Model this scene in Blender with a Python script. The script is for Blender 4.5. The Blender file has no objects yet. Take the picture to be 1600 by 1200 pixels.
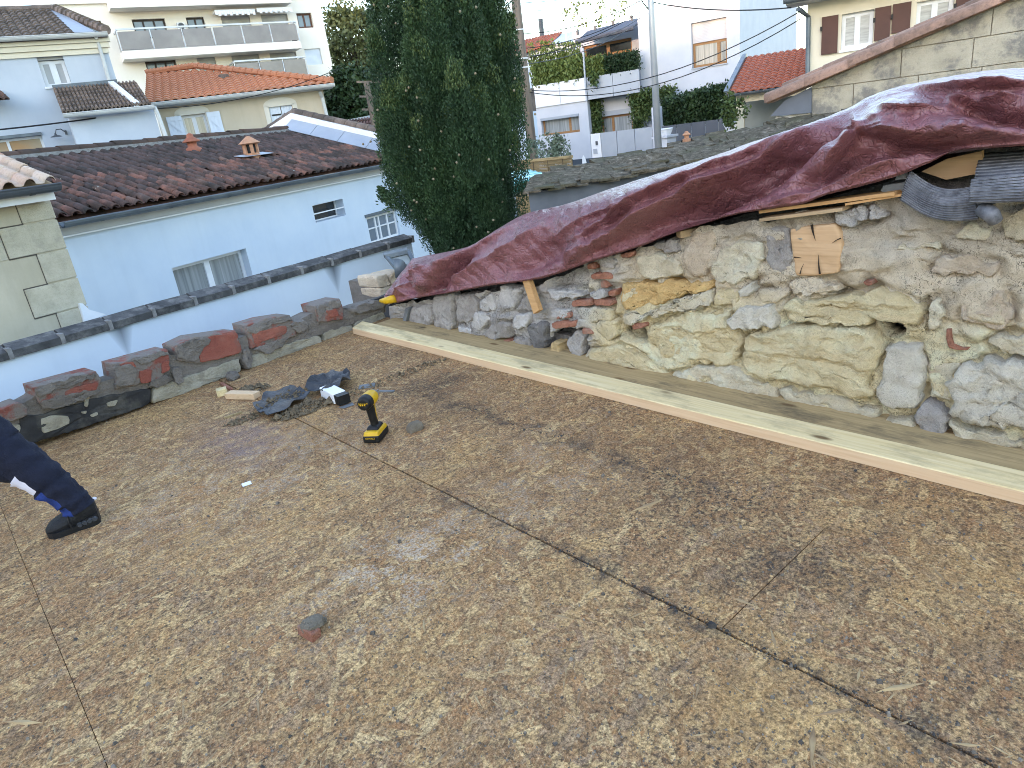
import bpy, bmesh, math, random
import numpy as np
from mathutils import Vector, Matrix, noise, geometry
random.seed(7)
rng = np.random.default_rng(7)
R = math.radians
C = bpy.context.scene.collection
SC = bpy.context.scene

# ---------------------------------------------------------------- camera
CAMZ = 1.26
FPX = 1074.598
_p, _r, _y = -0.35823, -0.13659, 0.88338      # pitch, roll, yaw
_f = Vector((math.cos(_y)*math.cos(_p), math.sin(_y)*math.cos(_p), math.sin(_p)))
_r0 = Vector((math.sin(_y), -math.cos(_y), 0)); _u0 = _r0.cross(_f)
AX_R = math.cos(_r)*_r0 + math.sin(_r)*_u0
AX_U = -math.sin(_r)*_r0 + math.cos(_r)*_u0
AX_F = _f
CAM = Vector((0, 0, CAMZ))
cd = bpy.data.cameras.new("camera"); cam = bpy.data.objects.new("camera", cd); C.objects.link(cam)
cd.sensor_fit = 'HORIZONTAL'; cd.sensor_width = 36; cd.lens = 36*FPX/1600; cd.clip_start = .05; cd.clip_end = 3000
m3 = Matrix((AX_R, AX_U, -AX_F)).transposed()
cam.matrix_world = Matrix.Translation(CAM) @ m3.to_4x4()
SC.camera = cam

# ---------------------------------------------------------------- light
SUN_EL, SUN_AZ = 6.0, 192.0                    # low late sun, from the left and behind
W = bpy.data.worlds.new("World"); SC.world = W; W.use_nodes = True
wn = W.node_tree.nodes; bg = wn["Background"]
sk = wn.new("ShaderNodeTexSky"); sk.sky_type = 'NISHITA'; sk.sun_disc = False
sk.sun_elevation = R(SUN_EL); sk.sun_rotation = R(90-SUN_AZ); sk.altitude = 0
sk.air_density = 1.0; sk.dust_density = .6; sk.ozone_density = 1.4
# clear evening air: a little bluer towards the horizon, the same all the way round
wl = W.node_tree.links; tc = wn.new("ShaderNodeTexCoord"); sx = wn.new("ShaderNodeSeparateXYZ"); rp = wn.new("ShaderNodeValToRGB"); mx = wn.new("ShaderNodeMix")
wl.new(tc.outputs['Generated'], sx.inputs[0]); wl.new(sx.outputs[2], rp.inputs[0])
rp.color_ramp.elements[0].color = (.80, .97, 1.12, 1); rp.color_ramp.elements[1].position = .55; rp.color_ramp.elements[1].color = (1, 1, 1, 1)
mx.data_type = 'RGBA'; mx.blend_type = 'MULTIPLY'; mx.inputs[0].default_value = 1; wl.new(sk.outputs[0], mx.inputs[6]); wl.new(rp.outputs[0], mx.inputs[7]); wl.new(mx.outputs[2], bg.inputs[0])
SC.cycles.filter_width = 1.0; SC.cycles.use_denoising = True; SC.cycles.denoising_prefilter = 'NONE'; bg.inputs[1].default_value = .15
sl = bpy.data.lights.new("sun", 'SUN'); sl.energy = .6; sl.angle = R(2.0); sl.color = (1, .72, .48)
sun = bpy.data.objects.new("sun", sl); C.objects.link(sun)
sd = Vector((math.cos(R(SUN_AZ))*math.cos(R(SUN_EL)), math.sin(R(SUN_AZ))*math.cos(R(SUN_EL)), math.sin(R(SUN_EL))))
sun.rotation_euler = sd.to_track_quat('Z', 'Y').to_euler()
vs = SC.view_settings; vs.view_transform = 'Standard'; vs.look = 'None'; vs.gamma = 1; vs.exposure = 3.4
vs.use_curve_mapping = False
vs.use_white_balance = True; vs.white_balance_temperature = 7150; vs.white_balance_tint = 24
SC.cycles.max_bounces = 6; SC.cycles.diffuse_bounces = 3; SC.cycles.glossy_bounces = 3
SC.cycles.transparent_max_bounces = 6

# ---------------------------------------------------------------- geometry from the photograph's lens
def ray(px, py):
    return AX_F + AX_R*((px-800)/FPX) - AX_U*((py-600)/FPX)
def onz(px, py, z=0.0):
    d = ray(px, py); return CAM + d*((z-CAMZ)/d.z)
def onx(px, py, X):
    d = ray(px, py); return CAM + d*(X/d.x)
def far(px, py, dist):
    d = ray(px, py); return CAM + d*(dist/math.hypot(d.x, d.y))
def proj(p):
    v = Vector(p)-CAM; z = v.dot(AX_F); return (800+FPX*v.dot(AX_R)/z, 600-FPX*v.dot(AX_U)/z)

class Fac:
    """a vertical plane: s along it, z up, d towards the viewer"""
    def __init__(q, px, py, dist, az):
        q.o = far(px, py, dist); q.o.z = 0
        q.s = Vector((math.cos(R(az)), math.sin(R(az)), 0)); q.n = Vector((-q.s.y, q.s.x, 0))
        if q.n.dot(CAM-q.o) < 0: q.n = -q.n
        if q.s.dot(AX_R) < 0: q.s = -q.s          # s runs to the right
    def sz(q, px, py, d=0.0):
        r = ray(px, py); o = q.o + q.n*d
        t = (o-CAM).dot(q.n)/r.dot(q.n); p = CAM+r*t
        return ((p-q.o).dot(q.s), p.z)
    def P(q, s, z, d=0.0):
        v = q.o + q.s*s + q.n*d; return Vector((v.x, v.y, z))
    def at(q, px, py, d=0.0):
        s, z = q.sz(px, py, d); return q.P(s, z, d)
    def rect(q, pts, d=0.0):                         # TL, TR, BR, BL pixels
        a = [q.sz(x, y, d) for x, y in pts]
        return ((a[0][0]+a[3][0])/2, (a[1][0]+a[2][0])/2, (a[2][1]+a[3][1])/2, (a[0][1]+a[1][1])/2)

# ---------------------------------------------------------------- mesh helper
class MB:
    def __init__(q): q.v = []; q.f = []; q.m = []
    def add(q, vs, fs, mi=0):
        b = len(q.v); q.v += [tuple(v) for v in vs]
        q.f += [tuple(i+b for i in f) for f in fs]; q.m += [mi]*len(fs); return q
    def hexa(q, p, mi=0):                            # 8 points: bottom 0-3, top 4-7
        return q.add(p, [(3,2,1,0),(4,5,6,7),(0,1,5,4),(1,2,6,5),(2,3,7,6),(3,0,4,7)], mi)
    def box(q, x0, x1, y0, y1, z0, z1, mi=0):
        return q.hexa([(x0,y0,z0),(x1,y0,z0),(x1,y1,z0),(x0,y1,z0),(x0,y0,z1),(x1,y0,z1),(x1,y1,z1),(x0,y1,z1)], mi)
    def fbox(q, F, s0, s1, z0, z1, d0, d1, mi=0):
        return q.hexa([F.P(s0,z0,d1),F.P(s1,z0,d1),F.P(s1,z0,d0),F.P(s0,z0,d0),F.P(s0,z1,d1),F.P(s1,z1,d1),F.P(s1,z1,d0),F.P(s0,z1,d0)], mi)
    def prism(q, poly, off, mi=0):
        n = len(poly); a = [Vector(p) for p in poly]; off = Vector(off); b = [p+off for p in a]
        return q.add(a+b, [tuple(range(n)), tuple(range(2*n-1, n-1, -1))]+[(i,i+n,(i+1)%n+n,(i+1)%n) for i in range(n)], mi)
    def slab(q, quad, th, mi=0):
        a, b, c, d = [Vector(p) for p in quad]; n = (b-a).cross(d-a).normalized()*th
        return q.prism([a,b,c,d], n, mi)
    def tube(q, pts, r, seg=8, mi=0, cap=True):
        pts = [Vector(p) for p in pts]; rs = r if isinstance(r, (list, tuple)) else [r]*len(pts)
        vs = []; fs = []; up = None
        for i, p in enumerate(pts):
            t = (pts[min(i+1, len(pts)-1)]-pts[max(i-1, 0)]).normalized()
            if up is None: up = t.orthogonal().normalized()
            up = (up-t*up.dot(t)).normalized(); w = t.cross(up)
            for k in range(seg):
                a = 2*math.pi*k/seg; vs.append(p+(up*math.cos(a)+w*math.sin(a))*rs[i])
        for i in range(len(pts)-1):
            for k in range(seg):
                fs.append((i*seg+k, i*seg+(k+1)%seg, (i+1)*seg+(k+1)%seg, (i+1)*seg+k))
        if cap: fs += [tuple(range(seg-1, -1, -1)), tuple((len(pts)-1)*seg+k for k in range(seg))]
        return q.add(vs, fs, mi)
    def bar(q, a, b, w, h, upv=(0,0,1), mi=0):
        a = Vector(a); b = Vector(b); t = (b-a).normalized(); s = t.cross(Vector(upv)).normalized()*w/2; u = s.cross(t).normalized()*h/2
        return q.hexa([a-s-u,a+s-u,b+s-u,b-s-u,a-s+u,a+s+u,b+s+u,b-s+u], mi)
    def lathe(q, c, prof, seg=12, mi=0, sq=None):
        c = Vector(c); vs = []; fs = []
        for r, z in prof:
            for k in range(seg):
                a = 2*math.pi*(k+.5)/seg; vs.append(c+Vector((r*math.cos(a), r*math.sin(a), z)))
        n = len(prof)
        for i in range(n-1):
            for k in range(seg): fs.append((i*seg+k, i*seg+(k+1)%seg, (i+1)*seg+(k+1)%seg, (i+1)*seg+k))
        fs += [tuple(range(seg-1,-1,-1)), tuple((n-1)*seg+k for k in range(seg))]
        return q.add(vs, fs, mi)
    def grid(q, rows, mi=0, flip=False):             # rows of equal length point lists
        n = len(rows[0]); vs = [p for r in rows for p in r]; fs = []
        for i in range(len(rows)-1):
            for k in range(n-1):
                f = (i*n+k, i*n+k+1, (i+1)*n+k+1, (i+1)*n+k); fs.append(f[::-1] if flip else f)
        return q.add(vs, fs, mi)
    def build(q, name, mat=None, parent=None, smooth=False, label=None, cat=None, group=None, kind=None, loc=None, fixn=False):
        c = Vector(loc) if loc is not None else None
        if c is None:
            a = np.array(q.v); lo = a.min(0); hi = a.max(0); c = Vector(((lo[0]+hi[0])/2, (lo[1]+hi[1])/2, lo[2]))
        me = bpy.data.meshes.new(name); me.from_pydata([tuple(Vector(v)-c) for v in q.v], [], q.f)
        for x in (mat if isinstance(mat, (list, tuple)) else [mat]):
            if x: me.materials.append(x)
        if any(q.m): me.polygons.foreach_set('material_index', q.m)
        if smooth: me.polygons.foreach_set('use_smooth', [True]*len(me.polygons))
        if fixn:
            b = bmesh.new(); b.from_mesh(me); bmesh.ops.recalc_face_normals(b, faces=b.faces); b.to_mesh(me); b.free()
        me.update()
        o = bpy.data.objects.new(name, me); C.objects.link(o); place(o, c, parent)
        tag(o, label, cat, group, kind); return o

WLOC = {}
def place(o, c, parent):
    WLOC[o.name] = Vector(c)
    if parent: o.parent = parent; o.location = Vector(c)-WLOC[parent.name]
    else: o.location = c
def tag(o, label=None, cat=None, group=None, kind=None):
    if label: o['label'] = label
    if cat: o['category'] = cat
    if group: o['group'] = group
    if kind: o['kind'] = kind
    return o
def thing(name, loc, label, cat, group=None):
    o = bpy.data.objects.new(name, None); o.empty_display_size = .1; C.objects.link(o); place(o, loc, None)
    return tag(o, label, cat, group)
def inst(src, name, M, parent, label=None):          # a piece sharing mesh data, M in world space
    o = bpy.data.objects.new(name, src); C.objects.link(o); WLOC[o.name] = M.translation.copy()
    if parent: o.parent = parent; M = Matrix.Translation(-WLOC[parent.name]) @ M
    o.matrix_basis = M
    return o
def frame(o, x, y, z):
    m = Matrix((Vector(x), Vector(y), Vector(z))).transposed().to_4x4(); m.translation = o; return m
def fbm(p, s=1.0, o=4):
    return noise.fractal(Vector(p)*s, 1.0, 2.0, o)
def lerp(a, b, t): return a+(b-a)*t

# ---------------------------------------------------------------- material helper
class NT:
    def __init__(q, name):
        q.mat = bpy.data.materials.new(name); q.mat.use_nodes = True; q.t = q.mat.node_tree
        q.b = q.t.nodes["Principled BSDF"]
    def n(q, ty, ins=None, **pr):
        x = q.t.nodes.new("ShaderNode"+ty)
        for k, v in pr.items(): setattr(x, k, v)
        for k, v in (ins or {}).items(): q.set(x.inputs[k], v)
        return x
    def set(q, s, v):
        if isinstance(v, bpy.types.NodeSocket): q.t.links.new(v, s)
        else:
            if s.type == 'RGBA' and len(v) == 3: v = (*v, 1)
            s.default_value = v
    def pos(q): return q.n("NewGeometry").outputs['Position']
    def rnd(q): return q.n("ObjectInfo").outputs['Random']
    def math(q, op, a, b=0.0, clamp=False):
        return q.n("Math", {0: a, 1: b}, operation=op, use_clamp=clamp).outputs[0]
    def vmath(q, op, a, b):
        return q.n("VectorMath", {0: a, 1: b}, operation=op).outputs[0]
    def mix(q, f, a, b, mode='MIX'):
        x = q.n("Mix", data_type='RGBA', blend_type=mode); q.set(x.inputs[0], f); q.set(x.inputs[6], a); q.set(x.inputs[7], b)
        return x.outputs[2]
    def noise(q, v, s, d=4, r=.55, out=0, dist=0.0):
        return q.n("TexNoise", {'Vector': v, 'Scale': s, 'Detail': d, 'Roughness': r, 'Distortion': dist}).outputs[out]
    def vor(q, v, s, out=0, feature='F1', dim='3D', rand=1.0, metric='EUCLIDEAN'):
        x = q.n("TexVoronoi", feature=feature, voronoi_dimensions=dim)
        if feature != 'DISTANCE_TO_EDGE': x.distance = metric
        q.set(x.inputs['Vector'], v); q.set(x.inputs['Scale'], s); q.set(x.inputs['Randomness'], rand); return x.outputs[out]
    def ramp(q, f, stops, interp='LINEAR'):
        x = q.n("ValToRGB"); e = x.color_ramp; e.interpolation = interp
        while len(e.elements) < len(stops): e.elements.new(.5)
        for el, (p, c) in zip(e.elements, stops):
            el.position = p; el.color = (c, c, c, 1) if isinstance(c, (int, float)) else (*c, 1)
        q.set(x.inputs[0], f); return x.outputs[0]
    def mapr(q, f, a, b, c=0.0, d=1.0):
        return q.n("MapRange", {0: f, 1: a, 2: b, 3: c, 4: d}).outputs[0]
    def mapping(q, v, rot=(0,0,0), sc=(1,1,1), loc=(0,0,0)):
        if rot != (0,0,0): v = q.n("Mapping", {'Vector': v, 'Rotation': rot}).outputs[0]
        return q.n("Mapping", {'Vector': v, 'Scale': sc, 'Location': loc}).outputs[0]
    def sep(q, v): return q.n("SeparateXYZ", {0: v}).outputs
    def bump(q, h, st=.3, dist=.01, prev=None):
        x = q.n("Bump", {'Height': h, 'Strength': st, 'Distance': dist})
        if prev is not None: q.set(x.inputs['Normal'], prev)
        return x.outputs[0]
    def out(q, col=None, rough=None, nor=None, metal=None, spec=None):
        if col is not None: q.set(q.b.inputs['Base Color'], col)
        if rough is not None: q.set(q.b.inputs['Roughness'], rough)
        if nor is not None: q.set(q.b.inputs['Normal'], nor)
        if metal is not None: q.set(q.b.inputs['Metallic'], metal)
        if spec is not None: q.set(q.b.inputs['Specular IOR Level'], spec)
        return q.mat

def simple(name, a, b=None, scale=4, rough=.8, bump=.0, bscale=40, dirt=None, damt=.5, dscale=1.5, rv=0.0, metal=0.0, spec=.3, bdist=.01, stretch=(1,1,1)):
    """two-tone noise, optional dirt patches, value change from piece to piece, fine relief"""
    t = NT(name); p = t.mapping(t.pos(), sc=stretch); b = b or tuple(x*.8 for x in a)
    col = t.mix(t.ramp(t.noise(p, scale, 5), [(.35, 0.), (.65, 1.)]), a, b)
    if rv:
        col = t.mix(t.math('MULTIPLY', t.rnd(), rv), col, (0, 0, 0)); 
    if dirt:
        col = t.mix(t.math('MULTIPLY', t.ramp(t.noise(p, dscale, 8, .68), [(.47, 0.), (.66, 1.)]), damt), col, dirt)
    nor = t.bump(t.noise(p, bscale, 6, .65), bump, bdist) if bump else None
    return t.out(col, rough, nor, metal, spec)
def glass(name, col=(.12,.15,.18), rough=.08):
    t = NT(name); n = t.noise(t.pos(), 1.2, 2); return t.out(t.mix(n, col, tuple(x*.6 for x in col)), rough, None, 0.0, .8)
# ---------------------------------------------------------------- materials
def osb_material():
    t = NT("osb"); P = t.pos(); off = t.math('MULTIPLY', t.rnd(), 57.0)
    P2 = t.vmath('ADD', P, t.n("CombineXYZ", {0: off, 1: t.math('MULTIPLY', off, 1.7), 2: 0.0}).outputs[0])
    Pw = t.vmath('ADD', P2, t.vmath('SCALE', t.noise(P2, 9, 2, out=1), (0,0,0)))
    w = t.n("VectorMath", {0: t.noise(P2, 7, 3, out=1)}, operation='SCALE'); w.inputs['Scale'].default_value = .035
    Pw = t.vmath('ADD', P2, w.outputs[0])
    tones = [(0, (.15,.092,.058)), (.10, (.25,.155,.092)), (.25, (.36,.225,.13)), (.4, (.29,.155,.09)), (.5, (.42,.28,.16)), (.62, (.29,.215,.16)), (.75, (.50,.35,.19)), (.9, (.62,.46,.26)), (1, (.68,.53,.31))]
    col = None; hgt = None
    for i, (ang, sx, sy, th) in enumerate([(80,11,40,0), (150,12,44,.3), (35,10,38,.42), (100,11,50,.46), (10,11,42,.55), (60,8,30,.62), (125,9,40,.66), (170,7,26,.74)]):
        v = t.mapping(Pw, rot=(0,0,R(ang)), sc=(sx*1.3, sy*1.3, 1), loc=(i*3.7, i*1.3, 0))
        vo = t.n("TexVoronoi", {'Vector': v, 'Scale': 1.0}, feature='F1', voronoi_dimensions='2D', distance='CHEBYCHEV')
        cc = t.sep(vo.outputs['Color']); c = t.ramp(cc[0], tones)
        g = t.noise(t.mapping(P2, rot=(0,0,R(ang)), sc=(9, 150, 1)), 1.0, 3, .6)       # grain along the strand
        c = t.mix(t.ramp(g, [(.3, .42), (.6, 0.)]), c, (.10,.065,.045))
        c = t.mix(t.ramp(vo.outputs['Distance'], [(.36, 0.), (.66, .7)]), c, (.08,.055,.04))
        h = t.math('MULTIPLY', cc[2], 1.0)
        if col is None: col, hgt = c, h
        else:
            m = t.math('MULTIPLY', t.math('GREATER_THAN', cc[1], th), t.math('LESS_THAN', vo.outputs['Distance'], .5))
            col = t.mix(m, col, c); hgt = t.n("Mix", {0: m, 2: hgt, 3: h}, data_type='FLOAT').outputs[0]
    big = t.noise(P, 2.2, 4, .6)
    mean = t.ramp(big, [(.3, (.46,.27,.135)), (.5, (.42,.265,.15)), (.7, (.52,.33,.165))])
    col = t.mix(.30, col, mean)
    # worn, weathered fibres: fine streaks in many directions
    for ang, s1_, s2_, lo_c, amt in ((70, 22, 150, (.10,.075,.06), .85), (150, 26, 170, (.68,.52,.31), .6), (30, 24, 190, (.12,.085,.06), .75), (110, 30, 200, (.60,.47,.31), .55)):
        f = t.noise(t.mapping(Pw, rot=(0,0,R(ang)), sc=(s1_, s2_, 1)), 1.0, 5, .7)
        col = t.mix(t.ramp(f, [(.52, 0.), (.70, amt)]), col, lo_c)
    sat = t.ramp(t.noise(P, 26, 5, .7), [(.52, 0.), (.72, .5)]); col = t.mix(sat, col, (.50,.27,.12))
    damp = t.noise(P, 1.1, 7, .62, dist=.6); col = t.mix(t.ramp(damp, [(.50, 0.), (.66, .45)]), col, (.19,.115,.07))
    gold = t.noise(t.vmath('ADD', P, (7.3, 2.1, 0.)), 1.7, 6, .6); col = t.mix(t.ramp(gold, [(.52, 0.), (.68, .32)]), col, (.60,.40,.19))
    # grime: fine dark specks also painting crevice shade, broad dark wear, pale mortar dust
    n1 = t.noise(P, 60, 6, .75); n2 = t.noise(P, 1.3, 5, .6); n3 = t.noise(P, 13, 6, .72)
    sp = t.math('MULTIPLY', t.ramp(n1, [(.49, 0.), (.60, 1.)]), t.ramp(n2, [(.3, .45), (.7, 1.)]))
    col = t.mix(sp, col, (.055,.046,.04))
    col = t.mix(t.math('MULTIPLY', t.ramp(n3, [(.5, 0.), (.68, 1.)]), .55), col, (.11,.085,.065))
    x, y, z = t.sep(P)[:3]
    nw = t.math('MULTIPLY', t.math('SUBTRACT', t.noise(P, 5, 5), .5), .35)
    xx = t.math('ADD', x, nw)
    for X, wd, a, lo, hi in ((1.225, .04, .8, -1, 2.0), (1.80, .07, .65, 1.2, 2.9)):
        d = t.math('DIVIDE', t.math('ABSOLUTE', t.math('SUBTRACT', xx, X)), wd)
        m = t.math('MULTIPLY', t.ramp(d, [(0, 1.), (1, 0.)]), t.ramp(n3, [(.42, 0.), (.58, a)]))
        m = t.math('MULTIPLY', m, t.math('MULTIPLY', t.math('GREATER_THAN', y, lo), t.math('LESS_THAN', y, hi)))
        col = t.mix(m, col, (.06,.055,.05))
    def spot(px, py, rx, ry, amt, c, nz):
        nonlocal col
        q = onz(px, py); dx = t.math('DIVIDE', t.math('SUBTRACT', xx, q.x), rx); dy = t.math('DIVIDE', t.math('SUBTRACT', y, q.y), ry)
        d = t.math('SQRT', t.math('ADD', t.math('MULTIPLY', dx, dx), t.math('MULTIPLY', dy, dy)))
        col = t.mix(t.math('MULTIPLY', t.ramp(d, [(.1, 1.), (1, 0.)]), t.ramp(nz, [(.35, 0.), (.62, amt)])), col, c)
    nd = t.math('MULTIPLY', t.ramp(n1, [(.38, 0.), (.6, 1.)]), t.ramp(t.noise(P, 7, 6, .7), [(.38, .1), (.62, 1.)]))
    for a in ((690,855,.75,.30,.6), (610,890,.35,.35,.6), (520,700,.5,.6,.4), (320,760,.8,.9,.4), (860,720,.3,.5,.35)): spot(*a, (.46,.40,.325), nd)
    for a in ((380,690,.25,.5,.6),): spot(*a, (.17,.14,.17), n3)
    for a in ((690,600,.3,.22,.95), (640,608,.35,.25,.7), (600,560,.5,.3,.35), (1080,780,.2,.3,.5), (1280,890,.2,.2,.8), (1180,880,.25,.12,.7), (720,640,.2,.4,.6)): spot(*a, (.05,.046,.043), n1)
    fine = t.ramp(t.noise(P, 130, 5, .8), [(.32, .22), (.5, 1.0), (.68, 1.85)]); col = t.mix(.9, col, fine, 'MULTIPLY')  # strong fine mottle, its darks painting in crevice shade
    nor = t.bump(hgt, .45, .003); nor = t.bump(t.noise(P, 180, 4, .7), .5, .002, nor)
    col = t.mix(1.0, col, (1.02,.94,.885), 'MULTIPLY')
    col = t.n('HueSaturation', {'Saturation': 1.08, 'Value': 1.0, 'Color': col}).outputs[0]
    t.out(col, .92, nor, 0.0, .06)
    return t.mat

def pine(name, a, b, dark=(.25,.17,.08), knots=True, grime=None):
    t = NT(name); P = t.pos()
    v = t.mapping(P, sc=(26, 1.2, 26)); n = t.noise(v, 1.5, 5, .6, dist=1.0)
    col = t.mix(t.ramp(n, [(.3, 0.), (.7, 1.)]), a, b)
    col = t.mix(t.math('MULTIPLY', t.ramp(t.noise(t.mapping(P, sc=(90, 3, 90)), 1, 4), [(.5, 0.), (.75, 1.)]), .45), col, dark)
    if knots:
        k = t.vor(t.mapping(P, sc=(9, 3.2, 9)), 1.0); col = t.mix(t.ramp(k, [(.07, .9), (.16, 0.)]), col, (.16,.09,.04))
    if grime:
        col = t.mix(t.math('MULTIPLY', t.ramp(t.noise(t.mapping(P, sc=(9, 3, 9)), 1, 7, .7), [(.5, 0.), (.66, 1.)]), grime), col, (.09,.075,.055))
    return t.out(col, .85, t.bump(n, .25, .003), 0.0, .1)

def stone_material(name, cols, dirt=(.12,.105,.09), damt=.35, grain=90, rough=.92, b=.9, pits=.5, gain=1.0, dth=(.52,.68), dsc=11):
    cols = [tuple(min(.78, x*gain) for x in c) for c in cols]; dirt = tuple(x*gain for x in dirt)
    t = NT(name); P = t.pos()
    n = t.noise(P, 6, 7, .62); st = [(.3 + .4*i/(len(cols)-1), c) for i, c in enumerate(cols)]
    col = t.ramp(n, st)
    col = t.mix(t.math('MULTIPLY', t.rnd(), .22), col, cols[0])
    f = t.noise(P, grain, 6, .75)
    col = t.mix(t.ramp(f, [(.28, .28), (.5, 0.)]), col, tuple(c*.45 for c in cols[0]))
    lay = t.noise(t.mapping(P, sc=(3, 3, 40)), 1, 5, .6)
    col = t.mix(t.math('MULTIPLY', t.ramp(lay, [(.45, 0.), (.7, 1.)]), .25), col, cols[-1])
    col = t.mix(t.math('MULTIPLY', t.ramp(t.noise(P, dsc, 8, .7), [(dth[0], 0.), (dth[1], 1.)]), damt), col, dirt)
    pv = t.ramp(t.vor(P, 75), [(.05, 0.), (.3, 1.)])
    nor = t.bump(t.noise(P, 24, 9, .74), b, .035); nor = t.bump(f, .9, .006, nor); nor = t.bump(pv, pits, .004, nor)
    return t.out(col, rough, nor, 0.0, .15)

def tile_material(name, cols, rv=1.0, moss=(.03,.027,.024), mamt=.8, lichen=.0, rough=.85, mscale=2.2):
    t = NT(name); P = t.pos(); r = t.rnd()
    base = t.ramp(t.math('FRACT', t.math('ADD', t.math('MULTIPLY', r, 7.3), t.math('MULTIPLY', t.noise(P, 5, 3), .35))), [(i/(len(cols)-1), c) for i, c in enumerate(cols)])
    m = t.ramp(t.noise(P, mscale, 8, .68), [(.42, 0.), (.6, 1.)])
    base = t.mix(t.math('MULTIPLY', m, mamt), base, moss)
    base = t.mix(t.ramp(t.noise(P, 38, 5, .7), [(.5, 0.), (.75, .6)]), base, moss)
    if lichen:
        base = t.mix(t.ramp(t.noise(P, 9, 4, .6), [(.70, 0.), (.74, lichen)]), base, (.42,.44,.38))
    return t.out(base, rough, t.bump(t.noise(P, 60, 5), .4, .01), 0.0, .25)

def leaf_material(name, a, b, c, sc=3.0, rough=.55, tip=None):
    t = NT(name); P = t.pos()
    col = t.ramp(t.noise(P, sc, 5, .65), [(.3, a), (.5, b), (.72, c)])
    col = t.mix(t.ramp(t.noise(P, sc*14, 3, .6), [(.4, 0.), (.7, .55)]), col, a)
    t.out(col, rough, None, 0.0, .25)
    return t.mat

def tarp_material():
    t = NT("tarpaulin"); P = t.pos()
    n = t.noise(P, 3, 6, .6); col = t.mix(t.ramp(n, [(.35, 0.), (.7, 1.)]), (.185,.066,.074), (.25,.098,.108))
    scuff = t.ramp(t.noise(t.mapping(P, rot=(.3,.4,.8), sc=(14, 3.5, 14)), 1.6, 8, .72), [(.52, 0.), (.74, .30)])
    col = t.mix(scuff, col, (.27,.15,.15))
    x, y, z = t.sep(P)[:3]
    wv = t.math('MULTIPLY', t.math('SINE', t.math('MULTIPLY', y, 1400.0)), t.math('SINE', t.math('MULTIPLY', z, 1400.0)))
    cr = t.noise(t.mapping(P, rot=(.5,.2,.6)), 11, 7, .7, dist=1.6)
    cr2 = t.vor(t.vmath('ADD', P, t.noise(P, 6, 3, out=1)), 9.0, feature='DISTANCE_TO_EDGE')
    nor = t.bump(cr, .5, .02); nor = t.bump(t.ramp(cr2, [(0, 0.), (.12, 1.)]), .45, .007, nor); cr3 = t.vor(t.vmath('ADD', t.mapping(P, rot=(.35,.1,.75), sc=(15, 6, 12)), t.noise(P, 3, 2, out=1)), 1.0, feature='DISTANCE_TO_EDGE')
    nor = t.bump(t.ramp(cr3, [(0, 0.), (.45, 1.)]), .42, .02, nor); nor = t.bump(wv, .08, .001, nor)
    rg = t.ramp(n, [(.3, .24), (.7, .36)])
    return t.out(col, rg, nor, 0.0, .55)

def stucco(name, a, b, scale=1.2, stains=(), rough=.85, bscale=140, bst=.25, streak=.15):
    t = NT(name); P = t.pos()
    col = t.mix(t.ramp(t.noise(P, scale, 6, .6), [(.35, 0.), (.7, 1.)]), a, b)
    st = t.noise(t.mapping(P, sc=(5, 5, .45)), 1.0, 6, .65)
    col = t.mix(t.math('MULTIPLY', t.ramp(st, [(.5, 0.), (.75, 1.)]), streak), col, tuple(x*.55 for x in a))
    for q, rx, rz, amt in stains:                     # soot runs below a broken joint
        d = t.vmath('SUBTRACT', P, tuple(q)); s = t.sep(d); h = t.math('DIVIDE', t.math('SQRT', t.math('ADD', t.math('MULTIPLY', s[0], s[0]), t.math('MULTIPLY', s[1], s[1]))), rx)
        v = t.math('DIVIDE', t.math('ABSOLUTE', s[2]), rz)
        k = t.math('SUBTRACT', 1.0, t.math('ADD', h, v), True)
        k = t.math('MULTIPLY', t.math('POWER', k, .8), 1.25, True)
        col = t.mix(t.math('MULTIPLY', k, amt), col, (.03,.035,.045))
    return t.out(col, rough, t.bump(t.noise(P, bscale, 4, .7), bst, .004), 0.0, .2)

m_osb = osb_material()
m_pine = pine("new_pine", (.70,.54,.28), (.77,.63,.38), (.46,.32,.15), grime=.4)
m_pine_side = pine("sawn_pine_edge", (.62,.42,.26), (.66,.48,.31), (.42,.24,.13))
m_oldboard = pine("weathered_board", (.36,.255,.13), (.48,.345,.18), (.15,.105,.065), grime=.7)
m_oak = pine("cut_oak", (.48,.30,.165), (.57,.38,.23), (.28,.16,.07), knots=False)
m_lath = pine("lath_wood", (.36,.25,.15), (.46,.33,.20), (.2,.13,.07), knots=False, grime=.3)
m_orangewood = pine("orange_wood", (.48,.26,.11), (.55,.33,.16), (.3,.15,.06), knots=False, grime=.25)
m_yellow_stone = stone_material("yellow_limestone", [(.50,.39,.215), (.60,.49,.30), (.69,.59,.40)], damt=.16, gain=1.24)
m_cream_stone = stone_material("cream_limestone", [(.50,.42,.29), (.61,.53,.39), (.70,.63,.50)], damt=.2, gain=1.2)
m_white_stone = stone_material("pale_limestone", [(.56,.50,.41), (.66,.61,.51), (.74,.69,.59)], damt=.18, gain=1.08)
m_grey_stone = stone_material("grey_rubble", [(.29,.26,.235), (.40,.365,.335), (.50,.465,.43)], damt=.45, dirt=(.075,.07,.065), gain=1.05)
m_whitish_stone = stone_material("limewashed_stone", [(.43,.41,.39), (.54,.515,.49), (.64,.61,.58)], damt=.4, dirt=(.09,.085,.08), gain=1.1)
m_ochre = stone_material("ochre_stone", [(.36,.21,.085), (.45,.29,.125), (.52,.37,.19)], damt=.15, gain=1.75)
m_pink_stone = stone_material("pinkish_limestone", [(.48,.37,.27), (.59,.475,.35), (.65,.56,.45)], damt=.3, dirt=(.24,.23,.23), gain=1.15)
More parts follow.
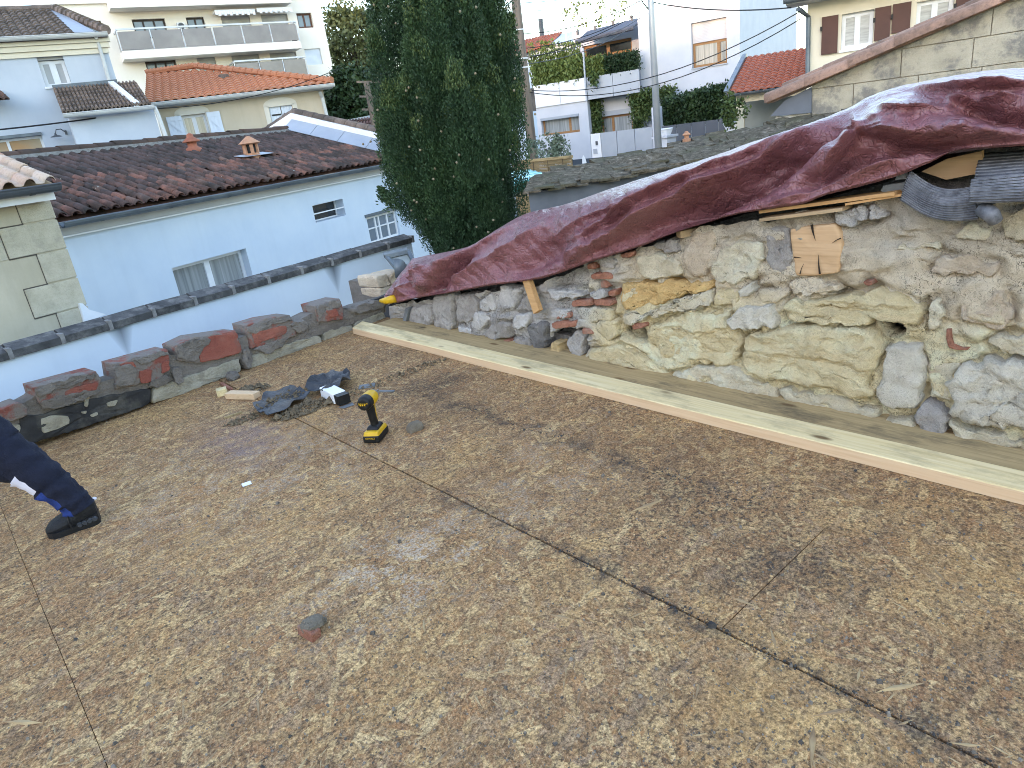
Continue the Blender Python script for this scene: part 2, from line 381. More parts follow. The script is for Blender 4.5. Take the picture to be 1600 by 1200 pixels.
m_dark_soot = stone_material("soot_plaster", [(.10,.095,.095), (.17,.16,.155), (.24,.23,.22)], damt=.5, dirt=(.03,.03,.03), gain=1.2)
m_wallbrick = stone_material("old_brick", [(.25,.10,.065), (.34,.15,.10), (.38,.20,.15)], damt=.45, dirt=(.28,.25,.21), gain=1.35)
m_terracotta = stone_material("hollow_brick", [(.20,.062,.048), (.26,.085,.065), (.30,.12,.09)], damt=.97, dirt=(.20,.175,.155), b=.5, dth=(.40,.50), dsc=7)
m_brickmortar = stone_material("grey_brown_mortar", [(.17,.15,.13), (.24,.21,.185), (.31,.28,.25)], damt=.3, dirt=(.06,.055,.05))
m_concrete = stone_material("parapet_stone", [(.36,.32,.24), (.46,.42,.33), (.54,.50,.41)], damt=.45, dirt=(.10,.09,.075))
m_debris = stone_material("debris_stone", [(.17,.14,.105), (.25,.21,.16), (.33,.29,.23)], damt=.3)
m_dirt = simple("loose_dirt", (.08,.058,.036), (.20,.15,.095), 60, .95, .6, 200)
m_grit = simple("grit", (.05,.045,.04), (.24,.2,.16), 25, .95)
m_sliver = simple("wood_slivers", (.42,.30,.16), (.2,.12,.07), 6, .85)
m_tarp = tarp_material()
m_black = simple("black_plastic", (.007,.007,.008), (.012,.012,.012), 30, .5, .2, 90)
m_yellow = simple("yellow_plastic", (.62,.36,.015), (.55,.31,.012), 20, .42)
m_steel = simple("steel", (.5,.5,.5), (.35,.35,.36), 30, .3, metal=1.0)
m_chuck = simple("grey_collar", (.3,.31,.32), (.22,.23,.24), 30, .4, metal=.6)
m_white = simple("white_plastic", (.75,.76,.78), (.68,.7,.72), 6, .45)
m_bitumen = simple("bitumen_felt", (.018,.021,.027), (.055,.06,.07), 9, .55, .5, 60, dirt=(.18,.15,.12), damt=.5, dscale=6)
m_bitpaint = simple("bitumen_coating", (.016,.016,.018), (.03,.03,.032), 12, .7, .5, 70, dirt=(.20,.185,.15), damt=.35, dscale=7)
m_slate = simple("slate_grey", (.14,.15,.155), (.22,.23,.235), 8, .7, .5, 50, rv=.3)

# ---------------------------------------------------------------- ground and roof deck
MB().add([(-400,-400,-2.6),(500,-400,-2.6),(500,500,-2.6),(-400,500,-2.6)], [(0,1,2,3)]).build("ground", simple("ground_gravel", (.16,.14,.12), (.11,.11,.08), .6, .95, .3, 20), kind="structure")
deck = MB().box(-3.6, 2.9, -2.6, 5.4, -.35, -.019).build("roof_deck", simple("deck_underside", (.05,.04,.035), (.03,.025,.02)), kind="structure", loc=(0,0,-.35))
def panel(x0, x1, y0, y1, g=.0016, b=.0022):
    m = MB(); x0 += g; x1 -= g; y0 += g; y1 -= g
    v = [(x0,y0,-.018),(x1,y0,-.018),(x1,y1,-.018),(x0,y1,-.018),(x0,y0,-b),(x1,y0,-b),(x1,y1,-b),(x0,y1,-b),(x0+b,y0+b,0),(x1-b,y0+b,0),(x1-b,y1-b,0),(x0+b,y1-b,0)]
    m.add(v, [(3,2,1,0),(8,9,10,11)]+[(i, (i+1)%4, (i+1)%4+4, i+4) for i in range(4)]+[(i+4, (i+1)%4+4, (i+1)%4+8, i+8) for i in range(4)])
    m.build("osb_panel", m_osb, deck)
for x0, x1, ys in ((-3.53,-2.53,(-2.6,-.3,2.2,5.2)), (-2.53,-1.28,(-2.6,-1.4,1.1,3.6,5.2)), (-1.28,-.031,(-2.6,-.2,2.3,5.2)), (-.031,1.222,(-2.6,-.25,2.25,4.52)), (1.228,1.80,(-2.6,-1.7,.80,3.30,4.62)), (1.80,2.62,(-2.6,-.6,1.9,4.4,4.75))):
    for a, b in zip(ys, ys[1:]): panel(x0, x1, a, b, *((.0007, .0009) if x1 < 1.223 else (.0013, .0018)))

# loose grit, grains and wood slivers lying on the boards
def scatter(name, mat, n, f, size, flat, label_kind="stuff", lab=None, cat=None):
    m = MB()
    for i in range(n):
        c = f()
        s = size*math.exp(random.gauss(0, .55)); a = random.random()*6.28; l = s*flat[0]; w = s*flat[1]; h = s*flat[2]
        ca, sa = math.cos(a), math.sin(a); pts = []
        for k in range(4):
            e = 6.28*k/4+random.uniform(-.4,.4); x, y = l*math.cos(e), w*math.sin(e); pts.append((c[0]+x*ca-y*sa, c[1]+x*sa+y*ca, c[2]))
        top = [(c[0]+(p[0]-c[0])*.6, c[1]+(p[1]-c[1])*.6, c[2]+h*random.uniform(.7,1.2)) for p in pts]
        m.add(pts+top, [(4,5,6,7)]+[(k,(k+1)%4,(k+1)%4+4,k+4) for k in range(4)])
    return tag(m.build(name, mat), lab, cat, None, label_kind)
def on_deck():
    while 1:
        p = onz(random.uniform(0,1600), random.uniform(520,1230))
        if -.9 < p.x < 2.2 and -.3 < p.y < 4.35: return (p.x, p.y, .0)
def near_line(X, sp, y0, y1):
    def f(): return (random.gauss(X, sp), random.uniform(y0, y1), 0.)
    return f
scatter("deck_grit", m_grit, 5200, on_deck, .0017, (1,1,.8), lab="fine dark grit scattered all over the boarded roof", cat="grit")
scatter("joint_dirt", simple("joint_dirt_dark", (.03,.028,.027), (.06,.055,.05), 40), 1500, lambda: random.choice([near_line(1.225,.005,-.2,2.0), near_line(1.225,.011,.3,1.4), near_line(1.80,.02,1.0,2.6), near_line(1.80,.05,1.4,2.9)])(), .0015, (1,1,.7), lab="black dirt packed along the joints of the boards", cat="dirt")
scatter("wood_slivers", m_sliver, 420, on_deck, .0085, (1.6,.2,.1), lab="loose wood slivers and chips lying on the boards", cat="wood chips")

# ---------------------------------------------------------------- timber, weathered board
def beam(name, pts_lo, pts_hi, z0, z1, mats, lab, cat, side=None):
    (xa, ya), (xb, yb) = pts_lo; (xc, yc), (xd, yd) = pts_hi
    m = MB(); n = 40; rows = []
    e = .004
    for i in range(n+1):
        t = i/n; y = lerp(ya, yb, t); w = .0015*math.sin(t*9)+.002*fbm((t*4,0,3))
        x0 = lerp(xa, xb, t)+w; x1 = lerp(xc, xd, t)+w
        rows.append([(x0, y, z0), (x0, y, z1-e), (x0+e, y, z1), (x1-e, y+lerp(yc-ya, yd-yb, t), z1), (x1, y+lerp(yc-ya, yd-yb, t), z1-e), (x1, y+lerp(yc-ya, yd-yb, t), z0)])
    m.grid(rows); nq = len(m.f); m.m = [1 if (k % 5) in (0, 4) else 0 for k in range(nq)]
    m.add(rows[0], [(0,1,2,3,4,5)], 1); m.add(rows[-1], [(5,4,3,2,1,0)], 1)
    return m.build(name, mats, None, False, lab, cat, fixn=True)
beam("timber_plank", [(2.243, -.9), (2.226, 4.42)], [(2.372, -.9), (2.366, 4.51)], .002, .048, [m_pine, m_pine_side], "long new pale pine beam lying on the boards along the stone wall", "timber")
beam("weathered_board", [(2.380, -.9), (2.374, 4.40)], [(2.66, -.9), (2.64, 4.42)], .002, .026, [m_oldboard, m_oldboard], "weathered dirty board between the new pine beam and the stone wall", "board")

# ---------------------------------------------------------------- parapet of hollow bricks at the far left edge
PF = Fac(300, 612, 4.62, 8.91)
_q = onz(300, 610); PF.o = Vector((_q.x, _q.y, 0))
par = thing("parapet_wall", (_q.x, _q.y, 0), "broken low parapet of red hollow bricks in dark mortar at the roof edge", "parapet")
def lump(poly, F, d0, d1, mat, name, parent, rough=.006, ch=1, n=34, rings=(1, 1, .985, .95, .85, .7, .5, .25), hs=(-1, .5, .9, 1.0, 1.0, 1.0, 1.0, 1.0), px=True, lay=0., tilt=0., smooth=True, cf=.12, jag=1.0):
    """rough block: outline in the wall plane, standing from depth d0 out to d1"""
    P2 = [F.sz(*p) if px else p for p in poly]
    pts = [Vector((a, b)) for a, b in P2]
    for _ in range(ch):                                  # corner cutting
        q = []
        for i in range(len(pts)):
            a, b = pts[i], pts[(i+1) % len(pts)]; q += [a*(1-cf)+b*cf, a*cf+b*(1-cf)]
        pts = q
    L = [0]
    for i in range(len(pts)): L.append(L[-1]+(pts[(i+1) % len(pts)]-pts[i]).length)
    out = []
    for k in range(n):
        s = L[-1]*k/n; i = max(j for j in range(len(pts)) if L[j] <= s+1e-9)
        a, b = pts[i], pts[(i+1) % len(pts)]; out.append(a.lerp(b, (s-L[i])/max(1e-9, L[i+1]-L[i])))
    c = sum(out, Vector((0, 0)))/n; seed = random.random()*50
    vs = []; fs = []
    for r, h in zip(rings, hs):
        for p in out:
            q = c+(p-c)*r; d = d0 if h < 0 else d0+(d1-d0)*h
            w = Vector((q.x, q.y, seed))
            if h >= 0:
                d += rough*(fbm(w, 9, 4)*.9+fbm(w, 26, 4)*.8) + lay*(fbm((q.x*3, q.y*34, seed), 1, 3)) + tilt*(q.y-c.y)
                q = q+Vector((fbm(w+Vector((9,0,0)), 22, 4), fbm(w+Vector((0,9,0)), 22, 4)))*rough*1.1*jag
            vs.append(F.P(q.x, q.y, d))
    m = len(rings)
    for i in range(m-1):
        for k in range(n): fs.append((i*n+k, i*n+(k+1) % n, (i+1)*n+(k+1) % n, (i+1)*n+k))
    w = Vector((c.x, c.y, seed)); vs.append(F.P(c.x, c.y, d0+(d1-d0)*hs[-1]+rough*fbm(w, 9, 4)+lay*fbm((c.x*3, c.y*34, seed), 1, 3)))
    for k in range(n): fs.append(((m-1)*n+k, (m-1)*n+(k+1) % n, m*n))
    mb = MB().add(vs, fs); mb.f = mb.f
    return mb.build(name, mat, parent, smooth, fixn=True)
sq_r = (1, 1, .992, .96, .85, .65, .4, .2); sq_h = (-1, .93, .99, 1., 1., 1., 1., 1.)
base_blocks = [([(30,650),(62,648),(150,622),(238,606),(236,630),(150,662),(52,693),(30,700)], m_bitpaint), ([(-70,690),(30,662),(42,700),(-60,735)], m_concrete),
    ([(240,606),(300,586),(374,560),(378,580),(300,610),(239,632)], m_concrete), ([(390,556),(440,540),(500,524),(503,537),(450,556),(393,577)], m_concrete),
    ([(506,520),(550,507),(553,523),(508,536)], m_concrete), ([(555,505),(600,487),(606,503),(558,520)], m_concrete)]
for poly, mt in base_blocks: lump(poly, PF, -.16, .0, mt, "base_stone", par, .008, 1, 60, sq_r, sq_h, cf=.06)
for poly in ([(62,655),(80,648),(108,650),(110,660),(92,670),(64,678)], [(132,620),(140,618),(136,636),(131,635)], [(166,629),(184,624),(180,634),(168,635)], [(140,648),(152,643),(153,648),(143,652)], [(126,643),(135,641),(134,646),(127,646)]):
    lump(poly, PF, -.02, .007, m_concrete, "bare_stone_patch", par, .003, 1, 18)
# mortar bed between and under the bricks
mort = [(-80,668),(0,642),(38,630),(52,622),(60,612),(150,590),(160,597),(178,592),(185,580),(262,555),(274,556),(372,530),(380,526),(455,506),(462,508),(474,497),(488,490),(535,482),(546,484),(556,480),(602,468),(604,488),(556,505),(500,524),(440,540),(376,562),(300,586),(238,606),(150,624),(60,652),(-80,700)]
for i in range(14):
    pass
P2 = [PF.sz(*p) for p in mort]
MB().prism([PF.P(s, z, -.145) for s, z in P2], PF.n*.135).build("mortar_bed", m_brickmortar, par)
bricks = [([(-50,655),(0,640),(30,629),(40,634),(44,648),(0,662),(-48,676)], 0), ([(50,605),(148,579),(158,594),(150,613),(100,624),(58,630)], 1), ([(175,569),(262,545),(265,563),(253,592),(181,607)], 1),
    ([(271,541),(300,527),(368,517),(377,551),(310,568),(276,563)], 1), ([(381,508),(414,498),(452,492),(458,500),(462,524),(391,545)], 1), ([(489,477),(528,466),(536,482),(535,500),(497,503)], 1)]
for poly, k in bricks: lump(poly, PF, -.15, .012, m_terracotta, "hollow_brick", par, .0045, 0, 90, sq_r, sq_h, jag=1.8)
m_redface = stone_material("bare_red_brick", [(.22,.065,.05), (.29,.09,.065), (.33,.125,.09)], damt=.5, dirt=(.17,.12,.10), b=.35)
for poly in ([(318,533),(330,524),(368,518),(377,550),(340,560),(312,566),(308,548)], [(392,520),(416,514),(446,508),(446,520),(420,530),(396,538)], [(98,612),(130,600),(152,596),(150,606),(120,616),(100,620)], [(178,570),(204,564),(212,572),(190,580)], [(216,580),(234,576),(236,596),(218,600)], [(505,486),(522,482),(528,492),(516,496)], [(252,566),(264,563),(262,578),(250,584)]):
    lump(poly, PF, -.1, .0185, m_redface, "bare_brick_face", par, .004, 1, 48, sq_r, sq_h, cf=.1, jag=1.6)
smears = [[(50,606),(146,580),(150,590),(100,604),(62,622),(54,618)], [(175,570),(200,566),(214,580),(208,600),(182,606)], [(205,562),(262,546),(264,554),(240,560),(218,570)], [(271,542),(300,528),(322,524),(330,534),(312,545),(308,566),(277,562)],
    [(382,509),(450,493),(456,500),(430,504),(410,512),(404,520),(388,524)], [(490,478),(527,467),(534,478),(516,482),(500,492),(496,500)], [(376,548),(390,542),(392,572),(382,578)], [(392,545),(452,524),(440,540),(420,552),(400,548)], [(60,626),(150,606),(158,612),(100,634),(62,642)], [(230,598),(262,586),(268,596),(240,608)],
    [(448,505),(478,498),(480,514),(462,520)], [(545,480),(600,466),(603,478),(560,490),(548,490)], [(268,574),(282,570),(286,596),(276,604),(270,590)]]
for poly in smears: lump(poly, PF, -.1, .020+random.uniform(0,.004), m_brickmortar, "mortar_smear", par, .006, 1, 56, cf=.2, jag=2.2)
# ---------------------------------------------------------------- old rubble wall on the right
WF = Fac(900, 500, 3, 0); WF.o = Vector((2.6, 0, 0)); WF.s = Vector((0, -1, 0)); WF.n = Vector((-1, 0, 0))
wall = thing("rubble_wall", (2.6, 2, 0), "old rubble party wall of yellow limestone, grey stones and brick patches under the tarpaulin", "stone wall")
HEM = [(598,470),(620,473),(645,467),(700,458),(760,447),(850,434),(920,410),(1000,385),(1060,362),(1105,348),(1150,335),(1210,325),(1255,318),(1290,305),(1330,295),(1375,283),(1410,272),(1450,255),(1490,237),(1530,232),(1600,228),(1720,220),(1900,205),(2150,168),(2608,128),(3400,72)]
WTOP = [(598,482),(645,474),(700,467),(760,459),(850,447),(920,414),(960,402),(1000,394),(1060,376),(1105,358),(1200,346),(1320,326),(1400,314),(1450,320),(1520,335),(1560,322),(1600,316),(1720,310),(1900,300),(2052,297),(2516,290),(3224,280)]
topprof = sorted([WF.sz(*p) for p in WTOP])
def ztop(s):
    s = max(s, topprof[0][0]); 
    for (a, b), (c, d) in zip(topprof, topprof[1:]):
        if a <= s <= c: return b+(d-b)*(s-a)/(c-a)
    return topprof[-1][1]
def inpoly(x, y, P):
    r = False; j = len(P)-1
    for i in range(len(P)):
        (a, b), (c, d) = P[i], P[j]
        if (b > y) != (d > y) and x < (c-a)*(y-b)/(d-b)+a: r = not r
        j = i
    return r
HOLE = [(1375,499),(1393,493),(1405,500),(1414,511),(1413,521),(1397,527),(1383,518)]
CAVE = [(858,520),(880,513),(912,512),(918,530),(913,564),(897,572),(868,560),(855,540)]
SOOT = [(857,427),(917,410),(922,448),(860,450)]
CLEFT = [(972,505),(1000,505),(1012,520),(1010,536),(985,534),(970,522)]
SEAM = [(1437,470),(1450,462),(1456,475),(1450,520),(1446,520),(1448,480)]
cuts = [([WF.sz(*p) for p in P], d) for P, d in ((HOLE,.22),(CAVE,.16),(SOOT,.05),(CLEFT,.08),(SEAM,.03))]
t = NT("wall_mortar"); P = t.pos(); y = t.sep(P)[1]
n = t.noise(P, 5, 8, .65); tan = t.ramp(n, [(.3, (0.556,0.454,0.329)), (.5, (0.687,0.578,0.432)), (.7, (0.760,0.666,0.526))])
grey = t.ramp(n, [(.3, (0.308,0.285,0.263)), (.5, (0.454,0.424,0.395)), (.7, (0.614,0.578,0.534))])
yy = t.math('ADD', y, t.math('MULTIPLY', t.math('SUBTRACT', t.noise(P, 4, 4), .5), .9))
col = t.mix(t.mapr(yy, 2.0, 2.5), tan, grey)
z = t.sep(P)[2]
zz = t.math('ADD', z, t.math('MULTIPLY', t.math('SUBTRACT', t.noise(P, 6, 5), .5), .3))
col = t.mix(t.math('MULTIPLY', t.mapr(zz, .62, .80), .8), col, t.ramp(n, [(.3, (0.351,0.315,0.270)), (.7, (0.526,0.483,0.424))]))
low = t.math('MULTIPLY', t.mapr(zz, .50, .36), t.mapr(yy, 2.6, 2.2)); col = t.mix(low, col, t.ramp(n, [(.3, (0.614,0.497,0.292)), (.5, (0.760,0.643,0.409)), (.7, (0.760,0.760,0.556))]))
fleck = t.ramp(t.noise(P, 120, 5, .75), [(.30, .35), (.45, 0.)]); col = t.mix(fleck, col, (.13,.10,.075))
col = t.mix(t.ramp(t.noise(P, 16, 8, .7), [(.58, 0.), (.7, .5)]), col, (.14,.115,.095))
xx = t.sep(P)[0]; col = t.mix(t.mapr(xx, 2.64, 2.70), col, (.02,.018,.016))  # cavity shade painted in: mortar turns near black with depth
ck = t.vor(t.vmath('ADD', P, t.noise(P, 9, 4, out=1)), 7.5, feature='DISTANCE_TO_EDGE')
crack = t.math('MULTIPLY', t.ramp(ck, [(.004, 1.), (.022, 0.)]), t.ramp(t.noise(P, 2.6, 3), [(.5, 0.), (.58, 1.)]))
col = t.mix(t.math('MULTIPLY', crack, .8), col, (.05,.04,.03))
nor = t.bump(t.noise(P, 18, 9, .72), 1.0, .035); nor = t.bump(t.noise(P, 90, 5, .75), .8, .006, nor); nor = t.bump(t.math('SUBTRACT', 1.0, crack), .8, .01, nor)
m_mortar = t.out(col, .95, nor, 0.0, .1)
MB().fbox(WF, -4.4, .75, -.6, .10, -.45, -.06).build("wall_core", m_dark_soot, wall)
STP = []
def st(poly, mat, proud, name="stone", **k):
    k.setdefault('rough', .009)
    ext = max(abs(p[0]-q[0]) for p in poly for q in poly); k.setdefault('jag', 1.5); k.setdefault('cf', .13)
    proud = proud*.55+.012
    if ext > 75: k.setdefault('n', 96); k.setdefault('rings', (1, 1, .992, .975, .94, .88, .8, .7, .6, .5, .4, .3, .2, .1)); k.setdefault('hs', (-1, .1, .55, .82, .95)+(1,)*9); k['rough'] *= 1.25
    else: k.setdefault('n', 52); k.setdefault('rings', (1, 1, .98, .94, .86, .74, .6, .44, .26, .12)); k.setdefault('hs', (-1, .2, .66, .9, .98)+(1,)*5)
    P_ = [WF.sz(*p) for p in poly]; xs, zs = [p[0] for p in P_], [p[1] for p in P_]; STP.append((P_, (min(xs)-.03, max(xs)+.03, min(zs)-.03, max(zs)+.03)))
    lump(poly, WF, -.06, proud, mat, name, wall, **k)
Y, CR, WH_, G, LW, OC, PK = m_yellow_stone, m_cream_stone, m_white_stone, m_grey_stone, m_whitish_stone, m_ochre, m_pink_stone
st([(1170,518),(1250,505),(1350,507),(1370,516),(1383,536),(1374,570),(1357,600),(1373,610),(1371,620),(1343,623),(1317,607),(1267,600),(1215,592),(1180,580),(1163,568),(1165,540)], Y, .075, lay=.016)
st([(1228,477),(1237,467),(1307,463),(1380,447),(1433,467),(1447,480),(1440,508),(1420,497),(1408,488),(1392,484),(1370,492),(1358,504),(1283,505),(1233,500)], Y, .045, lay=.010)
st([(1389,540),(1402,533),(1440,536),(1447,547),(1445,610),(1430,640),(1380,633),(1375,607),(1383,573)], WH_, .05)
st([(1510,563),(1533,558),(1600,560),(1680,565),(1690,670),(1600,670),(1550,663),(1510,650),(1490,630),(1487,600)], WH_, .07, rough=.014)
st([(1449,563),(1510,560),(1489,600),(1489,626),(1450,622)], CR, .0)
st([(1503,467),(1520,457),(1560,453),(1583,463),(1585,510),(1573,515),(1513,503),(1502,493)], PK, .032)
st([(1457,467),(1477,460),(1478,493),(1467,510),(1455,513)], CR, .03)
st([(1547,530),(1567,517),(1600,520),(1660,525),(1660,555),(1600,550),(1560,545)], CR, .045)
st([(1493,367),(1517,347),(1553,350),(1557,373),(1500,372)], CR, .03)
st([(1473,400),(1500,397),(1563,410),(1562,427),(1477,430),(1453,423)], PK, .02)
st([(1403,380),(1467,377),(1470,387),(1407,391)], CR, .022)
st([(1307,333),(1333,322),(1360,320),(1362,344),(1333,353),(1315,350)], LW, .04, rough=.014)
st([(1362,324),(1387,320),(1390,337),(1364,344)], LW, .045, rough=.014)
st([(1222,604),(1290,612),(1340,628),(1375,640),(1380,662),(1300,664),(1226,644)], CR, .03)
st([(1433,633),(1453,623),(1477,633),(1487,650),(1480,684),(1440,682)], m_grey_stone, .05)
st([(1490,655),(1520,668),(1600,682),(1680,690),(1680,722),(1600,706),(1490,690)], CR, .05)
st([(1385,650),(1432,655),(1438,684),(1388,676)], CR, .045)
st([(1180,596),(1212,606),(1220,640),(1184,636)], CR, .03)
st([(1200,355),(1238,350),(1243,425),(1215,427),(1200,400)], G, .03)
st([(998,401),(1027,392),(1068,404),(1072,430),(1008,436)], CR, .045)
st([(1070,385),(1096,358),(1126,357),(1120,395),(1110,430),(1079,430)], m_pink_stone, .04)
st([(1120,411),(1130,389),(1163,370),(1196,376),(1196,427),(1160,439),(1117,436)], CR, .05)
st([(976,442),(1033,438),(1115,439),(1118,449),(1090,455),(1042,472),(976,484),(970,468)], OC, .024, rough=.008)
st([(973,493),(1039,477),(1077,461),(1115,452),(1118,474),(1052,490),(982,503)], CR, .045, rough=.013)
st([(1120,452),(1160,449),(1160,474),(1122,474)], Y, .03)
st([(1162,449),(1182,441),(1185,452),(1163,465)], WH_, .04)
st([(1144,499),(1160,477),(1213,473),(1223,499),(1217,506),(1153,510)], WH_, .085)
st([(1014,509),(1058,493),(1147,480),(1150,512),(1165,530),(1153,569),(1052,563),(1011,534)], Y, .0, rough=.012)
st([(919,547),(973,537),(1020,563),(1046,583),(990,580),(932,572)], Y, .035)
st([(1049,583),(1090,572),(1153,571),(1179,585),(1218,604),(1218,634),(1130,614),(1060,598)], CR, .035)
st([(1240,430),(1300,437),(1320,455),(1240,462)], m_mortar, .025)
st([(1190,452),(1236,447),(1232,468),(1192,470)], m_mortar, .03)
st([(1022,381),(1060,372),(1066,398),(1028,390)], m_grey_stone, .02)
st([(1560,330),(1600,322),(1660,330),(1660,372),(1600,376),(1566,366)], CR, .02)
for poly in ([(972,394),(995,390),(996,400),(974,403)], [(922,410),(933,409),(934,419),(923,420)], [(927,426),(960,424),(962,434),(928,436)], [(942,438),(952,437),(953,448),(943,449)], [(897,468),(930,466),(930,477),(897,478)], [(932,466),(961,466),(962,476),(932,477)], [(864,502),(908,498),(910,509),(866,513)], [(914,511),(931,513),(932,521),(915,521)], [(990,505),(1010,502),(1012,510),(992,514)],
    [(1482,511),(1491,511),(1492,536),(1506,540),(1520,542),(1516,546),(1482,543)], [(1352,438),(1366,435),(1370,444),(1356,446)], [(955,452),(968,450),(968,460),(956,461)], [(870,490),(896,487),(897,495),(871,497)]):
    st(poly, m_wallbrick, .028, "brick", rough=.004, n=18)
for poly, mt, pr in (([(644,478),(675,474),(682,500),(672,513),(643,508)], G, .03), ([(681,460),(711,457),(714,516),(682,513)], G, .045), ([(716,461),(740,457),(752,470),(747,501),(718,506)], G, .03), ([(753,470),(774,456),(780,485),(755,482)], LW, .035), ([(783,446),(815,450),(807,485),(790,487),(782,465)], LW, .025),
    ([(748,483),(775,493),(751,519),(740,511)], LW, .035), ([(758,521),(780,501),(801,503),(800,526),(776,532)], G, .05), ([(806,491),(832,487),(835,501),(816,516),(806,512)], LW, .04), ([(718,508),(740,513),(742,523),(720,521)], LW, .03), ([(829,502),(857,500),(857,545),(842,546),(830,522)], m_dark_soot, .04),
    ([(860,451),(917,452),(920,462),(866,467)], LW, .04), ([(863,481),(895,482),(892,497),(866,495)], LW, .03), ([(884,532),(902,514),(914,526),(911,562),(897,560)], G, .0), ([(860,536),(876,533),(878,552),(864,553)], m_oldboard, .01), ([(816,468),(829,460),(836,484),(822,487)], G, .02), ([(690,440+12),(712,450),(713,456),(690,459)], G, .02),
    ([(785,530),(800,529),(801,540),(788,541)], m_wallbrick, .03), ([(806,528),(826,527),(838,546),(812,543)], G, .02), ([(760,533),(784,535),(784,545),(763,541)], LW, .02), ([(925,455),(950,452),(952,464),(926,465)], LW, .03), ([(905,478),(960,480),(962,500),(930,505),(912,498)], m_mortar, .03), ([(935,500),(968,495),(970,520),(955,530),(938,515)], m_mortar, .04),
    ([(925,380),(955,395),(968,405),(964,422),(925,406)], G, .03)):
    st(poly, mt, pr)
rows = []; S = np.arange(-4.45, .75, .0085); NZ = 116
for j in range(NZ):
    r = []
    for s in S:
        zt = ztop(s)+.012+.02*fbm((s, 0, 0), 9, 4); z = -.03+(zt+.03)*j/(NZ-1)
        d = .012+.018*fbm((s, z, 1.5), 3.2, 3)+.012*fbm((s, z, 5), 11, 5)
        e = fbm((s*.8, z*1.5, 12), 5, 5); d += .014*max(0, min(1, (e-.05)*9))-.012*max(0, min(1, (-e-.32)*8))   # flaked render edges
        for C_, bb in STP:                              # eroded joints round the stones
            if bb[0] < s < bb[1] and bb[2] < z < bb[3]:
                q = 9
                for (ax, ay), (bx, by) in zip(C_, C_[1:]+C_[:1]):
                    dx, dy = bx-ax, by-ay; f = max(0, min(1, ((s-ax)*dx+(z-ay)*dy)/(dx*dx+dy*dy+1e-9))); q = min(q, math.hypot(s-ax-f*dx, z-ay-f*dy))
                if q < .03: d -= .034*max(0, 1-q/.026)*max(0, min(1, .55+2.4*fbm((s, z, 20), 6, 2)))
        for C_, dp in cuts:
            if inpoly(s, z, C_): d -= dp
        r.append(WF.P(s, z, d))
    rows.append(r)
mb = MB(); mb.grid(rows); mb.build("mortar", m_mortar, wall, True)
rs = random.getstate(); random.seed(31)
for k in range(30):                                     # the wall goes on beyond the right edge of the picture
    s_, z_ = random.uniform(-.36, .7), random.uniform(.06, .82); w_, h_ = random.uniform(.07,.16), random.uniform(.05,.10)
    if any(b[0] < s_+w_ and b[1] > s_-w_ and b[2] < z_+h_ and b[3] > z_-h_ for _, b in STP): continue
    pl = [(s_+w_*math.cos(a)*random.uniform(.85,1.1), z_+h_*math.sin(a)*random.uniform(.85,1.1)) for a in [6.2832*j/8 for j in range(8)]]
    STP.append((pl, (s_-w_-.03, s_+w_+.03, z_-h_-.03, z_+h_+.03)))
    lump(pl, WF, -.06, random.uniform(.025,.05), random.choice((m_cream_stone, m_yellow_stone, m_white_stone, m_pink_stone)), "stone", wall, .011, 1, 48, (1, 1, .98, .94, .86, .74, .6, .44, .26, .12), (-1, .2, .66, .9, .98)+(1,)*5, px=False, jag=1.5)
random.setstate(rs)
# timber ends held in the wall
lump([(1239,357),(1262,352),(1310,347),(1319,362),(1320,390),(1316,424),(1280,428),(1248,428)], WF, -.35, .03, m_oak, "beam_end", wall, .003, 1, 72, sq_r, sq_h, cf=.08)
mb = MB()
for a, b, w in (((1268,351),(1274,376),.009), ((1281,428),(1279,398),.007), ((1241,402),(1252,403),.005), ((1314,372),(1300,380),.004), ((1250,428),(1256,412),.004)):
    p, q = WF.at(*a, .036), WF.at(*b, .036); mb.tube([p, p.lerp(q,.5)+Vector((0,.002,.001)), q], [w*.6, w*.35, .0006], 5)
mb.build("drying_crack", simple("crack_dark", (.02,.014,.01)), wall)
mb = MB()
a, b = WF.at(823,434,.05), WF.at(841,487,.085)
mb.bar(a, b, .055, .03, (1,0,0)); mb.build("wooden_wedge", m_orangewood, None, False, "short orange wooden batten hanging out below the tarpaulin hem", "wood batten")

# ---------------------------------------------------------------- things lying along the wall top
def stick(p, q, d, w, h, mat, name, lab, cat, up=(0,0,1)):
    mb = MB(); mb.bar(WF.at(*p, d[0]), WF.at(*q, d[1]), w, h, up)
    return mb.build(name, mat, None, False, lab, cat)
stick((1197,328),(1408,299), (.0,.03), .10, .012, m_orangewood, "wood_lath", "long thin orange lath on the wall top under the tarpaulin", "lath")
stick((1196,341),(1325,324), (.02,.03), .09, .012, m_lath, "wood_lath", "grey brown lath lying below the orange lath", "lath")
stick((1060,366),(1096,358), (.03,-.06), .05, .03, m_lath, "wood_stub", "short wooden stub poking out under the tarpaulin hem", "wood piece")
stick((1330,316),(1424,300), (.02,.02), .10, .008, m_orangewood, "wood_lath", "short orange lath beside the corrugated sheet", "lath")
mb = MB(); mb.prism([WF.at(x, y, -.06) for x, y in ((1440,268),(1480,248),(1534,236),(1536,262),(1524,272),(1478,281))], WF.n*-.02)
mb.build("wood_board", m_oak, None, False, "pale brown board wedged between tarpaulin and corrugated sheets", "board")
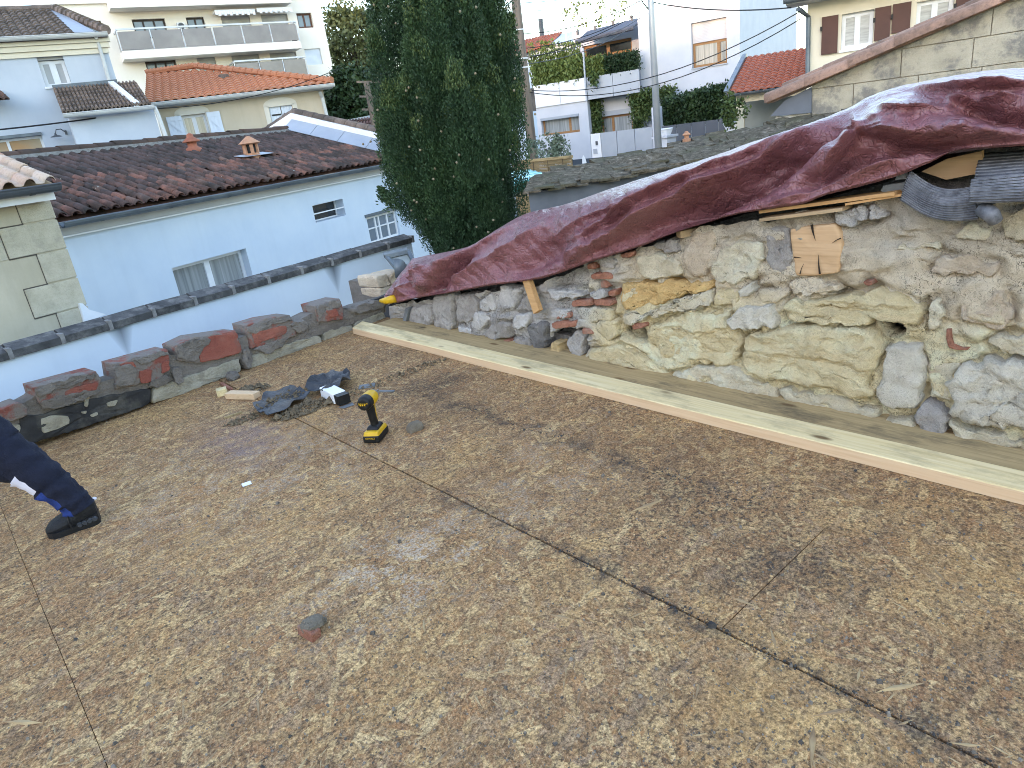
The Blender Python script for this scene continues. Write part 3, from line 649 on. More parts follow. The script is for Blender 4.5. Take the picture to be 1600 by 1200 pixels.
def ribbed(name, quad, nr, bow, amp, mat, lab, group=None, d=(0,0,0,0), th=.008, curl=0):
    p = [WF.at(*q, dd) for q, dd in zip(quad, d)]; rows = []; nU = nr*6; nV = 14
    for j in range(nV+1):
        v = j/nV; r = []
        for i in range(nU+1):
            u = i/nU; a = p[0].lerp(p[1], v); b = p[3].lerp(p[2], v); q = a.lerp(b, u)
            o = amp*abs(math.sin(u*nr*math.pi))+bow*math.sin(math.pi*v)*.5+bow*math.sin(math.pi*u)+.006*fbm((u*2, v*2, len(lab)), 1, 3)
            r.append(q+WF.n*o+Vector((0,0,-curl*math.sin(math.pi*v))))
        rows.append(r)
    mb = MB().grid(rows); o = mb.build(name, mat, None, True, lab, "roof sheet", group)
    s = o.modifiers.new("thickness", 'SOLIDIFY'); s.thickness = th; return o
t = NT("weathered_sheet"); P = t.pos(); n = t.noise(P, 14, 8, .7)
col = t.mix(t.ramp(n, [(.35, 0.), (.7, 1.)]), (.085,.09,.105), (.25,.255,.28)); col = t.mix(t.ramp(t.noise(P, 45, 5, .7), [(.52, 0.), (.7, .7)]), col, (.03,.03,.032))
m_sheet = t.out(col, .6, t.bump(n, .5, .006), 0.0, .35)
ribbed("corrugated_sheet", [(1424,267),(1524,290),(1530,341),(1409,311)], 13, .012, .012, m_sheet, "grey ribbed sheet sagging over the wall top beside the laths", d=(.04,.05,.09,.07), curl=.03)
ribbed("corrugated_sheet", [(1519,280),(1720,258),(1720,310),(1517,316)], 9, .01, .013, m_sheet, "grey ribbed sheet at the right edge with folded end", d=(.10,.09,.12,.13))
ribbed("corrugated_sheet", [(1532,240),(1720,225),(1720,262),(1524,279)], 8, .006, .010, m_sheet, "dark ribbed sheet lying flat under the tarpaulin at the right edge", d=(-.12,-.12,.08,.09))
mb = MB(); mb.tube([WF.at(1536,326,.10), WF.at(1550,336,.12), WF.at(1556,346,.11)], [.026,.024,.02], 10); mb.build("sheet_roll", m_sheet, None, True, "short rolled grey end piece below the right ribbed sheet", "roof sheet")
mb = MB(); mb.prism([WF.at(x, y, .02) for x, y in ((1405,272),(1418,268),(1420,278),(1402,280))], WF.n*.02); mb.build("broken_tile", m_slate, None, False, "small broken grey tile beside the ribbed sheet", "tile piece")
lump([(1385,287),(1426,282),(1424,296),(1380,298)], WF, -.08, .03, m_slate, "slate_piece", None, .004).__setitem__('label', "dark grey slate under the tarpaulin hem left of the ribbed sheet"); bpy.data.objects["slate_piece"]['category'] = "slate"

# ---------------------------------------------------------------- tarpaulin
UP = [(600,462),(640,410),(655,402),(735,385),(775,360),(820,335),(880,320),(940,300),(1000,280),(1060,262),(1120,243),(1180,222),(1240,203),(1290,185),(1330,168),(1360,152),(1400,137),(1445,128),(1500,117),(1550,110),(1600,106),(1720,100),(1900,95),(2118,52),(2573,-2),(3253,-84)]
def resamp(L, n):
    out = []
    for i in range(n):
        t = i/(n-1)*(len(L)-1); k = min(int(t), len(L)-2); f = t-k
        p0, p1, p2, p3 = L[max(k-1,0)], L[k], L[k+1], L[min(k+2, len(L)-1)]
        out.append(tuple(.5*((2*b)+(-a+c)*f+(2*a-5*b+4*c-d)*f*f+(-a+3*b-3*c+d)*f**3) for a, b, c, d in zip(p0, p1, p2, p3)))
    return out
NU, NV = 385, 84
lo, hi = resamp(HEM, NU), resamp(UP, NU)
creases = [  # pixel polylines, height (m, + towards us), half width (px)
    ([(1344,205),(1428,219),(1506,219),(1620,214)], .055, 15), ([(1344,205),(1319,237),(1275,285)], .045, 14), ([(1360,160),(1300,200),(1231,247),(1169,294),(1100,332),(1020,372)], -.085, 17),
    ([(1412,137),(1356,153),(1298,183),(1222,229),(1150,275),(1060,325),(985,368)], .065, 14), ([(1412,137),(1500,139),(1620,131)], .05, 12), ([(1500,165),(1569,190),(1640,176)], -.06, 15),
    ([(1372,169),(1412,178),(1484,172)], .035, 9), ([(1256,200),(1100,247),(1010,285)], .03, 8), ([(1285,196),(1194,231),(1100,281),(1000,330),(900,378)], .05, 13), ([(1240,215),(1120,262),(1000,312),(890,365)], -.04, 14),
    ([(817,340),(735,390),(712,407),(675,447),(655,462)], .06, 13), ([(740,395),(692,437),(672,462)], -.06, 10), ([(875,422),(925,392),(1000,355),(1080,315)], .04, 12), ([(800,440),(850,400),(900,372)], -.03, 16), ([(645,408),(676,418),(640,440),(612,468)], .03, 8),
    ([(640,415),(640,450),(648,466)], -.03, 7), ([(665,455),(730,425),(800,385),(850,350)], .03, 12), ([(1240,300),(1300,270),(1380,235)], -.04, 16), ([(1180,325),(1270,300),(1350,270),(1440,238)], .035, 10), ([(1330,172),(1338,190),(1344,205)], .03, 9), ([(1480,150),(1530,160),(1600,150)], .03, 9), ([(1380,238),(1440,226),(1540,228)], -.05, 12),
    ([(950,330),(1010,312),(1090,300)], .02, 7), ([(870,370),(930,335),(985,315)], .02, 7), ([(1120,300),(1160,262),(1220,240)], -.02, 9)]
def cdist(x, y, L):
    best = 1e9; tt = 0
    for i in range(len(L)-1):
        (a, b), (c, d) = L[i], L[i+1]; dx, dy = c-a, d-b; l2 = dx*dx+dy*dy
        f = max(0, min(1, ((x-a)*dx+(y-b)*dy)/l2)); q = math.hypot(x-a-f*dx, y-b-f*dy)
        if q < best: best = q; tt = (i+f)/(len(L)-1); sg = y-b-f*dy
    return best, tt, sg
boxes = [(min(p[0] for p in L)-4*w, max(p[0] for p in L)+4*w, min(p[1] for p in L)-4*w, max(p[1] for p in L)+4*w) for L, A, w in creases]
ASYM = {0, 1, 3, 4, 8, 10, 12}
rows = []
for i in range(NU):
    u = i/(NU-1); (ax, ay), (bx, by) = lo[i], hi[i]; r = []
    xb = lerp(2.66, 2.92, min(1, u*1.42))
    for j in range(NV+14):
        v = j/(NV-1); vv = min(v, 1.0)
        px, py = lerp(ax, bx, vv), lerp(ay, by, vv)
        X = 2.50+.10*vv+(xb-2.60)*vv**9 + (.03 if vv < .02 else 0)
        p = onx(px, py, X)
        if v > 1: p = onx(bx, by, xb)+Vector((.055*(j-NV+1), 0, -.012*(j-NV+1)**1.25))
        dd = 0
        for ci, ((L, A, w), B) in enumerate(zip(creases, boxes)):
            if B[0] < px < B[1] and B[2] < py < B[3]:
                d, tt, sg = cdist(px, py, L); fade = min(1, 4*tt+.25, 4*(1-tt)+.15)
                d *= 1+.35*fbm((px*.02, py*.02, A*90), 1, 2)
                if ci in ASYM: dd += 1.75*A*fade*(math.exp(-(d/(w*.33))**2) if sg > 0 else math.exp(-d/(w*1.9)))
                else: dd += 1.35*A*fade*(math.exp(-(d/w)*1.35) if A > 0 else math.exp(-(d/w)**2))
        env = min(1, vv*5)*min(1, (1.02-vv)*3.2)*(1 if v <= 1 else 0)
        q = Vector((p.x, p.y*1.2+p.x*.9, p.z))
        sc_ = max(.55, min(1.25, 2.6/p.y)) if p.y > 0 else 1.25
        al, ac = (px*.86-py*.5)/sc_, (px*.5+py*.86)/sc_
        k1 = 1-abs(fbm((al*.0075, ac*.030, 3.3), 1, 2))*2.4; k2 = 1-abs(fbm((al*.016+9, ac*.022, 8.8), 1, 3))*2.4
        dd = dd*1.55*env + env*(.022*(max(k1, -.2)-.45)+.015*(max(k2, -.2)-.45)) + .005*fbm((px*.05, py*.05, 2), 1, 3)
        nrm = Vector((-1, -.12, .38)).normalized()
        r.append(p+nrm*dd)
    rows.append(r)
mb = MB().grid(rows, flip=False)
tp = mb.build("tarpaulin", m_tarp, None, True, "crumpled dark red tarpaulin draped along the top of the stone wall", "tarpaulin", fixn=True)
# tarp's hem rolls under: dark roof body below it
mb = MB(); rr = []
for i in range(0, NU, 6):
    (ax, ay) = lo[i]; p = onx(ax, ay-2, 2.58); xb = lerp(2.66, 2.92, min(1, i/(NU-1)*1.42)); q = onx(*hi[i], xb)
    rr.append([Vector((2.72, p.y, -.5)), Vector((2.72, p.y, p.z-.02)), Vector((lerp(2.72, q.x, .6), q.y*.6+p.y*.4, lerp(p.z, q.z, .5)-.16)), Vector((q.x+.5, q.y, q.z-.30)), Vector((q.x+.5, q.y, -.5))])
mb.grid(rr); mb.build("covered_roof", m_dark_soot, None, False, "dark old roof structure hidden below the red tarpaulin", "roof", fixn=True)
# yellow strap end and black felt at the tarp's far tip
mb = MB(); mb.tube([onx(594,470,2.46), onx(603,470,2.47), onx(618,466,2.5)], [.012,.026,.03], 8); mb.build("wood_tip", m_yellow, None, True, "small yellow end piece poking out at the far tip of the tarpaulin", "end piece")
lump([(598,478),(640,472),(646,500),(636,506),(612,500)], WF, -.10, -.03, m_bitpaint, "felt_flap", None, .012).__setitem__('label', "black felt flap in the corner below the tarpaulin tip"); bpy.data.objects["felt_flap"]['category'] = "felt"
lump([(640,480),(646,478),(640,508),(634,508)], WF, .0, .04, m_slate, "slate_shard", None, .003).__setitem__('label', "narrow grey slate shard leaning at the far end of the stone wall"); bpy.data.objects["slate_shard"]['category'] = "slate"

# ---------------------------------------------------------------- debris on the boards
def sheet_piece(name, poly, hgt, mat, lab, cat, folds, lift=.01):
    P2 = [onz(*p) for p in poly]; c = sum(P2, Vector())/len(P2); mb = MB(); vs = []; fs = []; n = 44
    pts = []; L = [0]
    for i in range(len(P2)): L.append(L[-1]+(P2[(i+1) % len(P2)]-P2[i]).length)
    for k in range(n):
        s = L[-1]*k/n; i = max(j for j in range(len(P2)) if L[j] <= s+1e-9); pts.append(P2[i].lerp(P2[(i+1) % len(P2)], (s-L[i])/(L[i+1]-L[i])))
    sd = random.random()*9; RG = (1, .88, .72, .55, .36, .18)
    for r in RG:
        for p in pts:
            q = c+(p-c)*r; z = lift+hgt*(.5+.9*fbm((q.x*folds, q.y*folds*2.2, sd), 1, 3))+.008*noise.ridged_multi_fractal(Vector((q.x*22, q.y*22, sd)), 1, 2, 3, 1, 2)*.5
            vs.append((q.x+.01*fbm((q.x*20, q.y*20, sd)), q.y+.01*fbm((q.y*20, q.x*20, sd)), max(.004, z)))
    for i in range(len(RG)-1):
        for k in range(n): fs.append((i*n+k, i*n+(k+1) % n, (i+1)*n+(k+1) % n, (i+1)*n+k))
    vs.append((c.x, c.y, lift+hgt*.6)); fs += [((len(RG)-1)*n+k, (len(RG)-1)*n+(k+1) % n, len(RG)*n) for k in range(n)]
    o = mb.add(vs, fs).build(name, mat, None, False, lab, cat, fixn=True); s = o.modifiers.new("t", 'SOLIDIFY'); s.thickness = .004; return o
sheet_piece("bitumen_sheet", [(398,640),(418,624),(455,612),(487,622),(462,636),(447,647),(422,660),(402,650)], .035, m_bitumen, "torn bitumen sheet with dirt on it, left of the white cartridge", "bitumen felt", 5)
sheet_piece("bitumen_sheet", [(480,617),(497,602),(520,590),(550,592),(548,607),(532,620),(508,625)], .05, m_bitumen, "black torn bitumen sheet behind the white cartridge", "bitumen felt", 6, .02)
def pile(poly_c, rx, ry, n, size, mat, name, lab, cat, kind=None):
    c = onz(*poly_c); mb = MB()
    for _ in range(n):
        a = random.random()*6.28; r = math.sqrt(random.random()); x = c.x+rx*r*math.cos(a); y = c.y+ry*r*math.sin(a)
        z = max(0, (1-r)*.02*random.random()); s = size*math.exp(random.gauss(0, .5))
        pts = [Vector((x, y, z+s*.4))+Vector((random.gauss(0,1), random.gauss(0,1), random.gauss(0,.7))).normalized()*s for _ in range(6)]
        mb.add([(x+s*.8, y, z+s*.3), (x, y+s*.8, z+s*.3), (x-s*.8, y, z+s*.3), (x, y-s*.8, z+s*.3), (x+random.uniform(-.3,.3)*s, y+random.uniform(-.3,.3)*s, z+s), (x, y, max(0,z-s*.2))], [(0,1,4),(1,2,4),(2,3,4),(3,0,4),(1,0,5),(2,1,5),(3,2,5),(0,3,5)])
    return mb.build(name, mat, None, False, lab, cat, None, kind)
def on_plane_pile(*a): return pile(*a, kind="stuff")
on_plane_pile((440,632), .16, .07, 260, .006, m_dirt, "dirt_pile", "brown dirt lying on the torn bitumen sheet", "dirt")
bpy.data.objects["dirt_pile"].location.z += .03
on_plane_pile((475,640), .18, .09, 420, .007, m_dirt, "dirt_pile", "crumbly brown dirt beside the bitumen sheets", "dirt")
on_plane_pile((385,655), .12, .05, 160, .006, m_dirt, "dirt_pile", "small dirt heap at the left tip of the bitumen sheet", "dirt")
on_plane_pile((395,610), .10, .10, 200, .007, m_dirt, "dirt_pile", "dark dirt behind the reddish wood piece", "dirt")
on_plane_pile((600,597), .5, .06, 420, .005, m_dirt, "dirt_pile", "dark crumbs trailing right of the bitumen sheets", "dirt")
on_plane_pile((1185,645), .25, .03, 60, .004, m_debris, "dirt_pile", "mortar crumbs on the boards near the pine beam", "crumbs")
def chunk(name, p, size, mat, lab, cat, hz=.7, el=(1,1), seed=None, rot=0):
    c = onz(*p); b = bmesh.new(); bmesh.ops.create_icosphere(b, subdivisions=2, radius=1); sd = random.random()*30; mb = MB(); ca, sa = math.cos(rot), math.sin(rot)
    vs = []
    for v in b.verts:
        k = 1+.55*fbm(v.co*1.1+Vector((sd,0,0)), 1, 3); q = v.co*k; m = max(abs(q.x), abs(q.y), abs(q.z)); q = q.lerp(q/m*.8, .35)
        x, y = q.x*size*el[0], q.y*size*el[1]; vs.append((c.x+x*ca-y*sa, c.y+x*sa+y*ca, max(0, size*hz*.55+q.z*size*hz)))
    fs = [tuple(v.index for v in f.verts) for f in b.faces]; b.free()
    return mb.add(vs, fs).build(name, mat, None, False, lab, cat)
chunk("mortar_lump", (649,672), .035, m_debris, "brownish mortar lump on the boards right of the impact driver", "mortar lump", .8, (1.2,.9))
def tilted_box(p, q, w, h, mat, name, lab, cat, z=0.0, parent=None):
    a, b = onz(*p), onz(*q); a.z = b.z = z+h/2; mb = MB().bar(a, b, w, h)
    o = mb.build(name, mat, parent, False, lab, cat); bv = o.modifiers.new("b", 'BEVEL'); bv.width = min(w, h)*.08; bv.segments = 2; return o
tilted_box((358,621),(403,622), .055, .035, m_pine_side, "wood_offcut", "reddish wood offcut lying near the brick parapet", "wood offcut")
tilted_box((340,619),(356,615), .06, .04, m_pine, "wood_offcut", "small pale wood block touching the reddish offcut", "wood offcut")
tilted_box((346,600),(362,610), .02, .012, m_wallbrick, "brick_splinter", "thin dark red splinter behind the reddish offcut", "splinter")
tilted_box((351,654),(378,645), .012, .010, m_oldboard, "wood_stick", "thin dark stick left of the bitumen sheet", "stick")
lab_ = MB(); a = onz(385,757); lab_.slab([(a.x-.02,a.y-.013,.002),(a.x+.016,a.y-.02,.002),(a.x+.022,a.y+.012,.003),(a.x-.014,a.y+.018,.003)], .001); lab_.build("paper_scrap", m_white, None, False, "small white paper scrap alone on the boards", "paper scrap")
chunk("mortar_clump", (365,592), .045, m_brickmortar, "dark mortar clump at the foot of the brick parapet", "mortar lump", .8)
for p, q, w, lab in (((561,606),(586,602),.06,"grey slate chip right of the bitumen sheets"), ((592,612),(616,612),.02,"thin grey slate chip just beyond the driver bit")):
    tilted_box(p, q, w, .006, m_slate, "slate_chip", lab, "slate chip")
# brick stuck in mortar, nearest lump
root = thing("brick_fragment", onz(488,990), "broken brick fragment with grey mortar cap in the foreground", "brick fragment")
c = onz(488,990); 
o = tilted_box((474,987),(494,1000), .032, .030, m_wallbrick, "brick_core", None, None, parent=root); o.rotation_euler = (.12, .1, .1)
random.seed(77); o = chunk("mortar_cap", (490,987), .032, m_debris, None, None, .62, (1.15,.95)); o.location = Vector(o.location)+Vector((0,0,.012))-WLOC[root.name]; o.parent = root
chunk("mortar_crumb", (505,972), .014, m_debris, "small mortar crumb beside the brick fragment", "mortar crumb")
random.seed(21)
for k, (px, py, s) in enumerate(((1310,700,.008),(640,905,.007),(1208,1015,.009))):
    pass
# white cartridge with dark end
a, b = onz(512,618), onz(540,633); a.z = b.z = .032; dv = (b-a).normalized(); L_ = (b-a).length
root = thing("sealant_box", ((a+b)/2).to_tuple()[:2]+(0,), "white box with dark open end lying in front of the bitumen sheet", "small box")
w = dv.cross(Vector((0,0,1))).normalized()
mb = MB().bar(a, a+dv*L_*.78, .075, .058); o = mb.build("carton", m_white, root); bv = o.modifiers.new("b", 'BEVEL'); bv.width = .006; bv.segments = 2
mb = MB().bar(a+dv*L_*.785, a+dv*L_, .066, .05); mb.build("dark_end", m_black, root)
mb = MB().bar(a+dv*L_*.80-w*.0335+Vector((0,0,.012)), a+dv*L_*.98-w*.0335+Vector((0,0,.012)), .002, .012); mb.build("white_mark", m_white, root)
e = a+dv*L_; mb = MB().slab([e-w*.04-Vector((0,0,.03)), e+dv*.045-w*.03-Vector((0,0,.028)), e+dv*.045+w*.03-Vector((0,0,.028)), e+w*.04-Vector((0,0,.03))], .002); mb.build("flap", m_slate, root)
# ---------------------------------------------------------------- building helpers
def wallmesh(F, outer, holes=(), d=0., thick=.3, reveal=.18, mb=None):
    """outer, holes: lists of (s,z)"""
    mb = mb or MB(); polys = [outer]+list(holes)
    tri = geometry.tessellate_polygon([[Vector((s, z, 0)) for s, z in p] for p in polys])
    flat = [q for p in polys for q in p]
    mb.add([F.P(s, z, d) for s, z in flat], [tuple(t) for t in tri])
    n = len(outer); a = [F.P(s, z, d) for s, z in outer]; b = [F.P(s, z, d-thick) for s, z in outer]
    mb.add(a+b, [(i, (i+1) % n, (i+1) % n+n, i+n) for i in range(n)]+[tuple(range(n, 2*n))])
    for h in holes:
        n = len(h); a = [F.P(s, z, d) for s, z in h]; b = [F.P(s, z, d-reveal) for s, z in h]
        mb.add(a+b, [(i, (i+1) % n, (i+1) % n+n, i+n) for i in range(n)])
    return mb
def R4(r): return [(r[0], r[2]), (r[1], r[2]), (r[1], r[3]), (r[0], r[3])]
def window(F, parent, r, inset=.12, fw=.06, mull=(), trans=(), mf=None, mp=None, name="window", sill=None, mw=None, base=0., ms=None):
    s0, s1, z0, z1 = r; d = base-inset; mw = mw or fw; m = MB(); e = .004
    m.fbox(F, s0+e, s0+fw, z0+e, z1-e, d-.06, d); m.fbox(F, s1-fw, s1-e, z0+e, z1-e, d-.06, d)
    m.fbox(F, s0+fw, s1-fw, z0+e, z0+fw, d-.06, d); m.fbox(F, s0+fw, s1-fw, z1-fw, z1-e, d-.06, d)
    for t in mull: x = s0+(s1-s0)*t; m.fbox(F, x-mw/2, x+mw/2, z0+fw, z1-fw, d-.055, d+.004)
    for t in trans: x = z0+(z1-z0)*t; m.fbox(F, s0+fw, s1-fw, x-mw/3, x+mw/3, d-.05, d-.003)
    w = m.build(name, mf, parent)
    MB().fbox(F, s0+fw*.8, s1-fw*.8, z0+fw*.8, z1-fw*.8, d-.045, d-.028).build("pane", mp, w)
    MB().fbox(F, s0-.02, s1+.02, z0-.02, z1+.02, base-.6, base-max(.22, inset+.09)).build("room", m_room, w)
    if sill: MB().fbox(F, s0-.04, s1+.04, z0-.05, z0, base-inset+.02, base+.05).build("sill", sill, w)
    return w
def slats(F, r, d, n, mb, th=.02):                    # roller shutter slats
    s0, s1, z0, z1 = r; h = (z1-z0)/n
    for i in range(n): mb.fbox(F, s0, s1, z0+i*h+h*.08, z0+(i+1)*h-h*.04, d-th, d)
    mb.fbox(F, s0, s1, z0, z1, d-th-.02, d-th); return mb
def wavy(A, B, Cc, D, cols, rows, amp, mat, name, parent, step=None, seg=6, tmax=None, kind="stuff", prof='canal', jit=.0):
    """tiled roof, A-B eave, D-C ridge: real waves and steps, one part"""
    A, B, Cc, D = map(Vector, (A, B, Cc, D)); n = (B-A).cross(D-A).normalized()
    if n.z < 0: n = -n
    step = amp*.5 if step is None else step; mb = MB()
    for c in range(cols):
        for r in range(rows):
            if tmax and (r+.4)/rows > tmax((c+.5)/cols): continue
            rs = []; j = random.uniform(-jit, jit); j2 = random.uniform(-jit, jit)
            for t, up in ((r/rows-.12/rows, step*1.0+amp*.22), ((r+1)/rows, 0)):
                row = []
                for k in range(seg+1):
                    u = (c+k/seg)/cols; w = abs(math.sin(math.pi*k/seg)) if prof == 'canal' else .5-.5*math.cos(2*math.pi*k/seg)
                    p = A.lerp(B, u).lerp(D.lerp(Cc, u), t)
                    row.append(p+n*(amp*w+up+j*w+j2*t))
                rs.append(row)
            rs.insert(0, [p-n*(step+amp*.3) for p in rs[0]])
            mb.grid(rs)
    mb.add([A-n*.01, B-n*.01, Cc-n*.01, D-n*.01], [(0,1,2,3)]) if not tmax else None
    return mb.build(name, mat, parent, False, kind=kind)
def half_tile(r0, r1, L, th=.014, seg=6):
    """canal tile along +Y (lower, wide end at y=0), hump up +Z"""
    vs = []; fs = []
    for y, r in ((0, r0), (L, r1)):
        for rr in (r, r-th):
            for k in range(seg+1):
                a = math.pi*k/seg; vs.append((rr*math.cos(a), y, rr*math.sin(a)*.82))
    m = seg+1
    for k in range(seg): fs += [(k, k+1, 2*m+k+1, 2*m+k), (k, m+k, m+k+1, k+1)]
    for k in range(seg): fs.append((m+k, 3*m+k, 3*m+k+1, m+k+1))
    me = bpy.data.meshes.new("canal_tile"); me.from_pydata(vs, [], fs); me.polygons.foreach_set('use_smooth', [True]*len(fs)); return me
def gutter(F, a, b, r, d, mat, name, parent, joints=0, mj=None):
    """half-round gutter between (s,z) points"""
    p, q = F.P(*a, d), F.P(*b, d); m = MB(); rows = []
    ax = (q-p).normalized(); n = F.n; u = Vector((0,0,1))
    for t in (0, 1):
        c = p.lerp(q, t); rows.append([c+n*(r*math.cos(x))+u*(r*math.sin(x)) for x in [math.pi+math.pi*k/8 for k in range(9)]])
    m.grid(rows); rows2 = [[p2+(c-p2)*.12+u*.0 for p2 in row] for row, c in zip(rows, (p, q))]
    m.grid(rows2, flip=True)
    for c0 in (p, q): m.tube([c0+n*r-ax*.0, c0+n*r+ax*.001], .006, 5)
    m.tube([p+n*r, q+n*r], r*.13, 6); m.tube([p-n*r, q-n*r], r*.1, 6)
    g = m.build(name, mat, parent, False)
    for k in range(joints):
        c = p.lerp(q, (k+.5)/joints); mm = MB(); mm.grid([[c+ax*e+n*((r+.006)*math.cos(x))+u*((r+.006)*math.sin(x)) for x in [math.pi+math.pi*i/8 for i in range(9)]] for e in (-.02, .02)])
        mm.build("gutter_joint", mj or mat, g)
    return g
m_room = simple("dark_room", (.02,.02,.022), (.035,.033,.03), 2)
m_glass = glass("window_glass", (.09,.115,.145)); m_glass_blue = glass("sky_glass", (.18,.23,.28)); m_glass_dark = glass("dark_glass", (.03,.035,.04))
t = NT("curtain_glass"); P = t.pos(); n = t.noise(t.mapping(P, sc=(16, 16, .4)), 1.0, 4); m_curtain = t.out(t.ramp(n, [(.3, (.16,.18,.19)), (.7, (.36,.38,.38))]), .15, None, 0, .7)
m_wframe = simple("white_frame", (.72,.74,.77), (.66,.68,.7), 6, .5)
m_zinc = simple("zinc_sheet", (.42,.46,.51), (.34,.38,.43), 1.5, .42, .15, 8, metal=.35, rv=.12)
m_gutter = simple("zinc_gutter", (.16,.19,.21), (.10,.12,.14), 3, .5, .2, 30, metal=.4)
m_wgutter = simple("white_gutter", (.55,.56,.54), (.45,.46,.45), 2, .55)
m_darkgutter = simple("dark_gutter", (.05,.06,.075), (.08,.09,.1), 3, .4)
m_oldtile = tile_material("old_canal_tile", [(.09,.058,.052), (.15,.08,.065), (.25,.11,.08), (.12,.07,.062), (.07,.052,.05), (.19,.11,.085)], lichen=.8)
m_oldridge = tile_material("old_ridge_tile", [(.07,.048,.038), (.10,.06,.045), (.06,.045,.038)], mamt=.6)
m_orangetile = tile_material("orange_tile", [(.42,.155,.082), (.50,.20,.11), (.45,.18,.095)], mamt=.12, moss=(.2,.1,.07))
m_greytile = tile_material("weathered_tile", [(.16,.125,.105), (.23,.17,.14), (.12,.10,.09)], mamt=.55)
m_redtile = tile_material("red_tile", [(.34,.10,.06), (.42,.135,.08), (.30,.10,.065)], mamt=.25, moss=(.15,.07,.05))
m_paletile = tile_material("pale_roman_tile", [(.50,.37,.29), (.58,.45,.36), (.44,.20,.15), (.55,.42,.34), (.60,.50,.42)], mamt=.12, moss=(.30,.2,.15))
m_pot = simple("terracotta_pot", (.48,.25,.15), (.40,.20,.12), 12, .85, .3, 60)
m_pot_red = simple("red_terracotta", (.36,.13,.08), (.28,.1,.065), 12, .85, .3, 60)
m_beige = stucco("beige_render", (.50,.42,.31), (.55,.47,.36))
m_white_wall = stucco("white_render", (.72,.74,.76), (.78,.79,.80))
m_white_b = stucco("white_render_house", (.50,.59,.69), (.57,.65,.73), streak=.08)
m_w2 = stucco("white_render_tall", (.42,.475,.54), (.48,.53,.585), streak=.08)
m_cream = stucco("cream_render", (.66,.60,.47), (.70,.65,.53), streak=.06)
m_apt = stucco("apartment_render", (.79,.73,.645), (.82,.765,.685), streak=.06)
m_tan = stucco("tan_render", (.44,.39,.29), (.53,.475,.37), 2.0, bscale=60, bst=.6, streak=.25)
m_tan_stone = stone_material("tan_quoin", [(.40,.36,.27), (.50,.45,.345), (.56,.51,.40)], damt=.35, b=.25, dirt=(.26,.235,.2))
m_brown = simple("brown_shutter", (.10,.045,.035), (.085,.038,.03), 3, .6)
m_shutter = simple("white_shutter", (.66,.72,.80), (.6,.66,.74), 3, .6)
m_roller = simple("roller_shutter", (.42,.43,.43), (.36,.37,.38), 2, .6)
m_coping = simple("dark_coping", (.052,.052,.055), (.10,.10,.10), 10, .85, .7, 45, dirt=(.24,.23,.22), damt=.6, dscale=7, rv=.3)
m_mjoint = simple("light_mortar_joint", (.27,.265,.26), (.17,.165,.16), 20, .9, .5, 60)

# ---------------------------------------------------------------- white boundary wall with dark coping
CWF = Fac(10, 543, 6.5, 10.2)
s0 = CWF.sz(-120, 560)[0]; s1 = CWF.sz(641, 369)[0]; zt = (CWF.sz(10, 546)[1]+CWF.sz(602, 381)[1])/2
stn = [(CWF.at(180, 492), .16, .42, .8), (CWF.at(517, 402), .18, .42, .85)]
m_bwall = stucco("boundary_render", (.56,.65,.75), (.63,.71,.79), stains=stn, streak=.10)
bw = thing("boundary_wall", CWF.P((s0+s1)/2, -2.6), "white rendered boundary wall with dark tile coping and two soot stains", "garden wall")
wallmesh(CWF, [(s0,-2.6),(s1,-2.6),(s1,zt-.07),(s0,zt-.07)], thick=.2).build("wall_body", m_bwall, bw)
jx = [CWF.sz(x, y)[0] for x, y in ((-110,577),(-50,560),(10,543),(92,520),(167,500),(235,480),(300,462),(360,446),(415,430),(467,416),(514,403),(558,389),(602,377))]+[s1]
for a, b in zip(jx, jx[1:]):
    dz = random.uniform(-.004, .004); m = MB()
    m.add([CWF.P(a+.008,zt-.07+dz,.035),CWF.P(b-.008,zt-.07-dz,.035),CWF.P(b-.008,zt-.07-dz,-.24),CWF.P(a+.008,zt-.07+dz,-.24),CWF.P(a+.008,zt-.01+dz,.04),CWF.P(b-.008,zt-.01-dz,.04),CWF.P(b-.008,zt-.01-dz,-.24),CWF.P(a+.008,zt-.01+dz,-.24),CWF.P(a+.008,zt+.035+dz,-.10),CWF.P(b-.008,zt+.035-dz,-.10)],
          [(3,2,1,0),(0,1,5,4),(2,3,7,6),(4,5,9,8),(8,9,6,7),(0,4,8,7,3),(1,2,6,9,5)])
    m.build("coping_tile", m_coping, bw)
    MB().fbox(CWF, b-.016, b+.016, zt-.072, zt+.012, -.05, .045).build("mortar_joint", m_mjoint, bw)

# ---------------------------------------------------------------- long white house with the old canal tile roof
WH = Fac(350, 298, 14.5, 20)
OV = .2
ze = (WH.sz(150, 338, OV)[1]+WH.sz(350, 301, OV)[1]+WH.sz(520, 268, OV)[1])/3
sR = WH.sz(628, 248, OV)[0]
RD = -2.
while WH.sz(453, 199, RD)[0] < sR and RD > -7: RD -= .02
zr = (WH.sz(120, 250, RD)[1]+WH.sz(250, 231, RD)[1]+WH.sz(400, 210, RD)[1])/3
sL = WH.sz(40, 352, OV)[0]
print('RD', RD, 'slope', (zr-ze)/(OV-RD), 'len', sR-sL)
wh = thing("white_house", WH.P(0, -2.6), "long white single-storey house with old dark canal tiles behind the boundary wall", "house")
hA = [WH.sz(*p) for p in ((268,418),(384,389),(401,432),(279,470))]; rA = (hA[0][0], hA[1][0], hA[2][1]-.15, (hA[0][1]+hA[1][1])/2)
rB = WH.rect([(487,322),(535,310),(541,338),(494,346)]); rC = WH.rect([(571,341),(616,328),(628,366),(582,381)])
zw = ze-.13
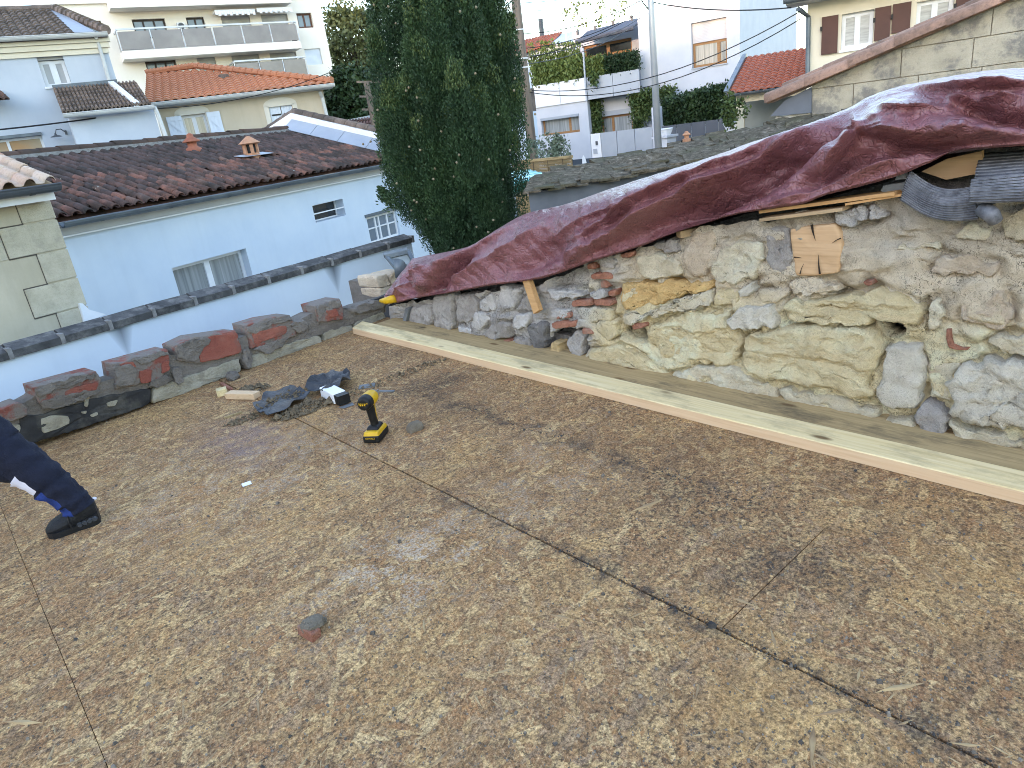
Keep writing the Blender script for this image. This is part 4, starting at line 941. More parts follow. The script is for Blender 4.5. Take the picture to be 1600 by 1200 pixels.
wallmesh(WH, [(sL-.5,-2.6),(sR+1.5,-2.6),(sR+1.5,zw),(sL-.5,zw)], [R4(rA), R4(rB), R4(rC)], reveal=.34).build("wall", m_white_b, wh)
MB().fbox(WH, sL-.4, sR-.1, -2.6, zw, -5.6, -.7).build("house_body", m_white_b, wh)
window(WH, wh, rA, .16, .07, (.5,), (), m_wframe, m_curtain, mw=.12)
w = window(WH, wh, rB, .24, .03, (), (), m_wframe, m_glass_dark); MB().fbox(WH, rB[0], rB[1], (rB[2]+rB[3])/2-.012, (rB[2]+rB[3])/2+.012, -.03, -.01).build("bar", m_wframe, w)
window(WH, wh, rC, .05, .05, (.30,.42,.70), (.55,), m_wframe, m_glass_blue, mw=.045)
MB().fbox(WH, rC[0]-.05, rC[1]+.05, rC[3], rC[3]+.07, -.05, .03).build("lintel_strip", m_gutter, wh)
MB().fbox(WH, sL, sR, zw-.09, zw+.04, .005, .07).build("eave_board", m_roller, wh)
MB().fbox(WH, sL, sR, zw-.115, zw-.093, .005, .09).build("eave_strip", m_wframe, wh)
gutter(WH, (sL+.45, ze-.02), (sR, ze-.02), .075, OV+.09, m_gutter, "gutter", wh, 7)
A_, B_ = WH.P(sL, ze+.02, OV), WH.P(sR, ze+.02, OV); D_, E_ = WH.P(sL, zr, RD), WH.P(sR, zr, RD)
ux = WH.s; uy = (D_-A_).normalized(); un = ux.cross(uy).normalized()
if un.z < 0: un = -un
Lr = (D_-A_).length; ncol = int(round((sR-sL)/.205)); pit = (sR-sL)/ncol; nrow = 14; ex = Lr/nrow
m = MB(); m.add([A_-un*.03, B_-un*.03, E_-un*.03, D_-un*.03], [(0,1,2,3)])
for c in range(ncol+1):                                # under (channel) tiles
    for r in range(nrow):
        rows_ = []
        for t_, rad, dz in ((r*ex-.02, .075, .01), ((r+1)*ex+.03, .088, -.01)):
            rows_.append([A_+ux*(pit*c+rad*math.cos(a))+uy*t_+un*(.075+dz-rad*.62*math.sin(a)) for a in [math.pi*k/5 for k in range(6)]])
        m.grid(rows_)
m.build("channel_tiles", m_oldtile, wh, True, kind="stuff")
tm = half_tile(.080, .062, ex*1.18, .018); tm.materials.append(m_oldtile)
cnt = 0
Mr = MB(); far_tiles = []
ordr = [(r, c) for r in range(nrow) for c in range(ncol)]
lost = {(2,9),(1,12),(4,20),(5,6),(3,29),(6,30)}
rest = []
for r, c in ordr:
    p = A_+ux*(pit*(c+.5)+random.gauss(0,.008))+uy*(r*ex-.05+random.gauss(0,.012)+(-.10 if (r,c) in lost else 0))+un*(.055+random.gauss(0,.006)+(.03 if (r,c) in lost else 0))
    y2 = (uy+ux*random.gauss(0,.03)+un*(.11+random.gauss(0,.018))).normalized(); z2 = (un-y2*un.dot(y2)).normalized(); x2 = y2.cross(z2)
    M = frame(p, x2, y2, z2)
    if cnt < 300: inst(tm, "canal_tile", M, wh); cnt += 1
    else: rest.append(M)
if rest:
    m = MB()
    for M in rest: m.add([M @ v.co for v in tm.vertices], [tuple(p.vertices) for p in tm.polygons])
    m.build("upper_canal_tiles", m_oldtile, wh, True, kind="stuff")
rt = half_tile(.15, .13, .44); rt.materials.append(m_oldridge)
sRr = WH.sz(453, 200, RD)[0]
k = 0; s = sL-.2
while s < sR:
    inst(rt, "ridge_tile", frame(WH.P(s, zr+.10+random.gauss(0,.008), RD), -WH.n, WH.s, Vector((0,0,1))), wh); s += .38
m = MB(); m.bar(WH.P(sL-.2, zr+.085, RD+.15), WH.P(sR, zr+.085, RD+.15), .06, .07); m.build("ridge_mortar", m_mjoint, wh)
def roofpt(px, py, off=0.):
    d = ray(px, py); t_ = (A_+un*(.08+off)-CAM).dot(un)/d.dot(un); return CAM+d*t_
# two terracotta vents
p = roofpt(303, 236); vt = MB(); vt.lathe(p, [(.17,-.06),(.17,.05),(.10,.09),(.10,.18),(.18,.19),(.18,.21),(.07,.29),(.07,.34),(.02,.37)], 10); v_ = vt.build("roof_vent", m_pot_red, wh, True, "small red terracotta vent near the ridge")
p = roofpt(395, 246); vt = MB(); vt.lathe(p, [(.175,-.08),(.175,.07)], 12); vt.lathe(p, [(.16,.07),(.16,.09)], 12)
for k in range(6):
    a = k*math.pi/3+.3; vt.bar(p+Vector((.147*math.cos(a),.147*math.sin(a),.085)), p+Vector((.147*math.cos(a),.147*math.sin(a),.285)), .07, .04, (math.cos(a),math.sin(a),0))
vt.lathe(p, [(.20,.275),(.24,.295),(.04,.44),(.0,.445)], 14)
v_ = vt.build("roof_vent", m_pot, wh, False, "buff terracotta vent with conical cap")
MB().lathe(p, [(.10,.0),(.10,.27)], 8).build("vent_core", m_room, v_)
m = MB(); m.slab([p-ux*.45-uy*.22+un*.09, p+ux*.42-uy*.2+un*.09, p+ux*.42+uy*.14+un*.05, p-ux*.45+uy*.08+un*.05], .006); m.build("lead_flashing", m_zinc, v_)
# party parapet on the right verge: zinc sheets, white band, tile coping
pw = thing("party_parapet", WH.P(sR, zr), "white gable parapet with zinc flashing sheets and old tile coping beside the canal roof", "parapet")
vy = [WH.P(sR, zr, RD), WH.P(sR+0, ze, OV)]
def vp_(t_, off, z): # along verge t 0 ridge..1 eave
    q = WH.P(sR+off, lerp(zr, ze, t_)+z, lerp(RD, OV, t_)); return q
m = MB(); m.prism([vp_(0,.14,-.8), vp_(1.03,.14,-.8), vp_(1.03,.14,.50), vp_(0,.14,.52)], WH.s*.35)
back = [vp_(0,.14,-.8), vp_(0,.14,.52), WH.P(sR+.14, zr+.52-1.0, RD-3.5), WH.P(sR+.14, zr-1.6, RD-3.5)]; m.prism(back, WH.s*.35); m.build("parapet_body", m_white_wall, pw)
for k in range(4):
    a, b = k/4*1.0, (k+1)/4*1.0-.004; m = MB(); m.slab([vp_(a,-.24,.14), vp_(b,-.24,.14), vp_(b,.135,.36), vp_(a,.135,.36)], .012); m.build("zinc_sheet", m_zinc, pw)
ct = half_tile(.15, .13, .42); ct.materials.append(m_greytile)
dv_ = (vp_(1,0,0)-vp_(0,0,0)).normalized()
for k in range(13):
    q = vp_(0,.31,.52)+dv_*(.36*k+.36); inst(ct, "coping_tile", frame(q, WH.s, -dv_, (WH.s.cross(-dv_)).normalized()), pw)
bd = (back[2]-back[1]).normalized()
for k in range(9):
    q = back[1]+WH.s*.17+bd*(.36*k+.36); zz = WH.s.cross(bd).normalized(); zz = zz if zz.z > 0 else -zz
    inst(ct, "coping_tile", frame(q, (-bd).cross(zz), -bd, zz), pw)

# ---------------------------------------------------------------- roof beyond, blue gutter
rb = thing("distant_tiled_roof", far(565, 200, 27), "strip of old tiled roof with blue gutter left of the cypress", "roof")
q = [far(535,214,27), far(640,222,27), far(640,178,30), far(540,189,30)]
wavy(*q, 22, 6, .06, m_oldtile, "tile_field", rb); MB().bar(far(545,190,30.2), far(640,172,30.2), .16, .16).build("ridge_gutter", m_zinc, rb)
MB().hexa([(p.x, p.y, -2.6) for p in q]+[(p.x, p.y, p.z-.1) for p in q]).build("wall", m_white_wall, rb)

# ---------------------------------------------------------------- tan building at the left edge
TB = Fac(72, 300, 8.5, 14)
tb = thing("tan_building", TB.P(0, -2.6), "tan rendered building with stone quoins and pale roman tiles at the left edge", "house")
sr = TB.sz(75, 303)[0]; sr2 = TB.sz(133, 482)[0]; sr = (sr+sr2)/2; zt_ = TB.sz(40, 307)[1]
wallmesh(TB, [(sr-4,-2.6),(sr,-2.6),(sr,zt_),(sr-4,zt_)], thick=.5).build("wall", m_tan, tb)
zq = [TB.sz(*p)[1] for p in ((60,325),(60,363),(75,400),(88,432),(100,470))]
zq = [zt_-.03, zt_-.25]+[zt_-.25-.30*k for k in range(1, 5)]
for k in range(5):
    wdt = (.30, .52, .28, .50, .30)[k]; wdt2 = wdt
    m = MB(); m.fbox(TB, sr-wdt, sr+.012, zq[k+1]+.006, zq[k]-.006, -.2, .014); o = m.build("quoin_stone", m_tan_stone, tb); bv = o.modifiers.new("b", 'BEVEL'); bv.width = .008; bv.segments = 2
m = MB(); m.fbox(TB, sr-1.6, sr-.535, zq[2]+.006, zq[1]-.006, -.2, .012); m.build("render_block", m_tan_stone, tb)
gr = simple("groove_dark", (.07,.06,.05), (.1,.085,.07), 20)
m = MB()
for k in range(5):
    w0 = (.30, .52, .28, .50, .30)[k]; w1 = (.52, .28, .50, .30, .30)[k]
    m.fbox(TB, sr-max(w0, w1)-.004, sr-min(w0,w1)+.004, zq[k+1]-.006, zq[k+1]+.006, -.02, .006); m.fbox(TB, sr-w0-.006, sr-w0+.006, zq[k+1], zq[k], -.02, .006)
m.build("quoin_groove", gr, tb)
# small white bracket beside the tan building
m = MB(); m.prism([TB.at(x, y, .05) for x, y in ((124,474),(129,474),(140,484),(166,491),(132,504))], TB.n*-.05); m.build("wall_bracket", m_white, None, False, "small white wedge bracket between the tan gable and the boundary wall", "bracket")
eL = TB.sz(0, 296, .25); eR = TB.sz(81, 284, .25); zE = (eL[1]+eR[1])/2
gutter(TB, (eR[0]-3, zE-.02), (eR[0], zE-.02), .07, .36, m_darkgutter, "gutter", tb, 6)
MB().fbox(TB, eR[0]-3, eR[0]-.02, zE-.16, zE-.05, 0.02, .26).build("fascia_board", m_wframe, tb)
a = TB.P(eR[0]-2.4, zE+.02, .3); b = TB.P(eR[0], zE+.02, .3); rise = 1.05; dp = 3.3
c_, d_ = TB.P(eR[0], zE+rise, .3-dp), TB.P(eR[0]-2.4, zE+rise, .3-dp)
ux2 = TB.s; uy2 = (d_-a).normalized(); un2 = ux2.cross(uy2).normalized(); un2 = un2 if un2.z > 0 else -un2
# roman tile: flat pan plus barrel
vs, fs = [], []
prof = [(-.15,0),(-.13,-.012),(-.06,-.018),(-.02,-.01),(0,.03),(.03,.066),(.075,.082),(.12,.066),(.148,.02),(.152,0)]
for y, up in ((0,.022),(.44,0)):
    for x, z in prof: vs.append((x, y, z+up))
for x, z in prof: vs.append((x, 0.002, z+.004))
n_ = len(prof); fs = [(i, i+1, n_+i+1, n_+i) for i in range(n_-1)]+[(2*n_+i, 2*n_+i+1, i+1, i) for i in range(n_-1)]
rm = bpy.data.meshes.new("roman_tile"); rm.from_pydata(vs, [], fs); rm.polygons.foreach_set('use_smooth', [True]*len(fs)); rm.materials.append(m_paletile)
kf = .60
for r in range(15):
    for c in range(13):
        p = b-ux2*(.10+.3*kf*c)+uy2*(r*.385*kf-.06)+un2*(.0+random.gauss(0,.002))
        inst(rm, "roman_tile", frame(p, ux2*kf, (uy2+un2*.03).normalized()*kf, un2*kf), tb)
lo_ = un2*-.05
MB().slab([a+lo_, b+lo_, c_+lo_, d_+lo_], .01).build("roof_deck_board", m_lath, tb)

# ---------------------------------------------------------------- white two-storey house, far left
W2 = Fac(80, 100, 25, -10.3)
w2 = thing("white_house", W2.P(0,-2.6), "white two-storey house with grey tiled roof, swan-neck lamp and lower wing at far left", "house")
rW = W2.rect([(57,88),(96,84),(113,132),(72,137)]); rBig = W2.rect([(-30,225),(65,207),(74,245),(-20,255)])
sr = (W2.sz(163,60)[0]+W2.sz(183,130)[0])/2; sl_ = W2.sz(-150,80)[0]; zE = (W2.sz(0,68)[1]+W2.sz(155,57)[1])/2
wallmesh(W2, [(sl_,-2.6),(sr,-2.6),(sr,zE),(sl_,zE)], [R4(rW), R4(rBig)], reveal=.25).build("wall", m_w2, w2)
MB().fbox(W2, sl_, sr-.02, -2.6, zE, -8, -.8).build("house_body", m_w2, w2)
window(W2, w2, (rW[0], rW[1], rW[2], rW[3]-.12), .2, .09, (.5,), (), m_wframe, m_roller, sill=m_wframe, mw=.16)
MB().fbox(W2, rW[0], rW[1], rW[3]-.11, rW[3], -.2, -.1).build("shutter_box", m_roller, w2)
ww = window(W2, w2, rBig, .2, .07, (.42,), (), m_wframe, simple("painted_room_glass", (.30,.28,.22), (.36,.2,.1), 1.1, .2))  # warm room tones painted into the pane colour
MB().fbox(W2, rBig[0]-.1, rBig[1]+.03, rBig[3], rBig[3]+.08, -.1, .06).build("window_hood", m_gutter, w2)
for k in range(3): MB().fbox(W2, sl_, sr+.03+.05*k, zE-.42+.14*k, zE-.285+.14*k, .003, .06+.06*k).build("cornice", m_cream, w2)
gutter(W2, (sl_, zE+.06), (sr+.1, zE+.06), .1, .34, m_wgutter, "gutter", w2)
zR = (W2.sz(0,21,-3)[1]+W2.sz(80,15,-3)[1])/2
a = W2.P(sl_, zE+.06, .25); b = W2.P(sr+.1, zE+.06, .25); sx = W2.sz(84,14,-3)[0]; c_ = W2.P(sx, zR, -3); d_ = W2.P(sl_, zR, -3)
sz_ = W2.sz(118, 53, .25)[0]; bz = W2.P(sz_, zE+.06, .25)
wavy(a, bz, W2.P(W2.sz(80,17,-3)[0], zR, -3), d_, int((sz_-sl_)/.20), 10, .06, m_greytile, "tile_field", w2)
m = MB(); m.slab([W2.P(sz_-.02, zE+.1, .25), W2.P(sr-.2, zE+.1, .25), W2.P(sx, zR+.03, -3), W2.P(sx-.15, zR+.03, -3)], .02); m.build("zinc_valley", m_zinc, w2)
m = MB()
for k in range(12): q = b.lerp(c_, k/12); q2 = b.lerp(c_, (k+1.1)/12); m.tube([q+Vector((0,0,.09)), q2+Vector((0,0,.05))], [.14,.11], 8)
m.build("verge_tiles", m_greytile, w2, kind="stuff")
m = MB(); m.tube([d_+Vector((0,0,.05)), c_+Vector((0,0,.05))], .12, 8); m.build("ridge", m_greytile, w2)
MB().hexa([a-Vector((0,0,.1)), b-Vector((0,0,.1)), W2.P(sr,zE,-6), W2.P(sl_,zE,-6), d_-Vector((0,0,.1)), c_-Vector((0,0,.1)), c_-Vector((0,0,.15)), d_-Vector((0,0,.15))]).build("roof_body", m_greytile, w2)
m = MB(); pts = [W2.at(150,58,.3), W2.at(152,62,.1), W2.at(171,128,.1), W2.at(173,131,.3)]; m.tube(pts, .05, 8); m.build("downpipe", m_wgutter, w2)
m = MB(); l0 = W2.at(103,207,.05); m.tube([l0, l0+W2.n*.12+Vector((0,0,.10))-W2.s*.1, l0+W2.n*.2+Vector((0,0,.09))-W2.s*.22, l0+W2.n*.22-W2.s*.27+Vector((0,0,-.02))], .014, 6); lo_ = l0+W2.n*.22-W2.s*.27
m.lathe(lo_+Vector((0,0,-.16)), [(.15,.06),(.13,.075),(.035,.11),(.02,.16)], 12); m.bar(l0-Vector((0,0,.06)), l0+Vector((0,0,.06)), .06, .03, W2.n); m.build("swan_neck_lamp", m_darkgutter, w2)
# lower wing
wd = 2.2; zG = (W2.sz(108,180,wd)[1]+W2.sz(235,164,wd)[1])/2; wl, wr = W2.sz(106,182,wd)[0], W2.sz(240,166,wd)[0]
wallmesh(W2, [(wl,-2.6),(wr,-2.6),(wr,zG-.05),(wl,zG-.05)], d=wd-.25, thick=1.9).build("wing_wall", m_w2, w2)
gutter(W2, (wl-.1, zG), (wr, zG), .1, wd+.1, m_wgutter, "gutter", w2)
t0 = W2.sz(70,141,.02); t1 = W2.sz(184,130,.02); ztw = (t0[1]+t1[1])/2
wavy(W2.P(wl-.1, zG+.03, wd), W2.P(wr-.05, zG+.03, wd), W2.P(wr-.05, ztw, .02), W2.P(wl-.1, ztw, .02), 22, 7, .07, m_greytile, "tile_field", w2)
m = MB(); m.bar(W2.P(wl-.1, ztw+.03, .1), W2.P(sr, ztw+.05, .1), .1, .12); m.build("roof_flashing", m_gutter, w2)
m = MB(); m.bar(W2.at(174,131,.3), W2.at(214,164,wd), .16, .14); m.build("rain_pipe", m_wframe, w2)
m = MB(); m.tube([W2.at(241,167,wd+.05), W2.at(247,180,wd+.02), W2.at(262,222,wd+.02)], .06, 8); m.build("downpipe", m_wgutter, w2)
pr = [W2.at(-60,160,.9), W2.at(15,155,.9), W2.at(2,143,.05), W2.at(-60,150,.05)]
wavy(*pr, 8, 3, .06, m_oldtile, "porch_tiles", w2)

# ---------------------------------------------------------------- beige house with orange roof
BH = Fac(300, 165, 26.5, -20)
bh = thing("beige_house", BH.P(0,-2.6), "beige house with orange tiled roof and white shutters", "house")
zE = (BH.sz(260,164)[1]+BH.sz(380,154)[1]+BH.sz(505,141)[1])/3; sL_ = BH.sz(240,166)[0]; sR_ = (BH.sz(505,142)[0]+BH.sz(513,182)[0])/2
r1 = BH.rect([(283,182),(321,176),(328,214),(291,220)]); r2 = BH.rect([(419,169),(455,163),(463,190),(427,196)])
wallmesh(BH, [(sL_,-2.6),(sR_,-2.6),(sR_,zE),(sL_,zE)], [R4(r1), R4(r2)]).build("wall", m_beige, bh)
MB().fbox(BH, sL_, sR_, -2.6, zE, -9, -.8).build("house_body", m_beige, bh)
window(BH, bh, r1, .14, .08, (.5,), (), m_wframe, m_curtain, mw=.13)
m_pale = stucco("pale_surround", (.62,.58,.50), (.66,.62,.54), streak=.03)
for r_ in (r1, r2):
    m = MB(); n_ = 10; w_ = r_[1]-r_[0]; cx = (r_[0]+r_[1])/2
    top = [(cx+(w_/2+.16)*math.cos(math.pi*(1-k/n_)), r_[3]+.06+.22*math.sin(math.pi*k/n_)) for k in range(n_+1)]
    low = [(r_[1]+.005, r_[3]+.005), (r_[0]-.005, r_[3]+.005)]
    m.prism([BH.P(s_, z_, .03) for s_, z_ in top+low], BH.n*-.03)
    m.fbox(BH, r_[0]-.16, r_[0]-.005, r_[2], r_[3]+.06, 0.002, .03); m.fbox(BH, r_[1]+.005, r_[1]+.16, r_[2], r_[3]+.06, 0.002, .03); m.build("window_surround", m_pale, bh)
def shutter(F, r, d, mat, name, parent, boards=4, brace=True, mb2=None):
    m = MB(); w_ = (r[1]-r[0])/boards
    for k in range(boards): m.fbox(F, r[0]+k*w_+.004, r[0]+(k+1)*w_-.004, r[2], r[3], d, d+.03)
    m.fbox(F, r[0]+.01, r[1]-.01, r[2]+.01, r[3]-.01, d-.01, d+.004)
    if brace:
        for zf in (.14, .86): z_ = lerp(r[2], r[3], zf); m.fbox(F, r[0], r[1], z_-.05, z_+.05, d+.03, d+.05)
        m.bar(F.P(r[0]+.05, lerp(r[2],r[3],.8), d+.042), F.P(r[1]-.05, lerp(r[2],r[3],.2), d+.042), .07, .02, F.n)
    return m.build(name, mat, parent)
shutter(BH, BH.rect([(260,184),(283,180),(292,214),(268,218)]), .04, m_shutter, "shutter", bh)
shutter(BH, BH.rect([(323,176),(343,173),(351,208),(331,212)]), .04, m_shutter, "shutter", bh)
cx = (r2[0]+r2[1])/2
for a_, b_ in ((r2[0]+.01, cx-.01), (cx+.01, r2[1]-.01)):
    o = shutter(BH, (a_, b_, r2[2], r2[3]), -.1, m_shutter, "shutter", bh, 4, False)
    MB().fbox(BH, a_+.05, b_-.02, r2[3]-.28, r2[3]-.23, -.065, -.05).build("strap_hinge", m_black, o)
gutter(BH, (sL_-.3, zE+.1), (sR_+.35, zE+.1), .11, .5, m_wgutter, "gutter", bh)
m = MB(); m.fbox(BH, sL_-.3, sR_+.3, zE-.02, zE+.07, .004, .38); m.build("soffit", m_wgutter, bh)
sRd = BH.sz(305,109,-4.5)[0]; zRd = BH.sz(305,110,-4.5)[1]
a = BH.P(sL_-.2, zE+.12, .45); b = BH.P(sR_+.3, zE+.12, .45); d_ = BH.P(sL_-.2, zRd, -4.5); c_ = BH.P(sR_+.3, zRd, -4.5)
fh = (sRd-sL_+.2)/(sR_+.5-sL_)
wavy(a, b, c_, d_, int((sR_-sL_)/.23), 14, .06, m_orangetile, "tile_field", bh, tmax=lambda u: 1 if u < fh else (1-u)/(1-fh))
hp = BH.P(sRd, zRd+.08, -4.5)
m = MB()
for k in range(22): q = b.lerp(hp, k/22); q2 = b.lerp(hp, (k+1.1)/22); m.tube([q+Vector((0,0,.1)), q2+Vector((0,0,.08))], [.12,.10], 7)
for k in range(14): q = hp.lerp(d_, k/14); q2 = hp.lerp(d_, (k+1.1)/14); m.tube([q+Vector((0,0,.1)), q2+Vector((0,0,.08))], [.12,.10], 7)
m.build("ridge_tiles", m_orangetile, bh, kind="stuff")
m = MB(); m.add([a, b, BH.P(sRd, zRd, -4.5), d_, BH.P(sR_+.3, zE+.1, -9), BH.P(sL_-.2, zE+.1, -9)], [(0,1,2,3), (1,4,2), (4,5,3,2)]); m.build("roof_body", m_orangetile, bh)
m = MB(); m.tube([BH.at(500,144,.2), BH.at(503,152,.06), BH.at(512,186,.06)], .06, 8); m.build("downpipe", m_wgutter, bh)
bz_ = BH.at(350,121,-2.2); MB().box(bz_.x-.15, bz_.x+.15, bz_.y-.1, bz_.y+.1, bz_.z-.1, bz_.z+.1).build("roof_hatch", m_greytile, bh)

# ---------------------------------------------------------------- apartment block
AP = Fac(330, 70, 45, -8.8)
ap = thing("apartment_building", AP.P(0,-2.6), "cream apartment block with long glass balconies behind the orange roof", "apartment building")
s0 = AP.sz(70,60)[0]; s1 = (AP.sz(500,2)[0]+AP.sz(527,145)[0])/2
zT = AP.sz(300,2)[1]
rects = dict(a=[(207,31),(257,29),(265,58),(213,62)], b=[(290,27),(318,26),(325,52),(297,54)], c=[(345,25),(389,23),(397,56),(352,58)], d=[(407,23),(447,20),(456,52),(414,54)], e=[(463,20),(486,18),(491,43),(467,44)], f=[(130,35),(158,34),(166,63),(138,65)],
    g=[(227,96),(275,93),(280,118),(232,120)], h=[(308,89),(336,87),(342,118),(313,119)], i=[(362,86),(405,83),(411,118),(368,119)], j=[(421,80),(462,78),(468,112),(427,114)], k=[(476,77),(500,75),(505,100),(480,102)], l=[(504,140),(512,139),(516,154),(508,155)])
rc = {k: AP.rect(v) for k, v in rects.items()}
zt1 = np.mean([rc[k][3] for k in 'abcd']); zt2 = np.mean([rc[k][3] for k in 'ghij'])
for k in 'abcdef': rc[k] = (rc[k][0], rc[k][1], rc[k][2], zt1+(0 if k in 'cd' else 0))
wallmesh(AP, [(s0,-2.6),(s1,-2.6),(s1,zT),(s0,zT)], [R4(rc[k]) for k in rc], reveal=.3, thick=.4).build("wall", m_apt, ap)
MB().fbox(AP, s0, s1, -2.6, zT, -12, -.9).build("building_body", m_apt, ap)
sp = AP.sz(172,10,1.1)[0]; sp2 = AP.sz(455,0,1.1)[0]
MB().fbox(AP, sp, sp2, zt1+.35, zT+.02, .004, 1.1).build("roof_band", m_apt, ap)
MB().fbox(AP, s0-.1, s1+.1, zT, zT+.12, -12, .15).build("roof_edge", m_apt, ap)
MB().fbox(AP, AP.sz(254,0,-4)[0], AP.sz(300,0,-4)[0], zT, zT+.9, -5, -4).build("roof_chimney", m_beige, ap)
br = simple("brown_frame", (.12,.05,.035), (.1,.045,.03), 4, .5); blk = simple("dark_frame", (.05,.035,.03), (.04,.03,.028), 4, .5)
window(AP, ap, rc['a'], .2, .09, (.33,.66), (), blk, m_glass_blue); window(AP, ap, rc['b'], .2, .09, (.5,), (), blk, m_glass_blue); window(AP, ap, rc['e'], .2, .1, (.5,), (), br, m_glass_blue); window(AP, ap, rc['f'], .2, .1, (), (.4,), br, m_glass_blue)
window(AP, ap, rc['g'], .2, .09, (.33,.66), (), blk, m_glass); window(AP, ap, rc['l'], .2, .06, (), (), m_wframe, m_roller)
for k, fr in (('h',.5), ('i',.62)):
    r_ = rc[k]; window(AP, ap, r_, .22, .09, (.33,.66) if k == 'i' else (.5,), (), blk, m_curtain)
    slats(AP, (r_[0]+.01, r_[1]-.01, lerp(r_[2], r_[3], fr), r_[3]-.01), -.08, 8, MB()).build("roller_shutter", m_roller, ap)
for k in 'cdj': slats(AP, (rc[k][0]+.01, rc[k][1]-.01, rc[k][2], rc[k][3]-.01), -.12, 18, MB()).build("roller_shutter", m_roller, ap)
slats(AP, (rc['k'][0]+.01, rc['k'][1]-.01, rc['k'][2]+.01, rc['k'][3]-.01), -.1, 14, MB()).build("roller_shutter", m_shutter, ap)
m_bal = simple("smoked_glass", (.15,.125,.125), (.21,.18,.175), 1, .15, spec=.7); m_rail = simple("pale_rail", (.6,.63,.66), (.52,.55,.58), 3, .4)
def balcony(sa, sb, zs, lab):
    D = 1.3
    b_ = MB(); b_.fbox(AP, sa, sb, zs-.38, zs, .004, D); o = b_.build("balcony", m_apt, ap)
    n_ = max(3, int((sb-sa)/1.35)); w_ = (sb-sa)/n_
    for k in range(n_): MB().fbox(AP, sa+k*w_+.05, sa+(k+1)*w_-.05, zs+.06, zs+.88, D-.07, D-.05).build("glass_panel", m_bal, o)
    MB().fbox(AP, sa+.05, sa+.07, zs+.06, zs+.88, .1, D-.1).build("glass_panel", m_bal, o); MB().fbox(AP, sb-.07, sb-.05, zs+.06, zs+.88, .1, D-.1).build("glass_panel", m_bal, o)
    m = MB(); m.fbox(AP, sa, sb, zs+.95, zs+1.03, D-.1, D-.02); m.fbox(AP, sa, sa+.06, zs+.95, zs+1.03, 0.01, D-.1); m.fbox(AP, sb-.06, sb, zs+.95, zs+1.03, 0.01, D-.1)
    for k in range(n_+1): m.fbox(AP, sa+k*w_-.02, sa+k*w_+.02, zs, zs+.95, D-.08, D-.04)
    m.build("railing", m_rail, o)
bs0, bs1 = AP.sz(191,80,1.3)[0], AP.sz(469,64,1.3)[0]
balcony(bs0, bs1, (AP.sz(195,80,1.3)[1]+AP.sz(330,73,1.3)[1]+AP.sz(468,62,1.3)[1])/3, "")
balcony(AP.sz(369,110,1.3)[0], AP.sz(480,103,1.3)[0], (AP.sz(375,125,1.3)[1]+AP.sz(481,119,1.3)[1])/2, "")
for q in ([(335,16),(398,13),(399,21),(337,23)], [(401,13),(456,10),(457,17),(402,19)]):
    r_ = AP.rect(q, .8); m = MB(); m.fbox(AP, r_[0], r_[1], r_[3]-.12, r_[3], .2, .8)
    n_ = 14; w_ = (r_[1]-r_[0])/n_
    for k in range(n_): m.fbox(AP, r_[0]+k*w_, r_[0]+(k+1)*w_-.01, r_[2]-.06*(k % 2), r_[3]-.12, .76, .8)
    m.build("awning", m_wframe, ap)
for q in ([(276,36),(287,34),(293,52),(281,54)], [(297,99),(305,98),(308,112),(300,113)]):
    r_ = AP.rect(q, .3); m = MB(); m.fbox(AP, r_[0], r_[1], r_[2], r_[3], .02, .3); o = m.build("air_conditioner", m_white, ap)
    for k in (.25, .7):
        c0 = AP.P((r_[0]+r_[1])/2, lerp(r_[2], r_[3], k), .305); mm = MB(); mm.tube([c0, c0+AP.n*.01], min(.25, (r_[1]-r_[0])*.4), 12); mm.build("fan_grille", m_darkgutter, o)
# ---------------------------------------------------------------- foliage helper
def leaves(name, cent, size, mat, parent=None, up=None, aspect=1.8, lean=.6, **kw):
    """many leaf-sized quads (folded diamonds) at the centres; up: preferred growth direction per leaf"""
    n = len(cent); cent = np.asarray(cent, float); size = np.broadcast_to(np.asarray(size, float), (n,))
    d = rng.normal(size=(n, 3)); d /= np.linalg.norm(d, axis=1)[:, None]
    if up is not None: d = d*lean+np.asarray(up); d /= np.linalg.norm(d, axis=1)[:, None]
    s = np.cross(d, rng.normal(size=(n, 3))); s /= np.linalg.norm(s, axis=1)[:, None]
    L = d*(size*aspect/2)[:, None]; Wd = s*(size/2)[:, None]
    v = np.stack([cent-L, cent+Wd-L*.1, cent+L, cent-Wd-L*.1], 1).reshape(-1, 3)
    lo = v.min(0); hi = v.max(0); c = np.array([(lo[0]+hi[0])/2, (lo[1]+hi[1])/2, lo[2]]); v = v-c
    me = bpy.data.meshes.new(name); me.vertices.add(4*n); me.vertices.foreach_set('co', v.astype(np.float32).ravel())
    me.loops.add(4*n); me.loops.foreach_set('vertex_index', np.arange(4*n, dtype=np.int32))
    me.polygons.add(n); me.polygons.foreach_set('loop_start', np.arange(0, 4*n, 4, dtype=np.int32)); me.polygons.foreach_set('loop_total', np.full(n, 4, np.int32))
    me.update(calc_edges=True); me.validate(); me.materials.append(mat)
    o = bpy.data.objects.new(name, me); C.objects.link(o); place(o, Vector(c), parent)
    tag(o, kw.get('label'), kw.get('cat'), kw.get('group'), kw.get('kind')); return o
def clumps(c, rad, n, nc, cl):
    """points in leaf clumps spread through an ellipsoid, sparser at the centre"""
    u = rng.normal(size=(nc, 3)); u /= np.linalg.norm(u, axis=1)[:, None]; r = rng.uniform(.25, 1, nc)**.45
    cc = u*r[:, None]*np.array(rad)+np.array(c); k = rng.integers(0, nc, n)
    return cc[k]+rng.normal(size=(n, 3))*cl*rng.uniform(.5, 1.3, nc)[k][:, None]
